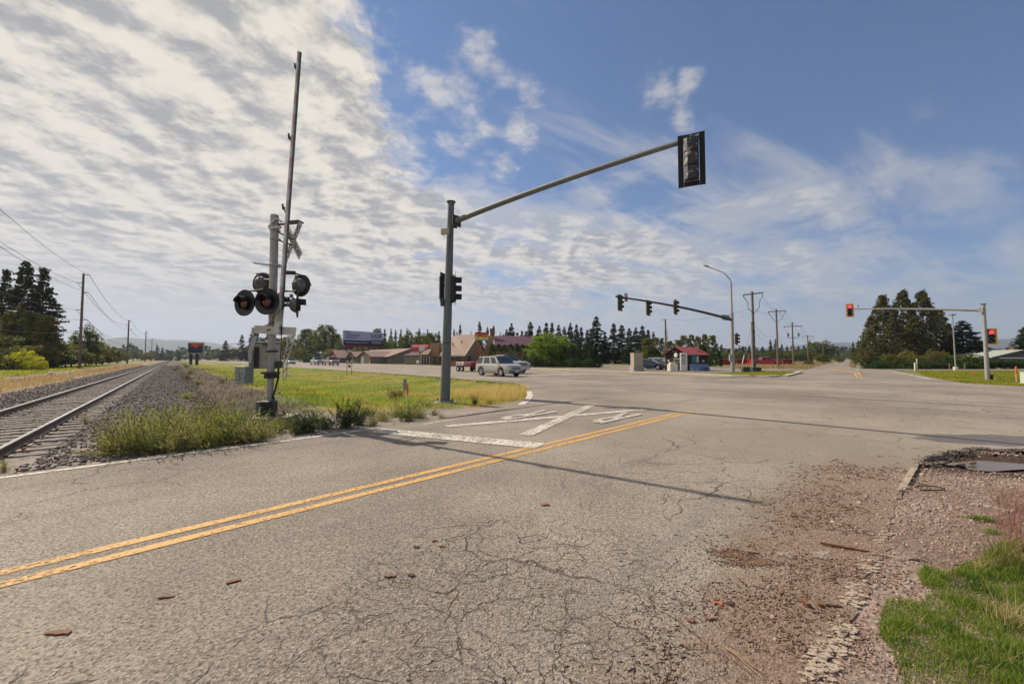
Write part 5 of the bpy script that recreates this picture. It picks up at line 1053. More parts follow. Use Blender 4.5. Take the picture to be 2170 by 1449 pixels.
b = MB(); b.box(((x0+x1)/2, 96.6, zb-.08), (x1-x0+.5, 3.8, .16)); b.build('awning_beam', TRIM, r2, world=True)
b = MB(); b.box((P2(898.5, 0).x, 95.3, zb/2-.05), (.55, .5, zb-.1)); b.build('column', TANW, r2, world=True)
b = MB(); xa, xb = P2(902, 0).x, P2(922, 0).x; vs = [(xa, 92.8, 2.55), (xa+1.9, 92.8, 2.55), (xb, 95.0, 4.0), (xa+1.2, 95.0, 4.0)]; b.add(vs+[(a, c, d-.12) for a, c, d in vs], [(0, 1, 2, 3), (7, 6, 5, 4), (0, 4, 5, 1), (1, 5, 6, 2)]); b.build('porch_roof', ROOFT, r2, world=True)
for k in range(4):
    b = MB(); b.box((xa+.25+k*.62, 92.95, 1.2), (.09, .09, 2.4)); b.build('porch_post', WHTD, r2, world=True)
b = MB(); b.box((xa+1.1, 93.4, 1.2), (1.7, .1, 2.2)); b.box((P2(929, 0).x, 94.92, 1.1), (1.1, .1, 2.1)); b.build('window', GLS, r2, world=True)
r3 = thing('shed', 'low olive shed with a maroon roof beyond the red awning', 'building', (*uv(100, 58), 0)); b = MB(); xa, xb = P2(866, 0, 108).x, P2(899, 0, 108).x; b.box(((xa+xb)/2, 111, 1.25), (xb-xa, 6, 2.5)); b.build('wall', STUC, r3, world=True)
b = MB(); vs = [(xa-.3, 107.6, 2.45), (xb+.2, 107.6, 2.45), (xb, 111, 3.8), (xa+2.4, 111, 3.8)]; b.add(vs+[(a, c, d-.15) for a, c, d in vs], [(0, 1, 2, 3), (7, 6, 5, 4), (0, 4, 5, 1), (0, 3, 7, 4)]); vs = [(xa-.3, 114.6, 2.45), (xb+.2, 114.6, 2.45), (xb, 111, 3.8), (xa+2.4, 111, 3.8)]; b.add(vs, [(3, 2, 1, 0)]); b.build('roof', PUR, r3, world=True)
# pylon sign
Bs = Vector(((1021-1085)/F*70, 70, 0)); zs0, zs1 = at(0, 721, 70).z, at(0, 705, 70).z; s1 = thing('pylon_sign', 'red and yellow bar sign reading JAGZ on a dark pole', 'sign', Bs)
b = MB(); b.tube([Bs, Bs+Vector((0, 0, zs0))], .10, 10); b.build('pole', DARK, s1, world=True)
Ws, Hs = 2.3, zs1-zs0; M_ = xf(face(.12, -.99), (0, 0, (zs0+zs1)/2)); b = MB(); b.T = M_; b.box((0, 0, 0), (Ws+.12, .5, Hs+.1)); cb = b.build('cabinet', BLK, s1)
mg = bpy.data.materials.new('sign_gradient'); mg.use_nodes = True; q = G(mg.node_tree); bb = mg.node_tree.nodes['Principled BSDF']; _, _, zz = q.sep(q.n('ShaderNodeTexCoord').outputs['Generated']); q.set(bb.inputs['Base Color'], q.mix(q.ss(zz, .16, .2), (.35, .60, .50), q.mix(q.ss(zz, .2, 1.0), (.80, .55, .05), (.60, .03, .02))))
b = MB(); b.T = M_; b.box((0, -.26, 0), (Ws, .02, Hs)); sp = b.build('sign_face', mg, cb); text('JAGZ', Ws*.74, Hs*.62, M_ @ Matrix.Translation((.05, -.275, .12)) @ Matrix.Shear('XZ', 4, (0, 0)), LET, 'lettering', cb, bold=.015); text('CASINO RESTAURANT', Ws*.86, Hs*.10, M_ @ Matrix.Translation((0, -.275, -Hs*.41)), LET, 'lettering', cb)
# kiosk
K = Vector((21.6, 49.0, 0)); kk = thing('coffee_kiosk', 'small dark drive up kiosk with a red metal roof on the far corner', 'kiosk', K, R(30.5))
DKW = wm('dark_siding', (.018, .011, .010), var=.3); RR = wm('red_metal_roof', (.18, .024, .032), rough=.4, var=.12)
gable(kk, 0, 3.8, 0, 3.26, 2.05, 2.95, DKW, RR, .26, th=.07)
b = MB()
for k in range(13):
    x_ = -.22+k*.35; b.bar((x_, -.25, 1.99), (x_, 1.63, 3.03), .03, .04)
b.build('roof_rib', wm('pale_red_rib', (.55, .16, .15)), kk)
b = MB(); b.box((2.0, -.16, .42), (3.5, .16, .84)); b.build('skirt', wm('blue_white_panel', (.20, .26, .42), col2=(.45, .48, .55), var=.15, scale=1.2), kk)
b = MB(); b.box((1.15, -.05, 1.45), (.95, .05, .95)); o = b.build('poster', wm('teal_poster', (.03, .22, .26), col2=(.10, .16, .10), var=.2, scale=2), kk); b = MB(); b.box((1.85, -.05, 1.4), (.42, .05, .8)); b.build('poster', WHTD, kk); b = MB(); b.box((3.0, -.05, 1.2), (.4, .04, .22)); b.build('notice', WHTD, kk)
b = MB(); b.T = Matrix.Translation((-.04, 1.65, 1.95)) @ Matrix.Rotation(-pi/2, 4, 'Z'); b.lathe([(.001, .05), (.26, .05), (.28, .03), (.28, 0)], n=24); b.build('round_sign', WHT, kk)
b = MB(); b.box((-.04, 1.45, 1.25), (.06, 1.0, .55)); f_ = b.build('serving_window', TRIM, kk); b = MB(); b.box((-.08, 1.45, 1.25), (.02, .86, .42)); b.build('pane', wm('menu_glass', (.07, .06, .045), rough=.2), f_)
b = MB(); b.T = Matrix.Translation((-.05, 2.75, 1.25)) @ Matrix.Rotation(-pi/2, 4, 'Z') @ Matrix(((1, 0, 0, 0), (0, 0, -1, 0), (0, 1, 0, 0), (0, 0, 0, 1))); b.prism([((.17 if k % 2 == 0 else .07)*sin(k*pi/5), (.17 if k % 2 == 0 else .07)*cos(k*pi/5)) for k in range(10)], 0, .02); b.build('star', WHT, kk)
for yy_ in (1.45, 1.85): b = MB(); b.tube([(-.3, yy_, 2.45), (-.3, yy_, 2.38)], .05, 8); b.build('eave_lamp', WHT, kk)
sb = at(1449, 782.5, 47.4); sb.z = 0; s2 = thing('menu_board', 'tall white arched board reading BEST IN THE WEST in front of the kiosk', 'sign', sb, R(6))
b = MB(); pr = [(-.42, .12), (.42, .12), (.42, 2.05)]+[(.42*cos(t), 2.05+.16*sin(t)) for t in np.linspace(.2, pi-.2, 8)]+[(-.42, 2.05)]; b.prism(pr, -.06, .06, M=Matrix(((1, 0, 0, 0), (0, 0, -1, 0), (0, 1, 0, 0), (0, 0, 0, 1)))); pb = b.build('board', WHT, s2)
for s, z_, w_ in (('BEST', 1.38, .42), ('IN THE', 1.13, .56), ('WEST', .88, .46)): text(s, w_, .17, xf(0, (.0, -.067, z_)), LET, 'lettering', pb, bold=.03)
text('BG', .5, .32, xf(0, (.0, -.067, 1.86)), LET, 'emblem', pb, bold=.02); b = MB(); b.box((0, -.066, 1.57), (.74, .012, .05)); b.box((0, -.066, .38), (.8, .012, .03)); b.build('rule_line', BOXG, pb)
fz = at(1425, 784, 48.3); b = MB(); b.T = xf(R(10), (fz.x, fz.y, 0)); b.box((0, 0, .42), (.98, .7, .84)); b.box((.05, .12, .95), (.7, .4, .24)); b.box((0, -.36, .50), (.52, .02, .44)); o = b.build('ice_freezer', WHTD, loc=(fz.x, fz.y, 0), world=True, bevel=.02); tag(o, 'white ice chest standing at the left end of the kiosk', 'freezer')
bx = at(1499, 786, 50); b = MB(); b.box((bx.x, bx.y, .2), (.42, .4, .4)); o = b.build('crate', wm('blue_crate', (.08, .13, .30)), loc=(bx.x, bx.y, 0), world=True); tag(o, 'small blue crate at the right end of the kiosk', 'crate')
# signal cabinet
cbp = at(1349.5, 786, 48.5); c1 = thing('control_cabinet', 'tall beige traffic signal cabinet on a concrete base at the far kerb', 'cabinet', (cbp.x, cbp.y, 0), R(15)); s_ = 48.5/F
b = MB(); b.box((0, 0, .28), (1.42, .95, .56)); b.build('base', CONC, c1); b = MB(); b.box((0, 0, .56+.80), (1.22, .80, 1.6)); b.box((0, 0, 2.18), (1.30, .88, .06)); bd = b.build('cabinet_body', wm('cabinet_beige', (.42, .36, .27), rough=.5, var=.1), c1, bevel=.02)
b = MB(); b.box((0, -.41, 1.36), (1.05, .02, 1.45)); dd = b.build('door', wm('cabinet_beige', (.42, .36, .27)), c1, bevel=.01)
for x_, z_ in ((-.18, 1.72), (.15, 1.72), (-.02, 1.55), (-.1, 1.36), (.05, 1.36)): b = MB(); b.box((x_, -.425, z_), (.05, .01, .07)); b.build('vent', DARK, dd)
gs = at(1351, 743.5, 52); gg = thing('street_name_sign', 'small green street sign on a thin post behind the beige cabinet', 'sign', (gs.x, gs.y, 0)); b = MB(); b.box((gs.x, gs.y, gs.z), (.62, .03, .22)); b.build('sign_panel', wm('pale_green_sign', (.10, .28, .18)), gg, world=True); b = MB(); b.tube([(gs.x, gs.y, 0), (gs.x, gs.y, gs.z)], .03, 8); b.build('post', GALV, gg, world=True)
# red slatted fence
fa, fb = at(1523, 762, 92), at(1679, 762, 86); ff_ = thing('slatted_fence', 'long chain link fence with dark red slats beyond the power poles', 'fence', (fa.x, fa.y, 0)); RF = wm('red_slats', (.20, .012, .016), var=.3, scale=2)
dF = Vector((fb.x-fa.x, fb.y-fa.y, 0)); n = int(dF.length/3.2)
for k in range(n):
    a = Vector((fa.x, fa.y, 0))+dF*(k/n); c = Vector((fa.x, fa.y, 0))+dF*((k+1)/n); b = MB(); b.bar(a+Vector((0, 0, .75)), c+Vector((0, 0, .75)), .04, 1.3); b.build('slat_panel', RF, ff_, world=True)
    b = MB(); b.tube([a, a+Vector((0, 0, 1.55))], .05, 8); b.build('fence_post', GALVL, ff_, world=True)
b = MB(); b.tube([Vector((fa.x, fa.y, 1.45)), Vector((fb.x, fb.y, 1.45))], .035, 6); b.build('top_rail', GALVL, ff_, world=True)
# right house
Yh = 74; hx = at(2093, 750, Yh).x; h1 = thing('house', 'low grey house with a wide pale gable roof behind the hedge at the right edge', 'house', (hx, Yh, -.3))
gable(h1, 0.6, 11, 0, 11, 2.15, 3.35, wm('slate_siding', (.09, .10, .11)), wm('grey_green_shingles', (.34, .36, .31)), .7, axis='Y')
b = MB(); b.box((6.3, -.1, 1.95), (8.6, .1, .2)); b.box((8.8, -.1, 1.25), (4.2, .1, .26)); b.build('trim_board', WHT, h1); opening(h1, 'window', 2.9, .9, .5, 1.5, 0, TRD, WHTD); opening(h1, 'window', 5.4, 1.3, 1.1, 1.6, 0, TRD)
b = MB(); b.box((9.8, 4, 3.5), (.7, .7, 1.0)); b.build('chimney', wm('brick', (.22, .09, .06)), h1)

# ---------------- vehicles ----------------
CH = mat('chrome', (.65, .65, .66), .15, 1.0, var=.05); TYRE = mat('tyre', (.02, .02, .02), .8, var=.2); RIM = mat('alloy_rim', (.50, .50, .50), .3, .8, var=.1); HLT = mat('headlight_glass', (.55, .55, .52), .1, var=.05, coat=.8); TLT = mat('tail_lamp', (.35, .02, .02), .2); PLT = mat('licence_plate', (.6, .62, .68), .5); CGL = mat('car_glass', (.025, .035, .045), .05, var=.1, spec=.9)
def carpaint(n, c, r=.28): return mat(n, c, r, .25, var=.05, coat=.7)
SPEC = {
 'suv': dict(L=4.65, W=1.84, wb=2.72, r=.36, zb=.26, top=[(-2.325, .62), (-2.29, .88), (-2.2, 1.04), (.95, 1.04), (1.25, 1.06), (1.75, 1.0), (2.12, .90), (2.28, .72), (2.325, .55)], gh=(-2.18, 1.18, -1.85, .42, 1.03, 1.66), pil=(.0, .27, .32, .62, .67, .93), bed=None),
 'pickup': dict(L=5.85, W=1.98, wb=3.6, r=.41, zb=.36, top=[(-2.925, .75), (-2.9, 1.28), (-1.2, 1.30), (1.0, 1.24), (1.35, 1.26), (2.3, 1.20), (2.75, 1.1), (2.88, .95), (2.925, .62)], gh=(-1.15, 1.30, -.95, .55, 1.24, 1.86), pil=(.0, .05, .40, .45, .93), bed=(-2.8, -1.25)),
 'car': dict(L=4.6, W=1.80, wb=2.7, r=.33, zb=.22, top=[(-2.3, .60), (-2.25, .90), (-1.8, .98), (1.0, .92), (1.3, .93), (1.9, .84), (2.2, .70), (2.3, .5)], gh=(-1.75, 1.2, -.95, .25, .92, 1.43), pil=(.0, .10, .48, .53, .93), bed=None)}
def make_car(kind, label, cat, paint_, loc, heading, name=None, group=None, lod=0, clad=None):
    sp = SPEC[kind]; L_, W_, wb, r, zb = sp['L'], sp['W'], sp['wb'], sp['r'], sp['zb']
    t = thing(name or {'suv': 'suv', 'pickup': 'pickup_truck', 'car': 'parked_car'}[kind], label, cat, loc, atan2(heading[1], heading[0]), group)
    xs = sorted(set(list(np.linspace(-L_/2, L_/2, 64))+[p[0] for p in sp['top']])); tx = [p[0] for p in sp['top']]; tz = [p[1] for p in sp['top']]
    b = MB(); rings = []
    for x in xs:
        zt = float(np.interp(x, tx, tz)); z0 = zb+.12*max(0, (abs(x)-(L_/2-.25))/.25)
        for xw in (-wb/2, wb/2):
            ra = r+.07; dx = x-xw
            if abs(dx) < ra: z0 = max(z0, r+sqrt(ra*ra-dx*dx)*.97)
        hw = W_/2*(1-.13*max(0, (abs(x)-(L_/2-.55))/.55)**1.6)
        z0 = min(z0, zt-.1); h = zt-z0
        half = [(hw*.93, z0), (hw*.985, z0+h*.12), (hw, z0+h*.45), (hw*.985, z0+h*.72), (hw*.95, z0+h*.93), (hw*.88, zt), (hw*.45, zt+.02), (0, zt+.028)]
        rings.append([(x, y_, z_) for y_, z_ in half]+[(x, -y_, z_) for y_, z_ in half[-2::-1]])
    n = len(rings[0]); vs = [p for rg in rings for p in rg]; fs = []
    for i in range(len(rings)-1):
        for k in range(n-1): fs.append((i*n+k, i*n+k+1, (i+1)*n+k+1, (i+1)*n+k))
        fs.append((i*n+n-1, i*n, (i+1)*n, (i+1)*n+n-1))
    fs.append(tuple(range(n))[::-1]); fs.append(tuple(range((len(rings)-1)*n, len(rings)*n)))
    b.add(vs, fs); body = b.build('body', paint_, t, smooth=True)
    xr, xf_, ur, uf, zbt, zr = sp['gh']; wbt, wrf = W_/2*.93, W_/2*.74
    def side(s, v, sg): x = (xr+(xf_-xr)*s)*(1-v)+(ur+(uf-ur)*s)*v; return (x, sg*(wbt*(1-v)+wrf*v), zbt*(1-v)+zr*v)
    b = MB(); pl = list(sp['pil'])+[1.0]; 
    for sg in (-1, 1):
        for i in range(len(pl)-1):
            if i % 2 == 1 or (i == 0 and pl[1] < .12) : pass
        # painted frame: full side sheet with the windows proud of it
        q_ = [side(0, 0, sg), side(1, 0, sg), side(1, 1, sg), side(0, 1, sg)]; b.add(q_, [(0, 1, 2, 3) if sg < 0 else (3, 2, 1, 0)])
    b.add([side(0, 0, -1), side(0, 0, 1), side(0, 1, 1), side(0, 1, -1)], [(3, 2, 1, 0)]); b.add([side(1, 0, -1), side(1, 0, 1), side(1, 1, 1), side(1, 1, -1)], [(0, 1, 2, 3)])
    b.build('cabin_frame', paint_, t)
    b = MB(); e = .04; N_ = 5; vs = []; 
    for i in range(N_+1):
        x = ur-e+(uf+e-ur+e)*i/N_
        for k in range(N_+1): y = -wrf+2*wrf*k/N_; vs.append((x, y, zr+.05*(1-(2*k/N_-1)**2)*(1-.5*(2*i/N_-1)**2)))
    b.add(vs, [(i*(N_+1)+k, (i+1)*(N_+1)+k, (i+1)*(N_+1)+k+1, i*(N_+1)+k+1) for i in range(N_) for k in range(N_)]); b.box(((ur+uf)/2, 0, zr-.012), (uf-ur+2*e, 2*wrf, .022)); b.build('roof', paint_, t, smooth=True)
    segs = [(pl[i], pl[i+1]) for i in range(len(pl)-1) if pl[i+1]-pl[i] > .12]
    for sg in (-1, 1):
        for s0, s1 in segs:
            o_ = sg*.012; q_ = [side(s0+.015, .10, sg), side(s1-.015, .10, sg), side(s1-.015, .88, sg), side(s0+.015, .88, sg)]; q_ = [(x, y+o_, z) for x, y, z in q_]; b = MB(); b.add(q_, [(0, 1, 2, 3) if sg < 0 else (3, 2, 1, 0)]); b.build('side_window', CGL, t)
    for s, nm, dx in ((1, 'windscreen', .015), (0, 'rear_window', -.015)):
        q_ = []
        for v, k in ((.08, -.93), (.08, .93), (.92, .93), (.92, -.93)): p = side(s, v, 1); q_.append((p[0]+dx, p[1]*k, p[2]+.012))
        b = MB(); b.add(q_, [(0, 1, 2, 3) if s == 1 else (3, 2, 1, 0)]); b.build(nm, CGL, t)
    for xw in (-wb/2, wb/2):
        for sg in (-1, 1):
            M = Matrix.Translation((xw, sg*(W_/2-.13), r)) @ (Matrix.Identity(4) if sg < 0 else Matrix.Rotation(pi, 4, 'Z'))
            b = MB(); b.T = M; b.lathe([(r*.62, .10), (r*.70, .125), (r*.93, .12), (r, .08), (r, -.10), (r*.9, -.12), (r*.3, -.12)], n=28); w_ = b.build('wheel', TYRE, t, smooth=True)
            b = MB(); b.T = M; b.lathe([(r*.64, .112), (r*.60, .085), (r*.12, .10), (.001, .105)], n=28)
            for k in range(6): a = k*pi/3; b.bar((0, -.112, 0), (r*.6*cos(a), -.105, r*.6*sin(a)), .05, .025, up=(0, 1, 0))
            b.build('rim', RIM, w_, smooth=False)
            if lod: pass
    hz_ = .70 if kind != 'pickup' else .95
    for sg in (-1, 1):
        b = MB(); b.box((L_/2-.07, sg*(W_/2-.28), hz_), (.16, .36, .15 if kind != 'pickup' else .24), rz=-sg*.22); b.build('headlight', HLT, t, bevel=.02)
        b = MB(); b.box((-L_/2+.05, sg*(W_/2-.18), hz_+.12), (.10, .14, .36)); b.build('tail_light', TLT, t)
        b = MB(); b.box((xf_-.12, sg*(W_/2+.06), zbt+.08), (.14, .16, .13)); b.build('wing_mirror', paint_, t, bevel=.03)
        if kind == 'suv': b = MB(); b.box((L_/2-.05, sg*(W_/2-.34), .40), (.08, .12, .1)); b.build('fog_lamp', BLK, t)
        b = MB(); b.box((-.1, sg*(W_/2-.01), (zb+.10)), (wb-2*r-.25, .05, .20)); b.build('side_skirt', clad or paint_, t, bevel=.015)
        b = MB(); b.box((.35, sg*(W_/2+.003), hz_+.08), (.16, .02, .03)); b.box((-.62, sg*(W_/2+.003), hz_+.08), (.16, .02, .03)); b.build('door_handle', CH, t)
    b = MB(); b.box((L_/2-.035, 0, hz_-.01), (.08, W_*.46, .16 if kind != 'pickup' else .30)); gr = b.build('grille', BLK, t, bevel=.01)
    b = MB(); b.box((L_/2+.008, 0, hz_), (.02, W_*.46, .035)); 
    if kind == 'pickup': b.box((L_/2+.008, 0, hz_+.15), (.02, W_*.5, .03)); b.box((L_/2+.008, 0, hz_-.15), (.02, W_*.5, .03))
    b.build('grille_bar', CH, gr)
    b = MB(); b.box((L_/2-.04, 0, zb+.16), (.20, W_*.86, .20)); bp = b.build('bumper', clad if (clad and kind != 'pickup') else (CH if kind == 'pickup' else paint_), t, bevel=.04)
    b = MB(); b.box((L_/2+.07, 0, zb+.2), (.02, .34, .14)); b.build('licence_plate', PLT, t)
    b = MB(); b.box((-L_/2+.04, 0, zb+.18), (.2, W_*.88, .2)); b.build('rear_bumper', clad or paint_, t, bevel=.04)
    if kind == 'suv':
        for sg in (-1, 1): b = MB(); b.bar((ur+.1, sg*wrf*.86, zr+.08), (uf-.1, sg*wrf*.86, zr+.08), .035, .03); b.build('roof_rail', DARK, t)
    if kind == 'pickup': b = MB(); b.box((-2.05, 0, 1.325), (1.6, W_*.8, .03)); b.build('bed_cover', BLKM, t)
    return t
hd_ = (.648, -.762)
def gl_(px, Y): return ((px-1085)/F*Y, Y, 0)
SLV = carpaint('silver_paintwork', (.44, .42, .38)); TANP = carpaint('champagne_paintwork', (.42, .37, .31)); CLD = mat('grey_cladding', (.16, .155, .15), .6)
make_car('suv', 'silver suv with grey lower trim, in the nearest highway lane', 'suv', SLV, gl_(1057, 34.2), hd_, clad=CLD)
make_car('pickup', 'champagne pickup truck half hidden behind the silver suv', 'pickup truck', TANP, gl_(1070, 41.5), hd_)
def trailer(label, loc):
    t = thing('utility_trailer', label, 'trailer', loc, atan2(hd_[1], hd_[0])); RT = mat('trailer_red', (.28, .05, .05), .5, var=.3)
    b = MB(); b.box((0, 0, .62), (4.2, 1.9, .10)); b.build('deck', DARK, t)
    b = MB()
    for sg in (-1, 1):
        b.bar((-2.1, sg*.95, 1.15), (2.1, sg*.95, 1.15), .05, .05); b.bar((-2.1, sg*.95, .9), (2.1, sg*.95, .9), .04, .04)
        for k in range(7): b.bar((-2.1+k*.7, sg*.95, .62), (-2.1+k*.7, sg*.95, 1.3 if k % 2 else 1.15), .045, .045)
    b.build('side_rail', RT, t); b = MB(); b.bar((2.1, 0, .5), (3.6, 0, .5), .1, .1); b.bar((2.1, .8, .55), (3.3, 0, .5), .07, .07); b.bar((2.1, -.8, .55), (3.3, 0, .5), .07, .07); b.build('drawbar', DARK, t)
    b = MB(); b.box((-.6, 0, .92), (1.9, 1.3, .45)); b.build('load', WHTD, t, bevel=.08); b = MB(); b.box((1.1, 0, .9), (1.0, 1.3, .42)); b.build('load', RT, t, bevel=.06)
    for xw in (-.5, .35):
        for sg in (-1, 1):
            M = Matrix.Translation((xw, sg*.98, .34)) @ (Matrix.Identity(4) if sg < 0 else Matrix.Rotation(pi, 4, 'Z')); b = MB(); b.T = M; b.lathe([(.2, .08), (.31, .09), (.34, .06), (.34, -.08), (.1, -.09)], n=22); w_ = b.build('wheel', TYRE, t, smooth=True); b = MB(); b.T = M; b.lathe([(.21, .082), (.08, .07), (.001, .075)], n=20); b.build('rim', RIM, w_)
            b = MB(); b.box((xw, sg*1.0, .74), (.8, .26, .03)); b.build('fender', WHTD, t)
    return t
u0 = np.array(gl_(1070, 41.5)[:2])+UD*6.9; trailer('flat trailer with red side rails towed behind the champagne pickup truck', (*u0, 0))
make_car('pickup', 'maroon pickup truck on the highway before the low brown roofed building', 'pickup truck', carpaint('maroon_paintwork', (.26, .15, .15)), gl_(703, 92), hd_)
make_car('pickup', 'silver grey pickup truck following the maroon one', 'pickup truck', carpaint('grey_paintwork', (.36, .38, .40)), gl_(672, 101), hd_)
make_car('suv', 'pale silver suv seen just right of the crossing signal base', 'suv', carpaint('pale_paintwork', (.50, .52, .52)), gl_(616, 112), hd_, clad=CLD)
NB = carpaint('navy_paintwork', (.018, .028, .07)); WP = carpaint('white_paintwork', (.72, .72, .70))
make_car('car', 'dark blue car parked just right of the beige cabinet', 'car', NB, gl_(1376, 54.5), (.80, -.60), group='cars parked by the kiosk')
make_car('car', 'black parked car between the dark blue car and the kiosk', 'car', carpaint('black_paintwork', (.02, .02, .025)), gl_(1396, 58.5), (.80, -.60), group='cars parked by the kiosk')
make_car('suv', 'white suv parked behind the dark cars by the kiosk', 'suv', WP, gl_(1399, 67), (.95, -.3), group='cars parked by the kiosk', name='parked_car')
make_car('pickup', 'bright red pickup truck in front of the dark red fence', 'pickup truck', carpaint('red_paintwork', (.50, .015, .02)), gl_(1622, 84.5), (.98, -.15), name='pickup_truck')
make_car('car', 'white car peeping out beside the olive shed', 'car', WP, gl_(891, 103), (.2, -.98), name='parked_car')
for i, (px, v_, c_, lab, kd) in enumerate(((436.5, 24.5, WP, 'leftmost tiny white car far down the highway', 'car'), (451, 28.5, SLV, 'second tiny car from the left far down the highway', 'suv'), (472, 28.5, WP, 'third tiny car from the left far down the highway', 'car'), (506, 32, SLV, 'distant car left of the crossing signal, behind the signal mast', 'car'), (521, 32, carpaint('blue_paintwork', (.06, .08, .14)), 'distant dark car just left of the crossing signal', 'suv'))):
    dd = (px-1085)/F; Y = v_/(.762*dd+.648); make_car(kd, lab, 'car', c_, (dd*Y, Y, 0), hd_ if i < 3 else (-hd_[0], -hd_[1]), name='distant_car', group='cars far down the highway')
# ---------------- vegetation ----------------
def rdir(n):
    v = rng.normal(size=(n, 3)); return v/np.linalg.norm(v, axis=1, keepdims=True)
def cards(P, size, asp=.6, dirs=None):
    """small leaf-sized quads around points; dirs = long axis"""
    n = len(P); a = rdir(n) if dirs is None else dirs/np.linalg.norm(dirs, axis=1, keepdims=True); r = rdir(n)
    b = np.cross(a, r); b /= np.linalg.norm(b, axis=1, keepdims=True)+1e-9
    s = np.asarray(size).reshape(-1, 1)*np.ones((n, 1)); a = a*s; b = b*s*asp
    return np.stack([P-a*.9-b*.35, P+a*.1-b, P+a, P+a*.1+b], 1)
def conifer(H_=10, R_=2.0, nl=34, nb=8, seed=0, power=.85, dense=1.0, droop=.35, card=.16, low=.08, ragged=.3):
    rr = np.random.default_rng(seed); out = []
    for i in range(nl):
        f = low+(1-low)*(i+rr.uniform(-.4, .4))/nl; z = f*H_; rad = R_*max(.03, (1-f))**power*rr.uniform(1-ragged, 1+ragged*.5)
        if f < .18: rad *= .75
        for k in range(nb):
            a = rr.uniform(0, 2*pi); L_ = rad*rr.uniform(.65, 1.12); m = max(3, int(L_/card*1.1*dense))
            t = np.sqrt(rr.random(m*3)); x = t*L_; zz = z-droop*x*rr.uniform(.4, 1.3)+.06*x*x/max(L_, .1); side = rr.normal(0, .20, m*3)*(1-.6*t)*L_*.5
            P = np.stack([x*cos(a)-side*sin(a), x*sin(a)+side*cos(a), zz+rr.normal(0, .05, m*3)], 1); d = np.stack([cos(a)+rr.normal(0, .5, m*3), sin(a)+rr.normal(0, .5, m*3), rr.normal(-.15, .35, m*3)], 1)
            out.append(cards(P, card*rr.uniform(.6, 1.3, m*3), .5, d))
    t = np.linspace(0, 1, 40); P = np.stack([t*0, t*0, H_*(.92+.08*t)], 1); out.append(cards(P, card*.5, .4))
    return np.concatenate(out)
def clumpy(shape, nc, per, cr, card, seed=0):
    """shape(rr) -> clump centre; clumps of small leaves"""
    rr = np.random.default_rng(seed); C_ = np.array([shape(rr) for _ in range(nc)]); out = []
    for c in C_:
        n = int(per*rr.uniform(.6, 1.4)); r_ = cr*rr.uniform(.6, 1.35); d = rr.normal(size=(n, 3)); d /= np.linalg.norm(d, axis=1, keepdims=True); d *= (r_*rr.random(n)**.45)[:, None]; d[:, 2] *= .75
        out.append(cards(c+d, card*rr.uniform(.6, 1.3, n), .62))
    return np.concatenate(out)
def sh_round(H_, R_, z0=.25):
    def f(rr):
        d = rr.normal(size=3); d /= np.linalg.norm(d); k = rr.random()**.35; zc = (z0+1)/2*H_; hh = (1-z0)/2*H_
        return np.array([d[0]*R_*k, d[1]*R_*k, zc+d[2]*hh*k*.93])
    return f
def sh_tall(H_, R_, z0=.12):
    def f(rr):
        t = z0+(1-z0)*rr.random()**.9; r_ = R_*sqrt(max(.02, sin(min(1, (1.04-t)/(1.04-z0)*.86+.05)*pi*.62)))*rr.random()**.4; a = rr.uniform(0, 2*pi); return np.array([r_*cos(a), r_*sin(a), t*H_])
    return f
def sh_pine(H_, R_, z0=.03):
    def f(rr):
        t = z0+(1-z0)*rr.random()**1.1; r_ = R_*min(1, (1-t)*1.28+.03)**.95*(.4+.68*rr.random()**.5); a = rr.uniform(0, 2*pi); return np.array([r_*cos(a), r_*sin(a), t*H_])
    return f
def sh_bush(H_, R_):
    def f(rr):
        d = rr.normal(size=3); d /= np.linalg.norm(d); k = rr.random()**.4; return np.array([d[0]*R_*k, d[1]*R_*k, max(.12, abs(d[2])*H_*k*.9)])
    return f
def sh_col(H_, R_):
    def f(rr):
        t = rr.random(); a = rr.uniform(0, 2*pi); r_ = R_*(1-.75*t**4)*(.7+.3*rr.random()); return np.array([r_*cos(a), r_*sin(a), .03*H_+t*H_*.95])
    return f
LM = {'fir': leafmat('fir_needles', (.038, .052, .018), (.085, .100, .030), (.020, .030, .014), .7, .25), 'spruce': leafmat('blue_spruce_needles', (.028, .042, .022), (.055, .072, .032), (.016, .024, .014), .6, .2),
      'pine': leafmat('pine_needles', (.070, .078, .024), (.16, .135, .048), (.035, .042, .018), .8, .25), 'decid': leafmat('broad_leaves', (.085, .115, .02), (.18, .18, .035), (.04, .06, .015), .6, .4),
      'bright': leafmat('bright_leaves', (.15, .23, .025), (.27, .33, .05), (.05, .09, .02), .8, .45), 'olive': leafmat('olive_leaves', (.14, .135, .03), (.30, .24, .055), (.06, .065, .02), .8, .4), 'yellow': leafmat('yellow_leaves', (.38, .36, .02), (.50, .46, .05), (.22, .24, .02), .7, .45),
      'arb': leafmat('arborvitae_leaves', (.030, .060, .015), (.055, .10, .022), (.018, .034, .012), .8, .25), 'arby': leafmat('yellow_green_leaves', (.12, .14, .02), (.22, .21, .04), (.05, .065, .018), .6, .35), 'russet': leafmat('russet_leaves', (.14, .065, .05), (.20, .12, .06), (.08, .07, .04), .7, .3)}
BARK = mat('bark', (.10, .075, .055), .95, var=.3, scale=5)
PROTO = {}
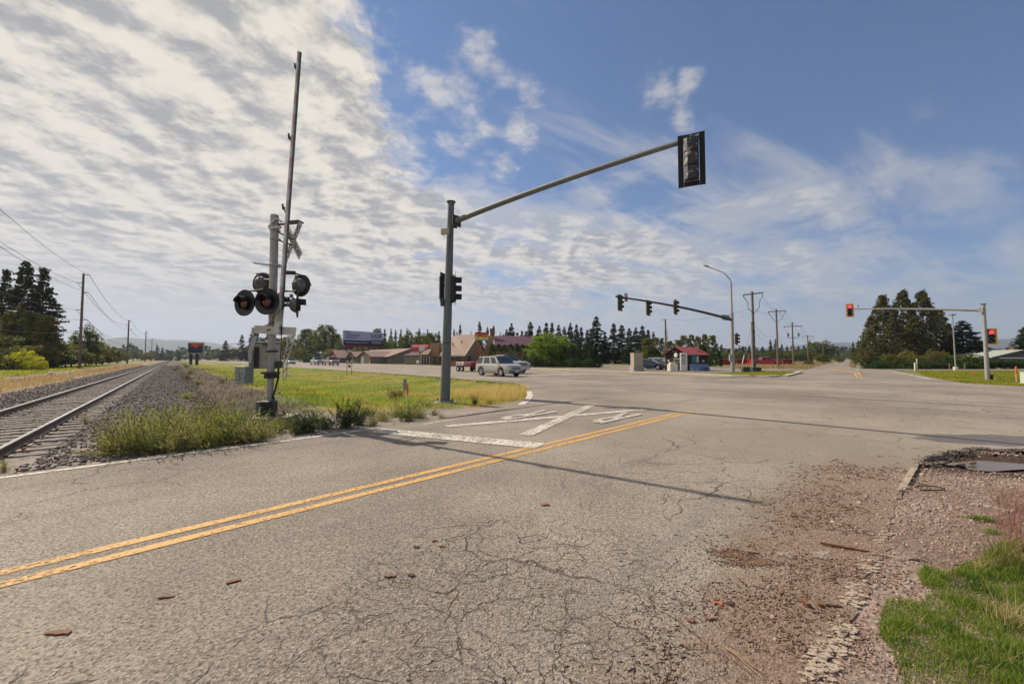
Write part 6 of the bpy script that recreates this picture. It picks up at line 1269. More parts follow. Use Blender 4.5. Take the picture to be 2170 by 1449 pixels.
def proto(key, quads, leaf, H_, tr, cname='crown'):
    me = npmesh(cname, quads, 4, LM[leaf]); b = MB(); b.tube([(0, 0, -.2), (.02*H_*.2, 0, H_*.35), (0, 0, H_*.85)], [tr, tr*.7, tr*.15], 8)
    if leaf in ('decid', 'bright', 'olive', 'yellow'):
        for k in range(5): a = k*1.3; b.tube([(0, 0, H_*.25+.04*k*H_), (cos(a)*H_*.12, sin(a)*H_*.12, H_*.48), (cos(a)*H_*.2, sin(a)*H_*.2, H_*.7)], [tr*.5, tr*.3, tr*.1], 6)
    tm = bpy.data.meshes.new('trunk'); tm.from_pydata(b.v, [], b.f); tm.materials.append(BARK); PROTO[key] = (me, tm, H_)
for s in range(3): proto('fir%d' % s, conifer(10, 2.4+.2*s, 36, 9, 10+s, .72+.05*s, 1.15, .3, .18, .04, .48), 'fir', 10, .16)
for s in range(2): proto('spruce%d' % s, conifer(10, 2.6, 38, 9, 20+s, .66, 1.15, .3, .18, .03, .40), 'spruce', 10, .16)
for s in range(2): proto('bigfir%d' % s, conifer(10, 2.5, 60, 9, 30+s, .50, 1.15, .10, .13, .03, .55), 'fir', 10, .13)
proto('snag0', conifer(10, 2.0, 20, 4, 35, .8, .7, .5, .12, .12, .6), 'fir', 10, .11)
for s in range(3): proto('pine%d' % s, clumpy(sh_pine(10, 3.0), 330, 34, .42, .13, 40+s), 'pine', 10, .2)
for s in range(3): proto('decid%d' % s, clumpy(sh_round(10, 4.0, .12), 190, 46, .75, .17, 50+s), 'decid', 10, .2)
proto('tall0', clumpy(sh_tall(10, 2.6), 200, 44, .55, .15, 56), 'decid', 10, .18); proto('tall1', clumpy(sh_tall(10, 2.4), 200, 44, .5, .15, 57), 'olive', 10, .18)
proto('bright0', clumpy(sh_round(10, 5.2, .02), 330, 56, .75, .17, 60), 'bright', 10, .2)
for s in range(2): proto('olive%d' % s, clumpy(sh_round(10, 4.6, .05), 200, 46, .8, .18, 62+s), 'olive', 10, .2)
for s in range(2): proto('arb%d' % s, clumpy(sh_col(10, 2.2), 260, 40, .42, .13, 66+s), 'arb', 10, .15)
for s in range(2): proto('arby%d' % s, clumpy(sh_tall(10, 3.0, .04), 240, 42, .55, .15, 68+s), 'arby', 10, .15)
for k_, lf in (('bush', 'decid'), ('obush', 'olive'), ('ybush', 'yellow'), ('gbush', 'arby'), ('rbush', 'russet')): proto(k_+'0', clumpy(sh_bush(10, 6), 170, 44, 1.1, .26, 70), lf, 10, .2); 
proto('bush1', clumpy(sh_bush(10, 6.5), 180, 44, 1.1, .26, 75), 'arb', 10, .2)
TREES = []
def tree(kind, px, top, w, Y, base=0.0, parts=True):
    me, tm, H0 = PROTO[kind]; h = at(px, top, Y).z-base; x = (px-1085)/F*Y; Wm = w/F*Y
    TREES.append(dict(kind=kind, px=px, top=top, Y=Y, x=x, h=h, W=Wm, base=base))
WN = {'fir': (4.0, 'conifer_tree'), 'spruce': (4.3, 'conifer_tree'), 'bigfir': (4.6, 'fir_tree'), 'snag': (4, 'fir_tree'), 'pine': (6.2, 'pine_tree'), 'decid': (8.4, 'leafy_tree'), 'tall': (5.2, 'leafy_tree'), 'bright': (10.6, 'leafy_tree'), 'olive': (9.6, 'leafy_tree'), 'arb': (4.6, 'arborvitae'), 'arby': (6.2, 'arborvitae'), 'bush': (12.5, 'bush'), 'obush': (12, 'bush'), 'ybush': (12, 'bush'), 'gbush': (12, 'bush'), 'rbush': (12, 'bush')}
def ordn(i):
    return ['first', 'second', 'third', 'fourth', 'fifth', 'sixth', 'seventh', 'eighth', 'ninth', 'tenth', 'eleventh', 'twelfth', 'thirteenth', 'fourteenth', 'fifteenth', 'sixteenth', 'seventeenth', 'eighteenth', 'nineteenth', 'twentieth', 'twenty first', 'twenty second', 'twenty third', 'twenty fourth', 'twenty fifth', 'twenty sixth', 'twenty seventh', 'twenty eighth', 'twenty ninth', 'thirtieth', 'thirty first', 'thirty second', 'thirty third'][i]
def row(items, desc, cat, group, base=0.0):
    """items: (kind, px, top, width_px, Y); one thing per plant, counted from the left"""
    items = sorted(items, key=lambda t: t[1])
    for i, (kind, px, top, w_, Y) in enumerate(items):
        me, tm, H0 = PROTO[kind]; nat, nm = WN[kind.rstrip('0123456789')]
        bz = base; h = at(px, top, Y).z-bz; x = (px-1085)/F*Y; Wm = w_/F*Y
        if nm == 'bush': hh = h/9.3
        else: hh = h/10.2
        lab = desc[px] if isinstance(desc, dict) else ('%s, %s from the left' % (desc, ordn(i)) if len(items) > 1 else desc)
        t = thing(nm, lab, cat, (x, Y, bz), random.uniform(0, 6.3), group if len(items) > 1 else None)
        t.scale = (Wm/nat, Wm/nat, hh)
        link('crown', me, t); 
        if nm != 'bush': link('trunk', tm, t)
rnd = random.Random(3)
row([('bigfir0', 6, 566, 64, 80), ('bigfir1', 46, 548, 70, 78), ('bigfir0', 86, 562, 76, 76), ('snag0', 118, 640, 46, 72)], 'tall dark fir left of the railway', 'fir tree', 'tall firs at the left edge', -.3)
row([('olive1', 36, 640, 60, 74), ('arby1', 66, 660, 56, 73), ('tall1', 98, 668, 50, 72), ('olive0', 5, 672, 60, 72)], 'greener tree in front of the tall left firs', 'tree', 'greener trees before the firs', -.3)
row([('decid1', 182, 684, 52, 90)], 'small dark tree behind the nearest pole left of the railway', 'tree', None, -.3)
row([('olive0', -12, 712, 80, 66), ('decid0', 28, 708, 80, 68), ('olive1', 66, 712, 80, 70), ('decid2', 105, 714, 76, 74), ('olive0', 140, 720, 62, 80), ('decid1', 172, 722, 64, 88), ('olive1', 205, 722, 62, 102), ('decid0', 232, 732, 44, 120), ('olive0', 250, 742, 40, 140), ('decid2', 152, 735, 70, 78), ('olive0', 90, 728, 66, 68), ('olive1', 48, 730, 66, 66), ('decid2', 8, 735, 60, 64), ('decid0', 118, 740, 60, 72), ('olive0', 190, 742, 50, 92), ('decid1', 218, 746, 44, 104)], 'shrubby tree in the thicket left of the railway', 'tree', 'thicket left of the railway', -.3)
row([('ybush0', 52, 740, 62, 58), ('ybush0', 84, 756, 30, 57), ('gbush0', 18, 756, 40, 56)], {52: 'large bright yellow bush at the foot of the left thicket', 84: 'small yellow bush right of the large yellow one', 18: 'yellow green bush left of the large yellow one'}, 'bush', 'yellow bushes at the left', -.3)
row([('decid0', 283, 742, 34, 330), ('decid1', 300, 746, 30, 350), ('decid2', 318, 744, 26, 360), ('fir0', 333, 730, 13, 420), ('fir1', 344, 734, 13, 430), ('decid0', 356, 750, 22, 480), ('fir2', 362, 748, 9, 500), ('fir0', 379, 742, 12, 330), ('decid1', 268, 748, 24, 300), ('decid1', 392, 752, 18, 480), ('decid2', 408, 748, 24, 520), ('fir1', 440, 745, 14, 460), ('decid0', 456, 746, 26, 450), ('decid1', 424, 750, 20, 520)], 'hazy distant tree where the railway vanishes', 'tree', 'distant trees down the line')
row([('fir1', 478, 720, 27, 290), ('tall1', 497, 738, 30, 300), ('fir0', 512, 707, 22, 280), ('tall1', 524, 734, 24, 290), ('fir2', 533, 701, 28, 285), ('decid0', 550, 712, 36, 250), ('fir1', 566, 704, 26, 240), ('tall0', 585, 716, 38, 230)], 'tree behind and left of the crossing signal', 'tree', 'trees behind the crossing signal')
row([('tall1', 606, 714, 34, 215), ('decid1', 625, 708, 34, 225), ('tall0', 648, 697, 40, 215), ('decid2', 672, 694, 44, 210), ('decid0', 690, 684, 56, 205), ('tall0', 708, 708, 36, 198), ('decid1', 724, 714, 30, 190), ('olive0', 636, 735, 34, 190), ('bush1', 660, 748, 40, 170), ('olive1', 705, 738, 40, 180)], 'leafy tree between the crossing signal and the billboard', 'tree', 'leafy trees left of the billboard')
row([('tall0', 742, 722, 30, 185), ('bright0', 762, 728, 34, 182), ('fir0', 786, 706, 20, 190), ('decid0', 800, 692, 30, 185), ('fir1', 815, 694, 18, 190), ('bright0', 826, 716, 34, 165), ('fir2', 828, 694, 17, 188), ('fir0', 838, 696, 16, 188), ('fir1', 849, 695, 16, 186), ('decid1', 864, 698, 46, 150), ('fir2', 862, 693, 16, 184), ('decid2', 892, 698, 50, 145), ('decid0', 915, 702, 44, 140), ('fir0', 888, 693, 16, 182), ('fir1', 906, 694, 14, 182), ('fir1', 930, 699, 18, 170), ('fir2', 948, 697, 20, 165), ('decid1', 790, 726, 44, 178), ('decid2', 845, 735, 44, 150)], 'tree behind the billboard and low brown roof', 'tree', 'trees behind the billboard')
row([('fir0', 962, 695, 16, 150), ('fir1', 975, 684, 19, 150), ('fir2', 968, 702, 22, 150), ('fir2', 998, 699, 10, 150), ('spruce0', 1016, 679, 27, 140), ('fir0', 1033, 690, 20, 142), ('fir1', 1046, 687, 20, 145), ('fir2', 1060, 703, 15, 145)], 'dark conifer rising behind the tan roof', 'conifer', 'conifers behind the tan roof')
xs_ = [(1066, 706, 16), (1074, 696, 18), (1084, 683, 24), (1096, 702, 20), (1106, 698, 18), (1124, 679, 28), (1114, 700, 16), (1143, 689, 24), (1158, 680, 22), (1170, 680, 20), (1184, 685, 20), (1196, 690, 18), (1209, 682, 22), (1222, 684, 20), (1232, 690, 18), (1245, 696, 20), (1264, 668, 34), (1252, 700, 18), (1282, 700, 20), (1301, 682, 27), (1318, 686, 30), (1334, 693, 22), (1348, 692, 24), (1362, 687, 26), (1374, 696, 20), (1385, 700, 14)]
row([(('fir0', 'spruce0', 'fir2', 'spruce1', 'fir1')[i % 5], p, t, int(w_*1.5), 118+rnd.uniform(-8, 14)) for i, (p, t, w_) in enumerate(xs_)], 'dark conifer in the long row right of the tan restaurant', 'conifer', 'long conifer row')
row([('snag0', 1414, 694, 24, 125)], 'sparse conifer standing alone behind the kiosk pole', 'conifer', None)
row([('bright0', 1163, 701, 104, 78)], 'big round bright green tree in front of the conifer row', 'tree', None)
row([('arb%d' % (i % 2), p, t, w_, Y) for i, (p, t, w_, Y) in enumerate([(1043, 727, 17, 92), (1056, 727, 18, 90), (1069, 729, 17, 88), (1082, 727, 17, 86), (1095, 727, 18, 84), (1108, 728, 18, 82), (1120, 730, 18, 80), (1196, 732, 18, 74), (1212, 728, 19, 73), (1226, 730, 17, 72), (1240, 729, 17, 71), (1252, 736, 16, 70)])], 'clipped columnar hedge tree behind the pickup trucks', 'hedge tree', 'columnar hedge trees')
row([('bush1', 1262, 755, 30, 70), ('bush1', 1248, 758, 30, 69), ('bush1', 1130, 752, 50, 74), ('bush1', 1175, 758, 60, 73), ('bush1', 1215, 757, 50, 71)], 'low dark hedge bush under the bright round tree', 'bush', 'low hedge bushes')
row([('arby0', 1372, 716, 34, 84), ('arby1', 1392, 714, 18, 90), ('arby0', 1403, 716, 16, 90), ('arby1', 1418, 722, 26, 84), ('arby0', 1436, 720, 24, 86), ('arby1', 1450, 710, 28, 86), ('arby0', 1466, 709, 22, 86), ('arby1', 1480, 712, 20, 84), ('arby0', 1494, 708, 19, 84), ('arby1', 1509, 710, 28, 82), ('arb0', 1487, 730, 26, 80), ('arb1', 1515, 738, 30, 78), ('arb0', 1385, 735, 30, 80), ('arb1', 1428, 738, 34, 78), ('bush1', 1455, 745, 50, 74)], 'yellow green evergreen behind the parked cars and kiosk', 'tree', 'yellow green evergreens at the kiosk')
row([('fir%d' % (i % 3), p, t, w_, 230+rnd.uniform(-15, 25)) for i, (p, t, w_) in enumerate([(1529, 728, 18), (1545, 738, 20), (1560, 736, 18), (1574, 732, 18), (1588, 730, 16), (1604, 735, 18), (1616, 733, 18), (1633, 718, 15), (1644, 716, 14), (1657, 728, 16), (1668, 732, 16), (1680, 722, 14), (1692, 732, 18), (1704, 730, 16), (1716, 720, 18)])]+
    [('decid%d' % (i % 3), p, t, w_, 205) for i, (p, t, w_) in enumerate([(1536, 745, 30), (1570, 744, 34), (1605, 744, 34), (1640, 742, 34), (1672, 742, 36), (1702, 740, 34), (1730, 722, 34), (1752, 719, 34)])], 'dark tree in the wood beyond the power poles', 'tree', 'wood beyond the power poles')
row([('decid1', 1745, 747, 36, 105), ('gbush0', 1713, 761, 24, 82), ('olive0', 1779, 756, 17, 150), ('fir1', 1776, 740, 8, 260), ('decid0', 1786, 752, 14, 420), ('decid2', 1798, 740, 18, 460), ('decid0', 1770, 752, 16, 300)], {1745: 'round green tree left of the vanishing road', 1713: 'small green bush near the road, right of the red fence', 1779: 'low round shrub beside the vanishing road', 1776: 'tiny conifer beside the vanishing road', 1786: 'hazy far tree at the end of the road', 1798: 'bluish far tree closing the end of the road', 1770: 'small far tree left of the road end'}, 'tree', 'trees round the vanishing road')
row([('fir1', 1808, 722, 12, 190), ('fir2', 1819, 719, 14, 180), ('decid0', 1814, 744, 30, 160), ('olive0', 1828, 748, 26, 110)], 'small tree between the vanishing road and the pines', 'tree', 'trees left of the pines')
row([('pine0', 1850, 668, 62, 92), ('pine1', 1874, 626, 88, 90), ('pine2', 1917, 614, 84, 88), ('pine0', 1959, 615, 92, 88), ('pine1', 1994, 655, 70, 90), ('pine2', 1896, 672, 80, 84), ('pine1', 1938, 672, 84, 84), ('pine2', 1844, 700, 52, 84)], 'large dense pine in the group behind the right signal arm', 'pine tree', 'pine group at the right')
row([('spruce0', 2042, 677, 84, 84), ('spruce1', 2070, 712, 62, 80), ('spruce1', 2014, 705, 50, 82)], 'broad dark spruce between the pines and the right mast', 'spruce', 'broad spruces by the right mast')
row([('bigfir1', 2176, 690, 52, 80)], 'dark spruce cut by the right edge of the photo', 'spruce', None)
row([('bush1', 1846, 750, 36, 62), ('ybush0' if 0 else 'gbush0', 1884, 748, 50, 61), ('bush0', 1916, 754, 44, 60), ('obush0', 1922, 740, 44, 66), ('bush0', 1950, 754, 46, 60), ('gbush0', 1974, 740, 36, 64), ('rbush0', 1984, 746, 40, 62), ('bush1', 2004, 752, 44, 60), ('gbush0', 2000, 742, 30, 64), ('bush0', 2026, 750, 46, 60), ('bush0', 2052, 748, 50, 61), ('bush1', 2078, 752, 46, 60), ('bush1', 1866, 762, 40, 59), ('bush1', 1935, 765, 50, 58), ('bush1', 1985, 765, 50, 58), ('bush1', 2040, 766, 60, 58)], 'garden shrub in the border below the pines', 'bush', 'garden shrubs below the pines')
# clipped hedge at the right edge
hg = clumpy(lambda rr: np.array([rr.uniform(0, 14), rr.uniform(0, 1.2), rr.uniform(.1, 1.15)]), 420, 60, .28, .06, 90); me = npmesh('hedge', hg, 4, LM['arb']); p_ = gl_(2086, 58); o = link('hedge', me, loc=(p_[0], 58, 0)); tag(o, 'low dark clipped hedge in front of the grey house', 'hedge')
# far woods: one mass round the horizon
n = 26000; a = rng.uniform(-1.25, 1.25, n); rr_ = rng.uniform(620, 900, n); hN = 5+13*vnoise(a*55, a*0, 1, 61)**1.5+7*vnoise(a*260, a*0, 1, 62)
gapm = vnoise(a*9, a*0+3, 1, 63); P = np.stack([rr_*np.sin(a), rr_*np.cos(a), hN*np.sqrt(rng.random(n))*.95], 1)
me = npmesh('distant_woods', cards(P, rng.uniform(1.6, 3.4, n), .6), 4, leafmat('far_leaves', (.035, .055, .03), (.06, .08, .035), (.03, .04, .025), .01, .2)); tag(link('distant_woods', me), 'low dark line of distant woods along the horizon', 'woods', kind='stuff')

# ---------------- grass ----------------
GMAT = {'green': leafmat('grass_green', (.14, .22, .012), (.32, .34, .04), (.40, .29, .07), .45, .45), 'lawn': leafmat('grass_near', (.13, .20, .025), (.25, .31, .06), (.07, .13, .02), 4.0, .4),
        'dry': leafmat('grass_dry', (.34, .24, .16), (.48, .35, .24), (.30, .17, .12), .5, .4), 'beige': leafmat('grass_beige', (.52, .38, .22), (.66, .50, .32), (.40, .32, .14), 1.2, .5), 'pink': leafmat('grass_pink', (.22, .10, .10), (.36, .18, .15), (.25, .22, .10), 1.5, .4), 'purple': leafmat('dry_weeds', (.06, .036, .028), (.14, .085, .06), (.20, .21, .05), 1.0, .25)}
def blades(x, y, z, h, w_, lean=.35, dirr=None):
    n = len(x); a = rng.uniform(0, 2*pi, n); ca, sa = np.cos(a), np.sin(a); b_ = rng.uniform(0, 2*pi, n); L_ = np.clip(np.abs(rng.normal(0, lean, n)), 0, 1.1); 
    lx = np.cos(b_)*L_*h; ly = np.sin(b_)*L_*h; wx = ca*w_/2; wy = sa*w_/2
    p0 = np.stack([x-wx, y-wy, z], 1); p1 = np.stack([x+wx, y+wy, z], 1); p2 = np.stack([x+lx*.4+wx*.8, y+ly*.4+wy*.8, z+h*.6], 1); p3 = np.stack([x+lx, y+ly, z+h], 1); p4 = np.stack([x+lx*.4-wx*.8, y+ly*.4-wy*.8, z+h*.6], 1)
    return np.stack([p0, p1, p2, p3, p4], 1)
def scatter(n, r0, r1, a0, a1, cond, pw=2.0):
    """points about the origin, thinning with distance"""
    t = rng.random(n); r_ = (r0**(-pw+2)+(r1**(-pw+2)-r0**(-pw+2))*t)**(1/(2-pw)) if pw != 2 else r0*(r1/r0)**t
    a = rng.uniform(a0, a1, n); x = r_*np.sin(a); y = r_*np.cos(a); v = x*VD[0]+y*VD[1]; l = x*LD[0]+y*LD[1]; u = x*UD[0]+y*UD[1]
    k = cond(x, y, u, v, l, r_); return x[k], y[k], r_[k]
def grassobj(name, mt, lab, n, r0, r1, a0, a1, cond, h, w_, lean=.35, pw=2.0):
    x, y, r_ = scatter(n, r0, r1, a0, a1, cond, pw); z = H(x, y)-.01; k = np.clip(r_/14, .5, 6)
    hh = h*rng.uniform(.55, 1.25, len(x)); me = npmesh(name, blades(x, y, z, hh, w_*k, lean), 5, GMAT[mt]); return tag(link(name, me), lab, 'grass', kind='stuff')
nz = lambda x, y, s, k: vnoise(x+500, y+500, s, k)
inroad = lambda x, y: pip(x, y, ROAD)
fieldc = lambda x, y, u, v, l, r: (v > 3.0+1.2*nz(x, y, 2, 70)) & (v < 16.2) & (l > 10.6+1.3*nz(x, y, 1, 71)-2.4*sst(13, 15, v)) & (rng.random(len(x)) < .35+.9*nz(x, y, .9, 90)) & ~inroad(x, y)
grassobj('field_grass', 'green', 'green and yellowing rough grass in the field between railway and highway', 150000, 9, 160, -.95, .08, fieldc, .13, .011, .5, 2.1)
lf = lambda x, y, u, v, l, r: (v < -10.0-1.5*nz(x, y, 3, 72)) & (v > -21) & (y > 4)
grassobj('left_lawn', 'green', 'bright green strip of grass left of the railway', 45000, 18, 140, -1.0, -.6, lf, .12, .02, .5)
dr_ = lambda x, y, u, v, l, r: (v < -5.6-.8*nz(x, y, 1.5, 73)) & (v > -8.9) & (y > 3) & (rng.random(len(x)) < .25+.9*nz(x, y, 2.5, 74)) & (l > 8.4)
grassobj('dry_bank_grass', 'dry', 'reddish dry grass along the left bank of the railway', 70000, 9, 160, -1.02, -.60, dr_, .30, .010, .45)
dr2 = lambda x, y, u, v, l, r: (v < -14.5) & (v > -17.5) & (y > 30)
pc_ = lambda x, y, u, v, l, r: (v > .5) & (v < 4.4+1.6*nz(x, y, 2, 75)) & (l > 8.8+.8*nz(x, y, .8, 76)) & (rng.random(len(x)) < .9*nz(x, y, 1.2, 77))
grassobj('dry_weeds', 'purple', 'brown purple dead weeds beside the track ballast', 42000, 9, 90, -.75, -.3, pc_, .14, .008, .8)
bx0, by0 = gpt(1050, 836)[:2]; bg_ = lambda x, y, u, v, l, r: (np.hypot((x-bx0)/1.9, (y-by0)/2.6) < .75+.5*nz(x, y, .6, 78)) & ~inroad(x, y)
grassobj('beige_grass', 'beige', 'tall beige grass clump on the grass corner right of the big pole', 30000, 11, 22, -.25, .12, bg_, .42, .006, .55)
for (px, py, rx, ry, n) in ((995, 842, 1.3, .9, 9000), (815, 874, .8, .6, 6000), (905, 868, .55, .4, 2500), (1055, 848, 1.2, .5, 7000)):
    cx_, cy_ = gpt(px, py)[:2]; grassobj('beige_grass', 'beige', {995: 'sparse beige grass between the big pole and the beige clump', 815: 'beige grass tuft beside the dark weed bushes', 905: 'small straw tuft in front of the big pole foot', 1055: 'thin beige grass in front of the tall beige clump'}[px], n*6, 8, 20, -.5, .1, lambda x, y, u, v, l, r: (np.hypot((x-cx_)/rx, (y-cy_)/ry) < .7+.5*nz(x, y, .4, 79)) & ~inroad(x, y), .26, .006, .6)
vg = lambda x, y, u, v, l, r: ~inroad(x, y) & (((v > 36) & (x > 17) & (x < 30) & (y < 47) & (y > 33) & (l < 12)))
grassobj('verge_grass', 'green', 'green grass on the far corner around the signal mast and power pole', 26000, 34, 56, .38, .66, vg, .16, .02, .4)
rl = lambda x, y, u, v, l, r: ~inroad(x, y) & (x > 22) & (y < 56) & (v > 30) & (l < -2) & (x/y > .94)
grassobj('right_lawn', 'green', 'patchy mown lawn in the right corner beyond the highway', 60000, 24, 80, .74, 1.0, rl, .07, .016, .5)
fv = lambda x, y, u, v, l, r: ~inroad(x, y) & (y > 60) & (x > 35) & (x/y > .55) & (x/y < .86)
grassobj('roadside_grass', 'dry', 'dry grass along the road by the red fence', 22000, 70, 230, .5, .72, fv, .55, .012, .4)
# near lawn, bottom right
lp = [tuple(gp(a, c)[:2]) for a, c in ((1880, 1275), (1865, 1300), (1865, 1340), (1890, 1380), (1905, 1420), (1925, 1500), (2500, 1500), (2400, 1180), (2200, 1160), (2120, 1150), (2085, 1180), (2050, 1190), (2010, 1215), (1965, 1208), (1942, 1218), (1955, 1240), (1990, 1262), (1940, 1268))]
def lawn(n, h, w_, mt, lab, dens, shrink=0.0, lean=.6, name='near_grass'):
    x = rng.uniform(min(p[0] for p in lp), max(p[0] for p in lp), n); y = rng.uniform(min(p[1] for p in lp)-.2, max(p[1] for p in lp)+.2, n); j = .10*(nz(x, y, .12, 80)-.5); k = pip(x+j, y+j, lp) & (rng.random(n) < dens(x, y)); x, y = x[k], y[k]
    tf = .35+.9*nz(x, y, .10, 81); me = npmesh(name, blades(x, y, Hfull(x, y)-.004, h*tf*rng.uniform(.5, 1.3, len(x)), w_, lean), 5, GMAT[mt]); return tag(link(name, me), lab, 'grass', kind='stuff')
lawn(190000, .045, .0034, 'lawn', 'bright green lawn grass at the bottom right corner', lambda x, y: .22+.9*nz(x, y, .22, 82))
lawn(5000, .09, .002, 'beige', 'dry straw blades mixed into the bottom right grass', lambda x, y: .2+.8*nz(x, y, .3, 83), lean=.9, name='straw')
sx, sy = gp(2180, 1140)[:2]
x, y, _ = scatter(22000, 2.4, 7, .75, 1.05, lambda x, y, u, v, l, r: (x/y > 1.215+.10*(nz(x, y, .3, 84)-.5)) & (y < 4.4) & (y > 2.75) & (rng.random(len(x)) < .5)); me = npmesh('pink_grass', blades(x, y, Hfull(x, y)-.01, .16*rng.uniform(.4, 1.3, len(x)), .0035, .7), 5, GMAT['pink']); tag(link('pink_grass', me), 'reddish dry grass at the right edge above the lawn', 'grass', kind='stuff')
def tuft(px, py, n, r_, h, mt, lab, nm='grass_tuft', w_=.004, lean=.6, sy=.6):
    c = gpt(px, py) if py < 900 and px < 1200 else gp(px, py, -.02); x = rng.normal(c.x, r_, n); y = rng.normal(c.y, r_*sy, n)
    me = npmesh(nm, blades(x-c.x, y-c.y, Hfull(x, y)-c.z-.01, h*rng.uniform(.4, 1.2, n), w_, lean), 5, GMAT[mt]); o = link(nm, me, loc=tuple(c)); return tag(o, lab, 'grass tuft')
tuft(2082, 1106, 300, .055, .055, 'lawn', 'low green tuft in the gravel near the right edge'); tuft(2102, 1134, 160, .035, .05, 'lawn', 'smaller green tuft just below the first one in the gravel')
tuft(2125, 1205, 130, .06, .22, 'lawn', 'tall blades rising from the top of the near lawn', w_=.0035); tuft(2140, 1330, 90, .05, .20, 'beige', 'pale leaning stalks in the near lawn by the right edge', w_=.003, lean=.9); tuft(2080, 1212, 60, .04, .12, 'beige', 'short straw tuft at the top left of the near lawn', w_=.0028, lean=.9)

# weeds near the track and the poles: each plant a thing
WM = {'sage': leafmat('weed_sage', (.30, .29, .13), (.52, .47, .26), (.17, .20, .07), 3.5, .45), 'green': leafmat('weed_green', (.15, .19, .06), (.28, .32, .12), (.09, .12, .04), 2.5, .45), 'dark': leafmat('weed_dark', (.05, .08, .025), (.10, .14, .05), (.03, .045, .02), 2.5, .3), 'brown': leafmat('weed_brown', (.10, .06, .03), (.17, .11, .05), (.06, .06, .02), 2.5, .3), 'ylw': leafmat('weed_yellow', (.28, .28, .06), (.40, .34, .10), (.18, .20, .05), 2.5, .4)}
STEM = mat('weed_stem', (.20, .17, .09), .8, var=.3)
def weedmesh(key, ns, nlf, spread, lf, mt, seed, curl=.5, upright=.5):
    rr = np.random.default_rng(seed); out = []; st = []
    for i in range(ns):
        a = rr.uniform(0, 2*pi); tilt = abs(rr.normal(0, spread)); L_ = .35+.75*rr.random()**1.6; d = np.array([sin(tilt)*cos(a), sin(tilt)*sin(a), cos(tilt)]); b0 = np.array([rr.normal(0, .12), rr.normal(0, .12), 0])
        t = np.linspace(.0, 1, 6)[:, None]; path = b0+d*t*L_*.9+np.array([cos(a), sin(a), -.25])*(t**2)*L_*curl*.3
        for j in range(5):
            s_ = rr.normal(size=3)*.0045; st.append([path[j]-s_, path[j]+s_, path[j+1]+s_*.7, path[j+1]-s_*.7])
        tt = rr.random(nlf)**.7; seg = np.clip((tt*5).astype(int), 0, 4); f = (tt*5-seg)[:, None]; P = path[seg]*(1-f)+path[seg+1]*f; off = rr.normal(0, .045*(1.15-tt), (3, nlf)).T; dd = off+d*.05+rr.normal(0, .02, (nlf, 3)); out.append(cards(P+off, lf*rr.uniform(.5, 1.4, nlf), .30, dd))
    P = np.concatenate(out); P[..., 2] = np.maximum(P[..., 2], .005); return npmesh('foliage', P, 4, WM[mt]), npmesh('stems', np.array(st), 4, STEM)
WK = {'sage0': weedmesh('s', 90, 60, .50, .021, 'sage', 1), 'sage1': weedmesh('s', 80, 60, .62, .021, 'green', 2), 'sage2': weedmesh('s', 70, 60, .55, .02, 'ylw', 6), 'dark0': weedmesh('d', 90, 70, .42, .021, 'dark', 3), 'green0': weedmesh('g', 70, 60, .45, .022, 'green', 4), 'brown0': weedmesh('b', 30, 60, .35, .020, 'brown', 5)}
def weed(kind, px, py, top, w_, lab, grp):
    c = gpt(px, py); h = at(px, top, c.y).z-c.z; Wm = w_/F*c.y; fm, sm = WK[kind]
    t = thing('weed_bush', lab, 'weed', c, random.uniform(0, 6.3), grp); t.scale = (Wm/1.25, Wm/1.25, h/1.02); link('foliage', fm, t); link('stems', sm, t)
wd = sorted([('sage2', 232, 968, 890, 90), ('sage0', 275, 964, 858, 110), ('sage1', 330, 962, 880, 120), ('sage0', 385, 958, 870, 120), ('sage2', 430, 950, 872, 110), ('sage1', 480, 944, 858, 120), ('sage0', 525, 938, 870, 110), ('sage0', 300, 930, 880, 90), ('sage1', 372, 915, 850, 90), ('sage2', 450, 905, 838, 100), ('sage1', 505, 902, 852, 90), ('sage0', 345, 945, 868, 100), ('sage2', 560, 925, 888, 80), ('sage1', 590, 915, 880, 70)], key=lambda t: t[1])
for i, (k, px, py, tp_, w_) in enumerate(wd): weed(k, px, py, tp_-16+rnd.uniform(-14, 8), w_*1.1, 'bushy sage green weed beside the tracks, '+ordn(i)+' plant from the left', 'weeds between the tracks and the crossing signal')
for k, px, py, tp_, w_, lab in (('dark0', 652, 915, 862, 96, 'dark spiny weed just right of the crossing signal base'), ('green0', 628, 920, 884, 60, 'low green weed at the right foot of the crossing signal'), ('dark0', 734, 906, 833, 92, 'tall dark green bush between the crossing signal and the big pole'), ('dark0', 760, 900, 850, 60, 'dark bush leaning against the tall dark green one'), ('green0', 864, 892, 838, 78, 'grey green bush left of the big pole'), ('sage1', 842, 884, 852, 60, 'pale green weed left of the grey green bush'), ('brown0', 832, 845, 806, 56, 'brown seed headed weed left of the orange topped post'), ('brown0', 850, 842, 812, 36, 'smaller brown weed beside the orange topped post'), ('green0', 1006, 858, 828, 26, 'small upright green weed in front of the beige grass'), ('sage1', 1036, 856, 842, 30, 'low green weed right of the small upright one'), ('sage2', 790, 902, 868, 44, 'yellowing weed right of the tall dark green bush'), ('sage2', 920, 880, 862, 40, 'yellow green weed in front of the big pole foot'), ('sage2', 181, 898, 870, 14, 'small yellow weed growing between the sleepers'), ('sage2', 8, 1000, 962, 26, 'weed at the left edge beside the near rail'), ('sage1', 372, 832, 820, 22, 'small far weed on the ballast shoulder'), ('sage0', 395, 845, 825, 28, 'pale weed on the ballast shoulder, nearer than the small far one'), ('green0', 900, 862, 845, 60, 'green weed right behind the grey green bush')): weed(k, px, py, tp_, w_, lab, None)
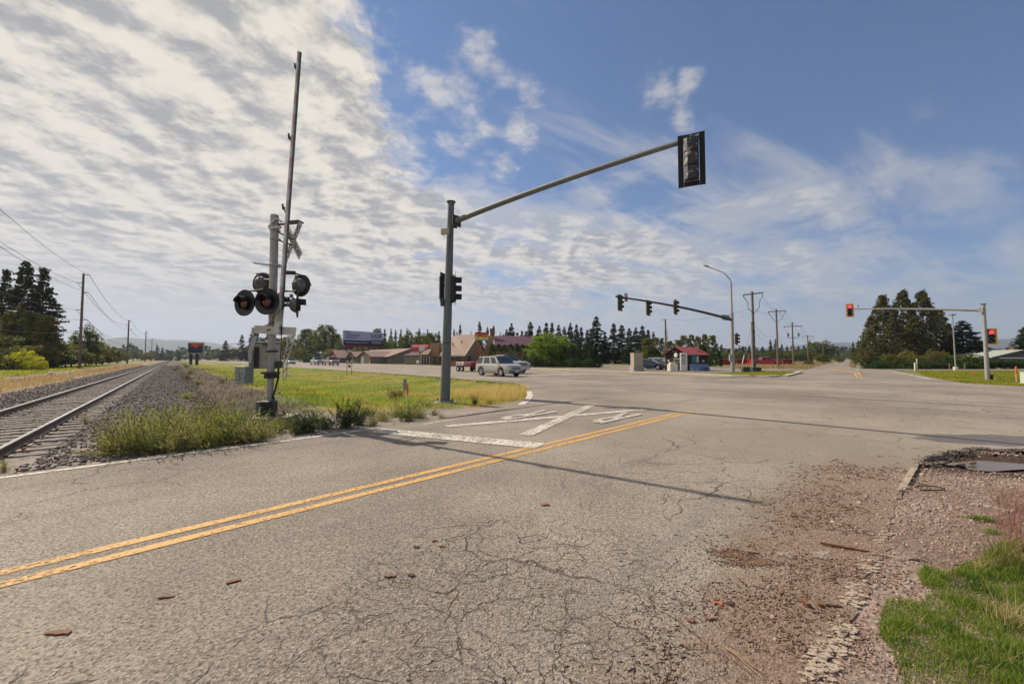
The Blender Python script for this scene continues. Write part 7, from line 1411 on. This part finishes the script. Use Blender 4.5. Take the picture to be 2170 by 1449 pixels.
for k, px, py, tp_, w_, lab in (('sage1', 602, 908, 868, 70, 'leafy weed hugging the left foot of the crossing signal'), ('green0', 690, 908, 872, 60, 'green weed left of the tall dark green bush'), ('sage1', 668, 896, 862, 64, 'pale weed behind the dark spiny weed'), ('sage2', 812, 892, 862, 56, 'straw tinted weed between the dark bush and the grey green bush'), ('sage0', 888, 886, 852, 60, 'pale weed between the grey green bush and the big pole'), ('sage0', 545, 938, 890, 90, 'weed at the road edge before the crossing signal, nearest it'), ('green0', 622, 900, 876, 50, 'small green weed behind the crossing signal foot'), ('green0', 780, 880, 852, 60, 'low green weed behind the dark bushes'), ('sage2', 935, 888, 874, 34, 'small yellow weed at the foot of the big pole')): weed(k, px, py, tp_, w_, lab, None)
for i, (px, py, w_, h_) in enumerate(((395, 778, 26, 10), (372, 786, 22, 10), (405, 792, 30, 12), (398, 806, 34, 14), (420, 815, 30, 12), (470, 812, 30, 12))):
    c = gpt(px, py); weed('brown0' if i % 2 else 'sage2', px, py, py-h_*1.5, w_, 'low rusty weed clump on the far ballast edge, '+ordn(i)+' from the far end', 'rusty weed clumps along the ballast')

# bark chips, sticks and stones one can pick out
def chip(px, py, L_, W_, rot, lab, nm='bark_chip', col='bark_chip_brown', c_=(.20, .095, .055), thick=.006, z=0.0, cat='bark chip'):
    c = gp(px, py, z); b = MB(); n = 7; pts = []; rr = random.Random(px)
    for k in range(n): t = k/(n-1); pts.append((-L_/2+L_*t, W_*(.5-.3*abs(t-.5)*2*rr.random())+rr.uniform(-.3, .3)*W_))
    for k in range(n-1, -1, -1): t = k/(n-1); pts.append((-L_/2+L_*t+rr.uniform(-.02, .02)*L_, -W_*(.5-.35*abs(t-.5)*2*rr.random())+rr.uniform(-.35, .35)*W_))
    b.prism(pts, .004, .004+thick); o = b.build(nm, mat(col, c_, .85, var=.35, scale=25, bump=.4), loc=None); o.location = c; o.rotation_euler = (rr.uniform(-.08, .08), rr.uniform(-.06, .06), rot); tag(o, lab, cat)
chip(122, 1343, .12, .035, .15, 'broad flat bark chip on the asphalt at the bottom left'); chip(495, 1232, .075, .035, .5, 'squarish bark chip on the asphalt below the yellow lines', c_=(.24, .10, .05)); chip(352, 1266, .08, .018, .3, 'small ragged bark sliver left of the squarish chip')
chip(826, 1222, .075, .025, .2, 'flattened reddish bark piece in the middle of the lane'); chip(872, 1220, .05, .028, .0, 'dark small bark piece right of the flattened reddish one', col='bark_dark', c_=(.07, .04, .03)); chip(883, 1160, .05, .018, 0, 'black sliver of bark near the two small chips', col='bark_dark', c_=(.07, .04, .03)); chip(920, 1146, .04, .025, .6, 'tiny curled brown chip, upper one of a pair'); chip(935, 1158, .035, .022, .2, 'tiny orange brown chip, lower one of a pair', col='bark_orange', c_=(.38, .14, .05)); chip(1155, 1070, .08, .05, .2, 'dusty brown bark patch far across the lane', thick=.006)
chip(1790, 1162, .30, .016, -.42, 'long straight brown stick in the debris', 'stick', 'stick_brown', (.20, .09, .045), .014, cat='stick'); chip(1596, 1172, .085, .022, -.35, 'stubby brown stick on the patch of bark crumbs', 'stick', 'stick_brown', cat='stick'); chip(1707, 1281, .055, .02, 1.4, 'short upright looking stub of wood, left of a pair', 'stick', 'stick_brown', cat='stick', thick=.02); chip(1737, 1283, .045, .016, 1.2, 'short stub of wood, right of a pair', 'stick', 'stick_brown', cat='stick', thick=.018); chip(1766, 1285, .085, .014, -.1, 'thin dark stick next to the short wood stubs', 'stick', 'bark_dark', cat='stick')
chip(1683, 1095, .07, .018, -.2, 'small brown splinter high in the debris', 'stick', 'stick_brown', cat='stick'); chip(1655, 1258, .06, .010, .8, 'thin slanted splinter left of the wood stubs', 'stick', 'stick_brown', cat='stick'); chip(1521, 1279, .05, .03, 0, 'orange brown chip left of the debris edge', col='bark_orange'); chip(1505, 1312, .055, .018, .1, 'flat brown chip, topmost of two by the debris edge'); chip(1549, 1280, .04, .024, .4, 'dark chip right of the orange brown one', col='bark_dark'); chip(1465, 1317, .04, .02, 0, 'small chip at the left fringe of the debris')
chip(2095, 1075, .20, .034, -.95, 'grey splintered board lying in the gravel by the right edge', 'board', 'board_grey', (.40, .35, .29), .012, z=-.02, cat='board'); chip(2108, 1152, .22, .012, -.55, 'thin white lath in the gravel below the grey board', 'lath', 'lath_white', (.62, .58, .52), .008, z=-.02, cat='lath'); chip(1943, 1193, .09, .035, -.4, 'crumpled black scrap in the gravel above the lawn', 'scrap', 'scrap_black', (.02, .02, .022), .02, z=-.02, cat='scrap'); chip(1870, 1180, .12, .010, -.5, 'thin brown twig near the right end of the long stick', 'stick', 'stick_brown', cat='stick'); chip(1845, 1195, .0+.05, .02, 0, 'small bark chip right below the long stick')
b = MB(); c = gp(1990, 1034, -.015); b.tube([(c.x-.22+.0*k, c.y+.05, c.z) for k in range(1)]+[(c.x-.12+.16*cos(t), c.y+.08*sin(t), c.z+.004) for t in np.linspace(1.5, -1.6, 14)]+[(c.x-.28, c.y-.06, c.z)], .006, 6); tag(b.build('wire_loop', RUB, loc=tuple(c), world=True), 'loop of thin black wire lying below the puddle', 'wire')
b = MB()
for k in range(2): c = gp(1555+k*2, 1395); b.tube([(c.x-.01, c.y+.06, .012), (c.x+.01+k*.006, c.y, .02), (c.x+.045+.03*k, c.y-.10, .01)], .0022, 5)
c = gp(1560, 1400); tag(b.build('dry_stalk', GMAT['beige'], loc=tuple(c), world=True), 'pale dry stalk on the asphalt at the bottom', 'stalk')
for i, (px, py, s_, lab) in enumerate(((2015, 965, .15, 'pale lump of broken asphalt beside the puddle'), (2035, 985, .09, 'dark broken asphalt lump right of the pale one'), (1998, 982, .07, 'small asphalt lump below the pale one'), (1975, 968, .06, 'small asphalt lump at the broken road edge'), (2060, 982, .07, 'flat stone at the near rim of the puddle'))):
    c = gp(px, py, -.06); b = MB(); v_, f_ = ico(1, 60+i, .05); b.add([(x*s_*1.5+c.x, y_*s_+c.y, z*s_*.6+c.z+.01) for x, y_, z in v_], [tuple(f) for f in f_]); tag(b.build('asphalt_lump', mat('broken_asphalt', (.16, .135, .115), .9, var=.35, bump=.6, scale=12), loc=tuple(c), world=True), lab, 'rubble')
for i, (px, py, s_, lab) in enumerate(((2032, 1079, .04, 'round reddish pebble in the gravel above the grass'), (2000, 1075, .03, 'small dark pebble left of the reddish one'), (1765, 1110, .045, 'pale pebble at the edge of the debris'))):
    c = gp(px, py, -.02); b = MB(); v_, f_ = ico(1, 80+i, .03); b.add([(x*s_*1.2+c.x, y_*s_+c.y, z*s_*.8+c.z+.012) for x, y_, z in v_], [tuple(f) for f in f_]); tag(b.build('pebble', mat('pebble_%d' % i, ((.40, .20, .16), (.05, .05, .05), (.5, .42, .35))[i], .8), loc=tuple(c), world=True, smooth=True), lab, 'pebble')
# ---------------- haze ----------------
b = MB(); b.box((0, 0, 398), (19400, 19400, 804))
hm = bpy.data.materials.new('haze'); hm.use_nodes = True; t = hm.node_tree; t.nodes.clear()
pv = t.nodes.new('ShaderNodeVolumePrincipled'); pv.inputs['Color'].default_value = (.70, .80, 1.0, 1); pv.inputs['Density'].default_value = 1.6e-4; pv.inputs['Anisotropy'].default_value = .2
o_ = t.nodes.new('ShaderNodeOutputMaterial'); t.links.new(pv.outputs[0], o_.inputs['Volume'])
hb = b.build('haze', hm, kind='stuff')
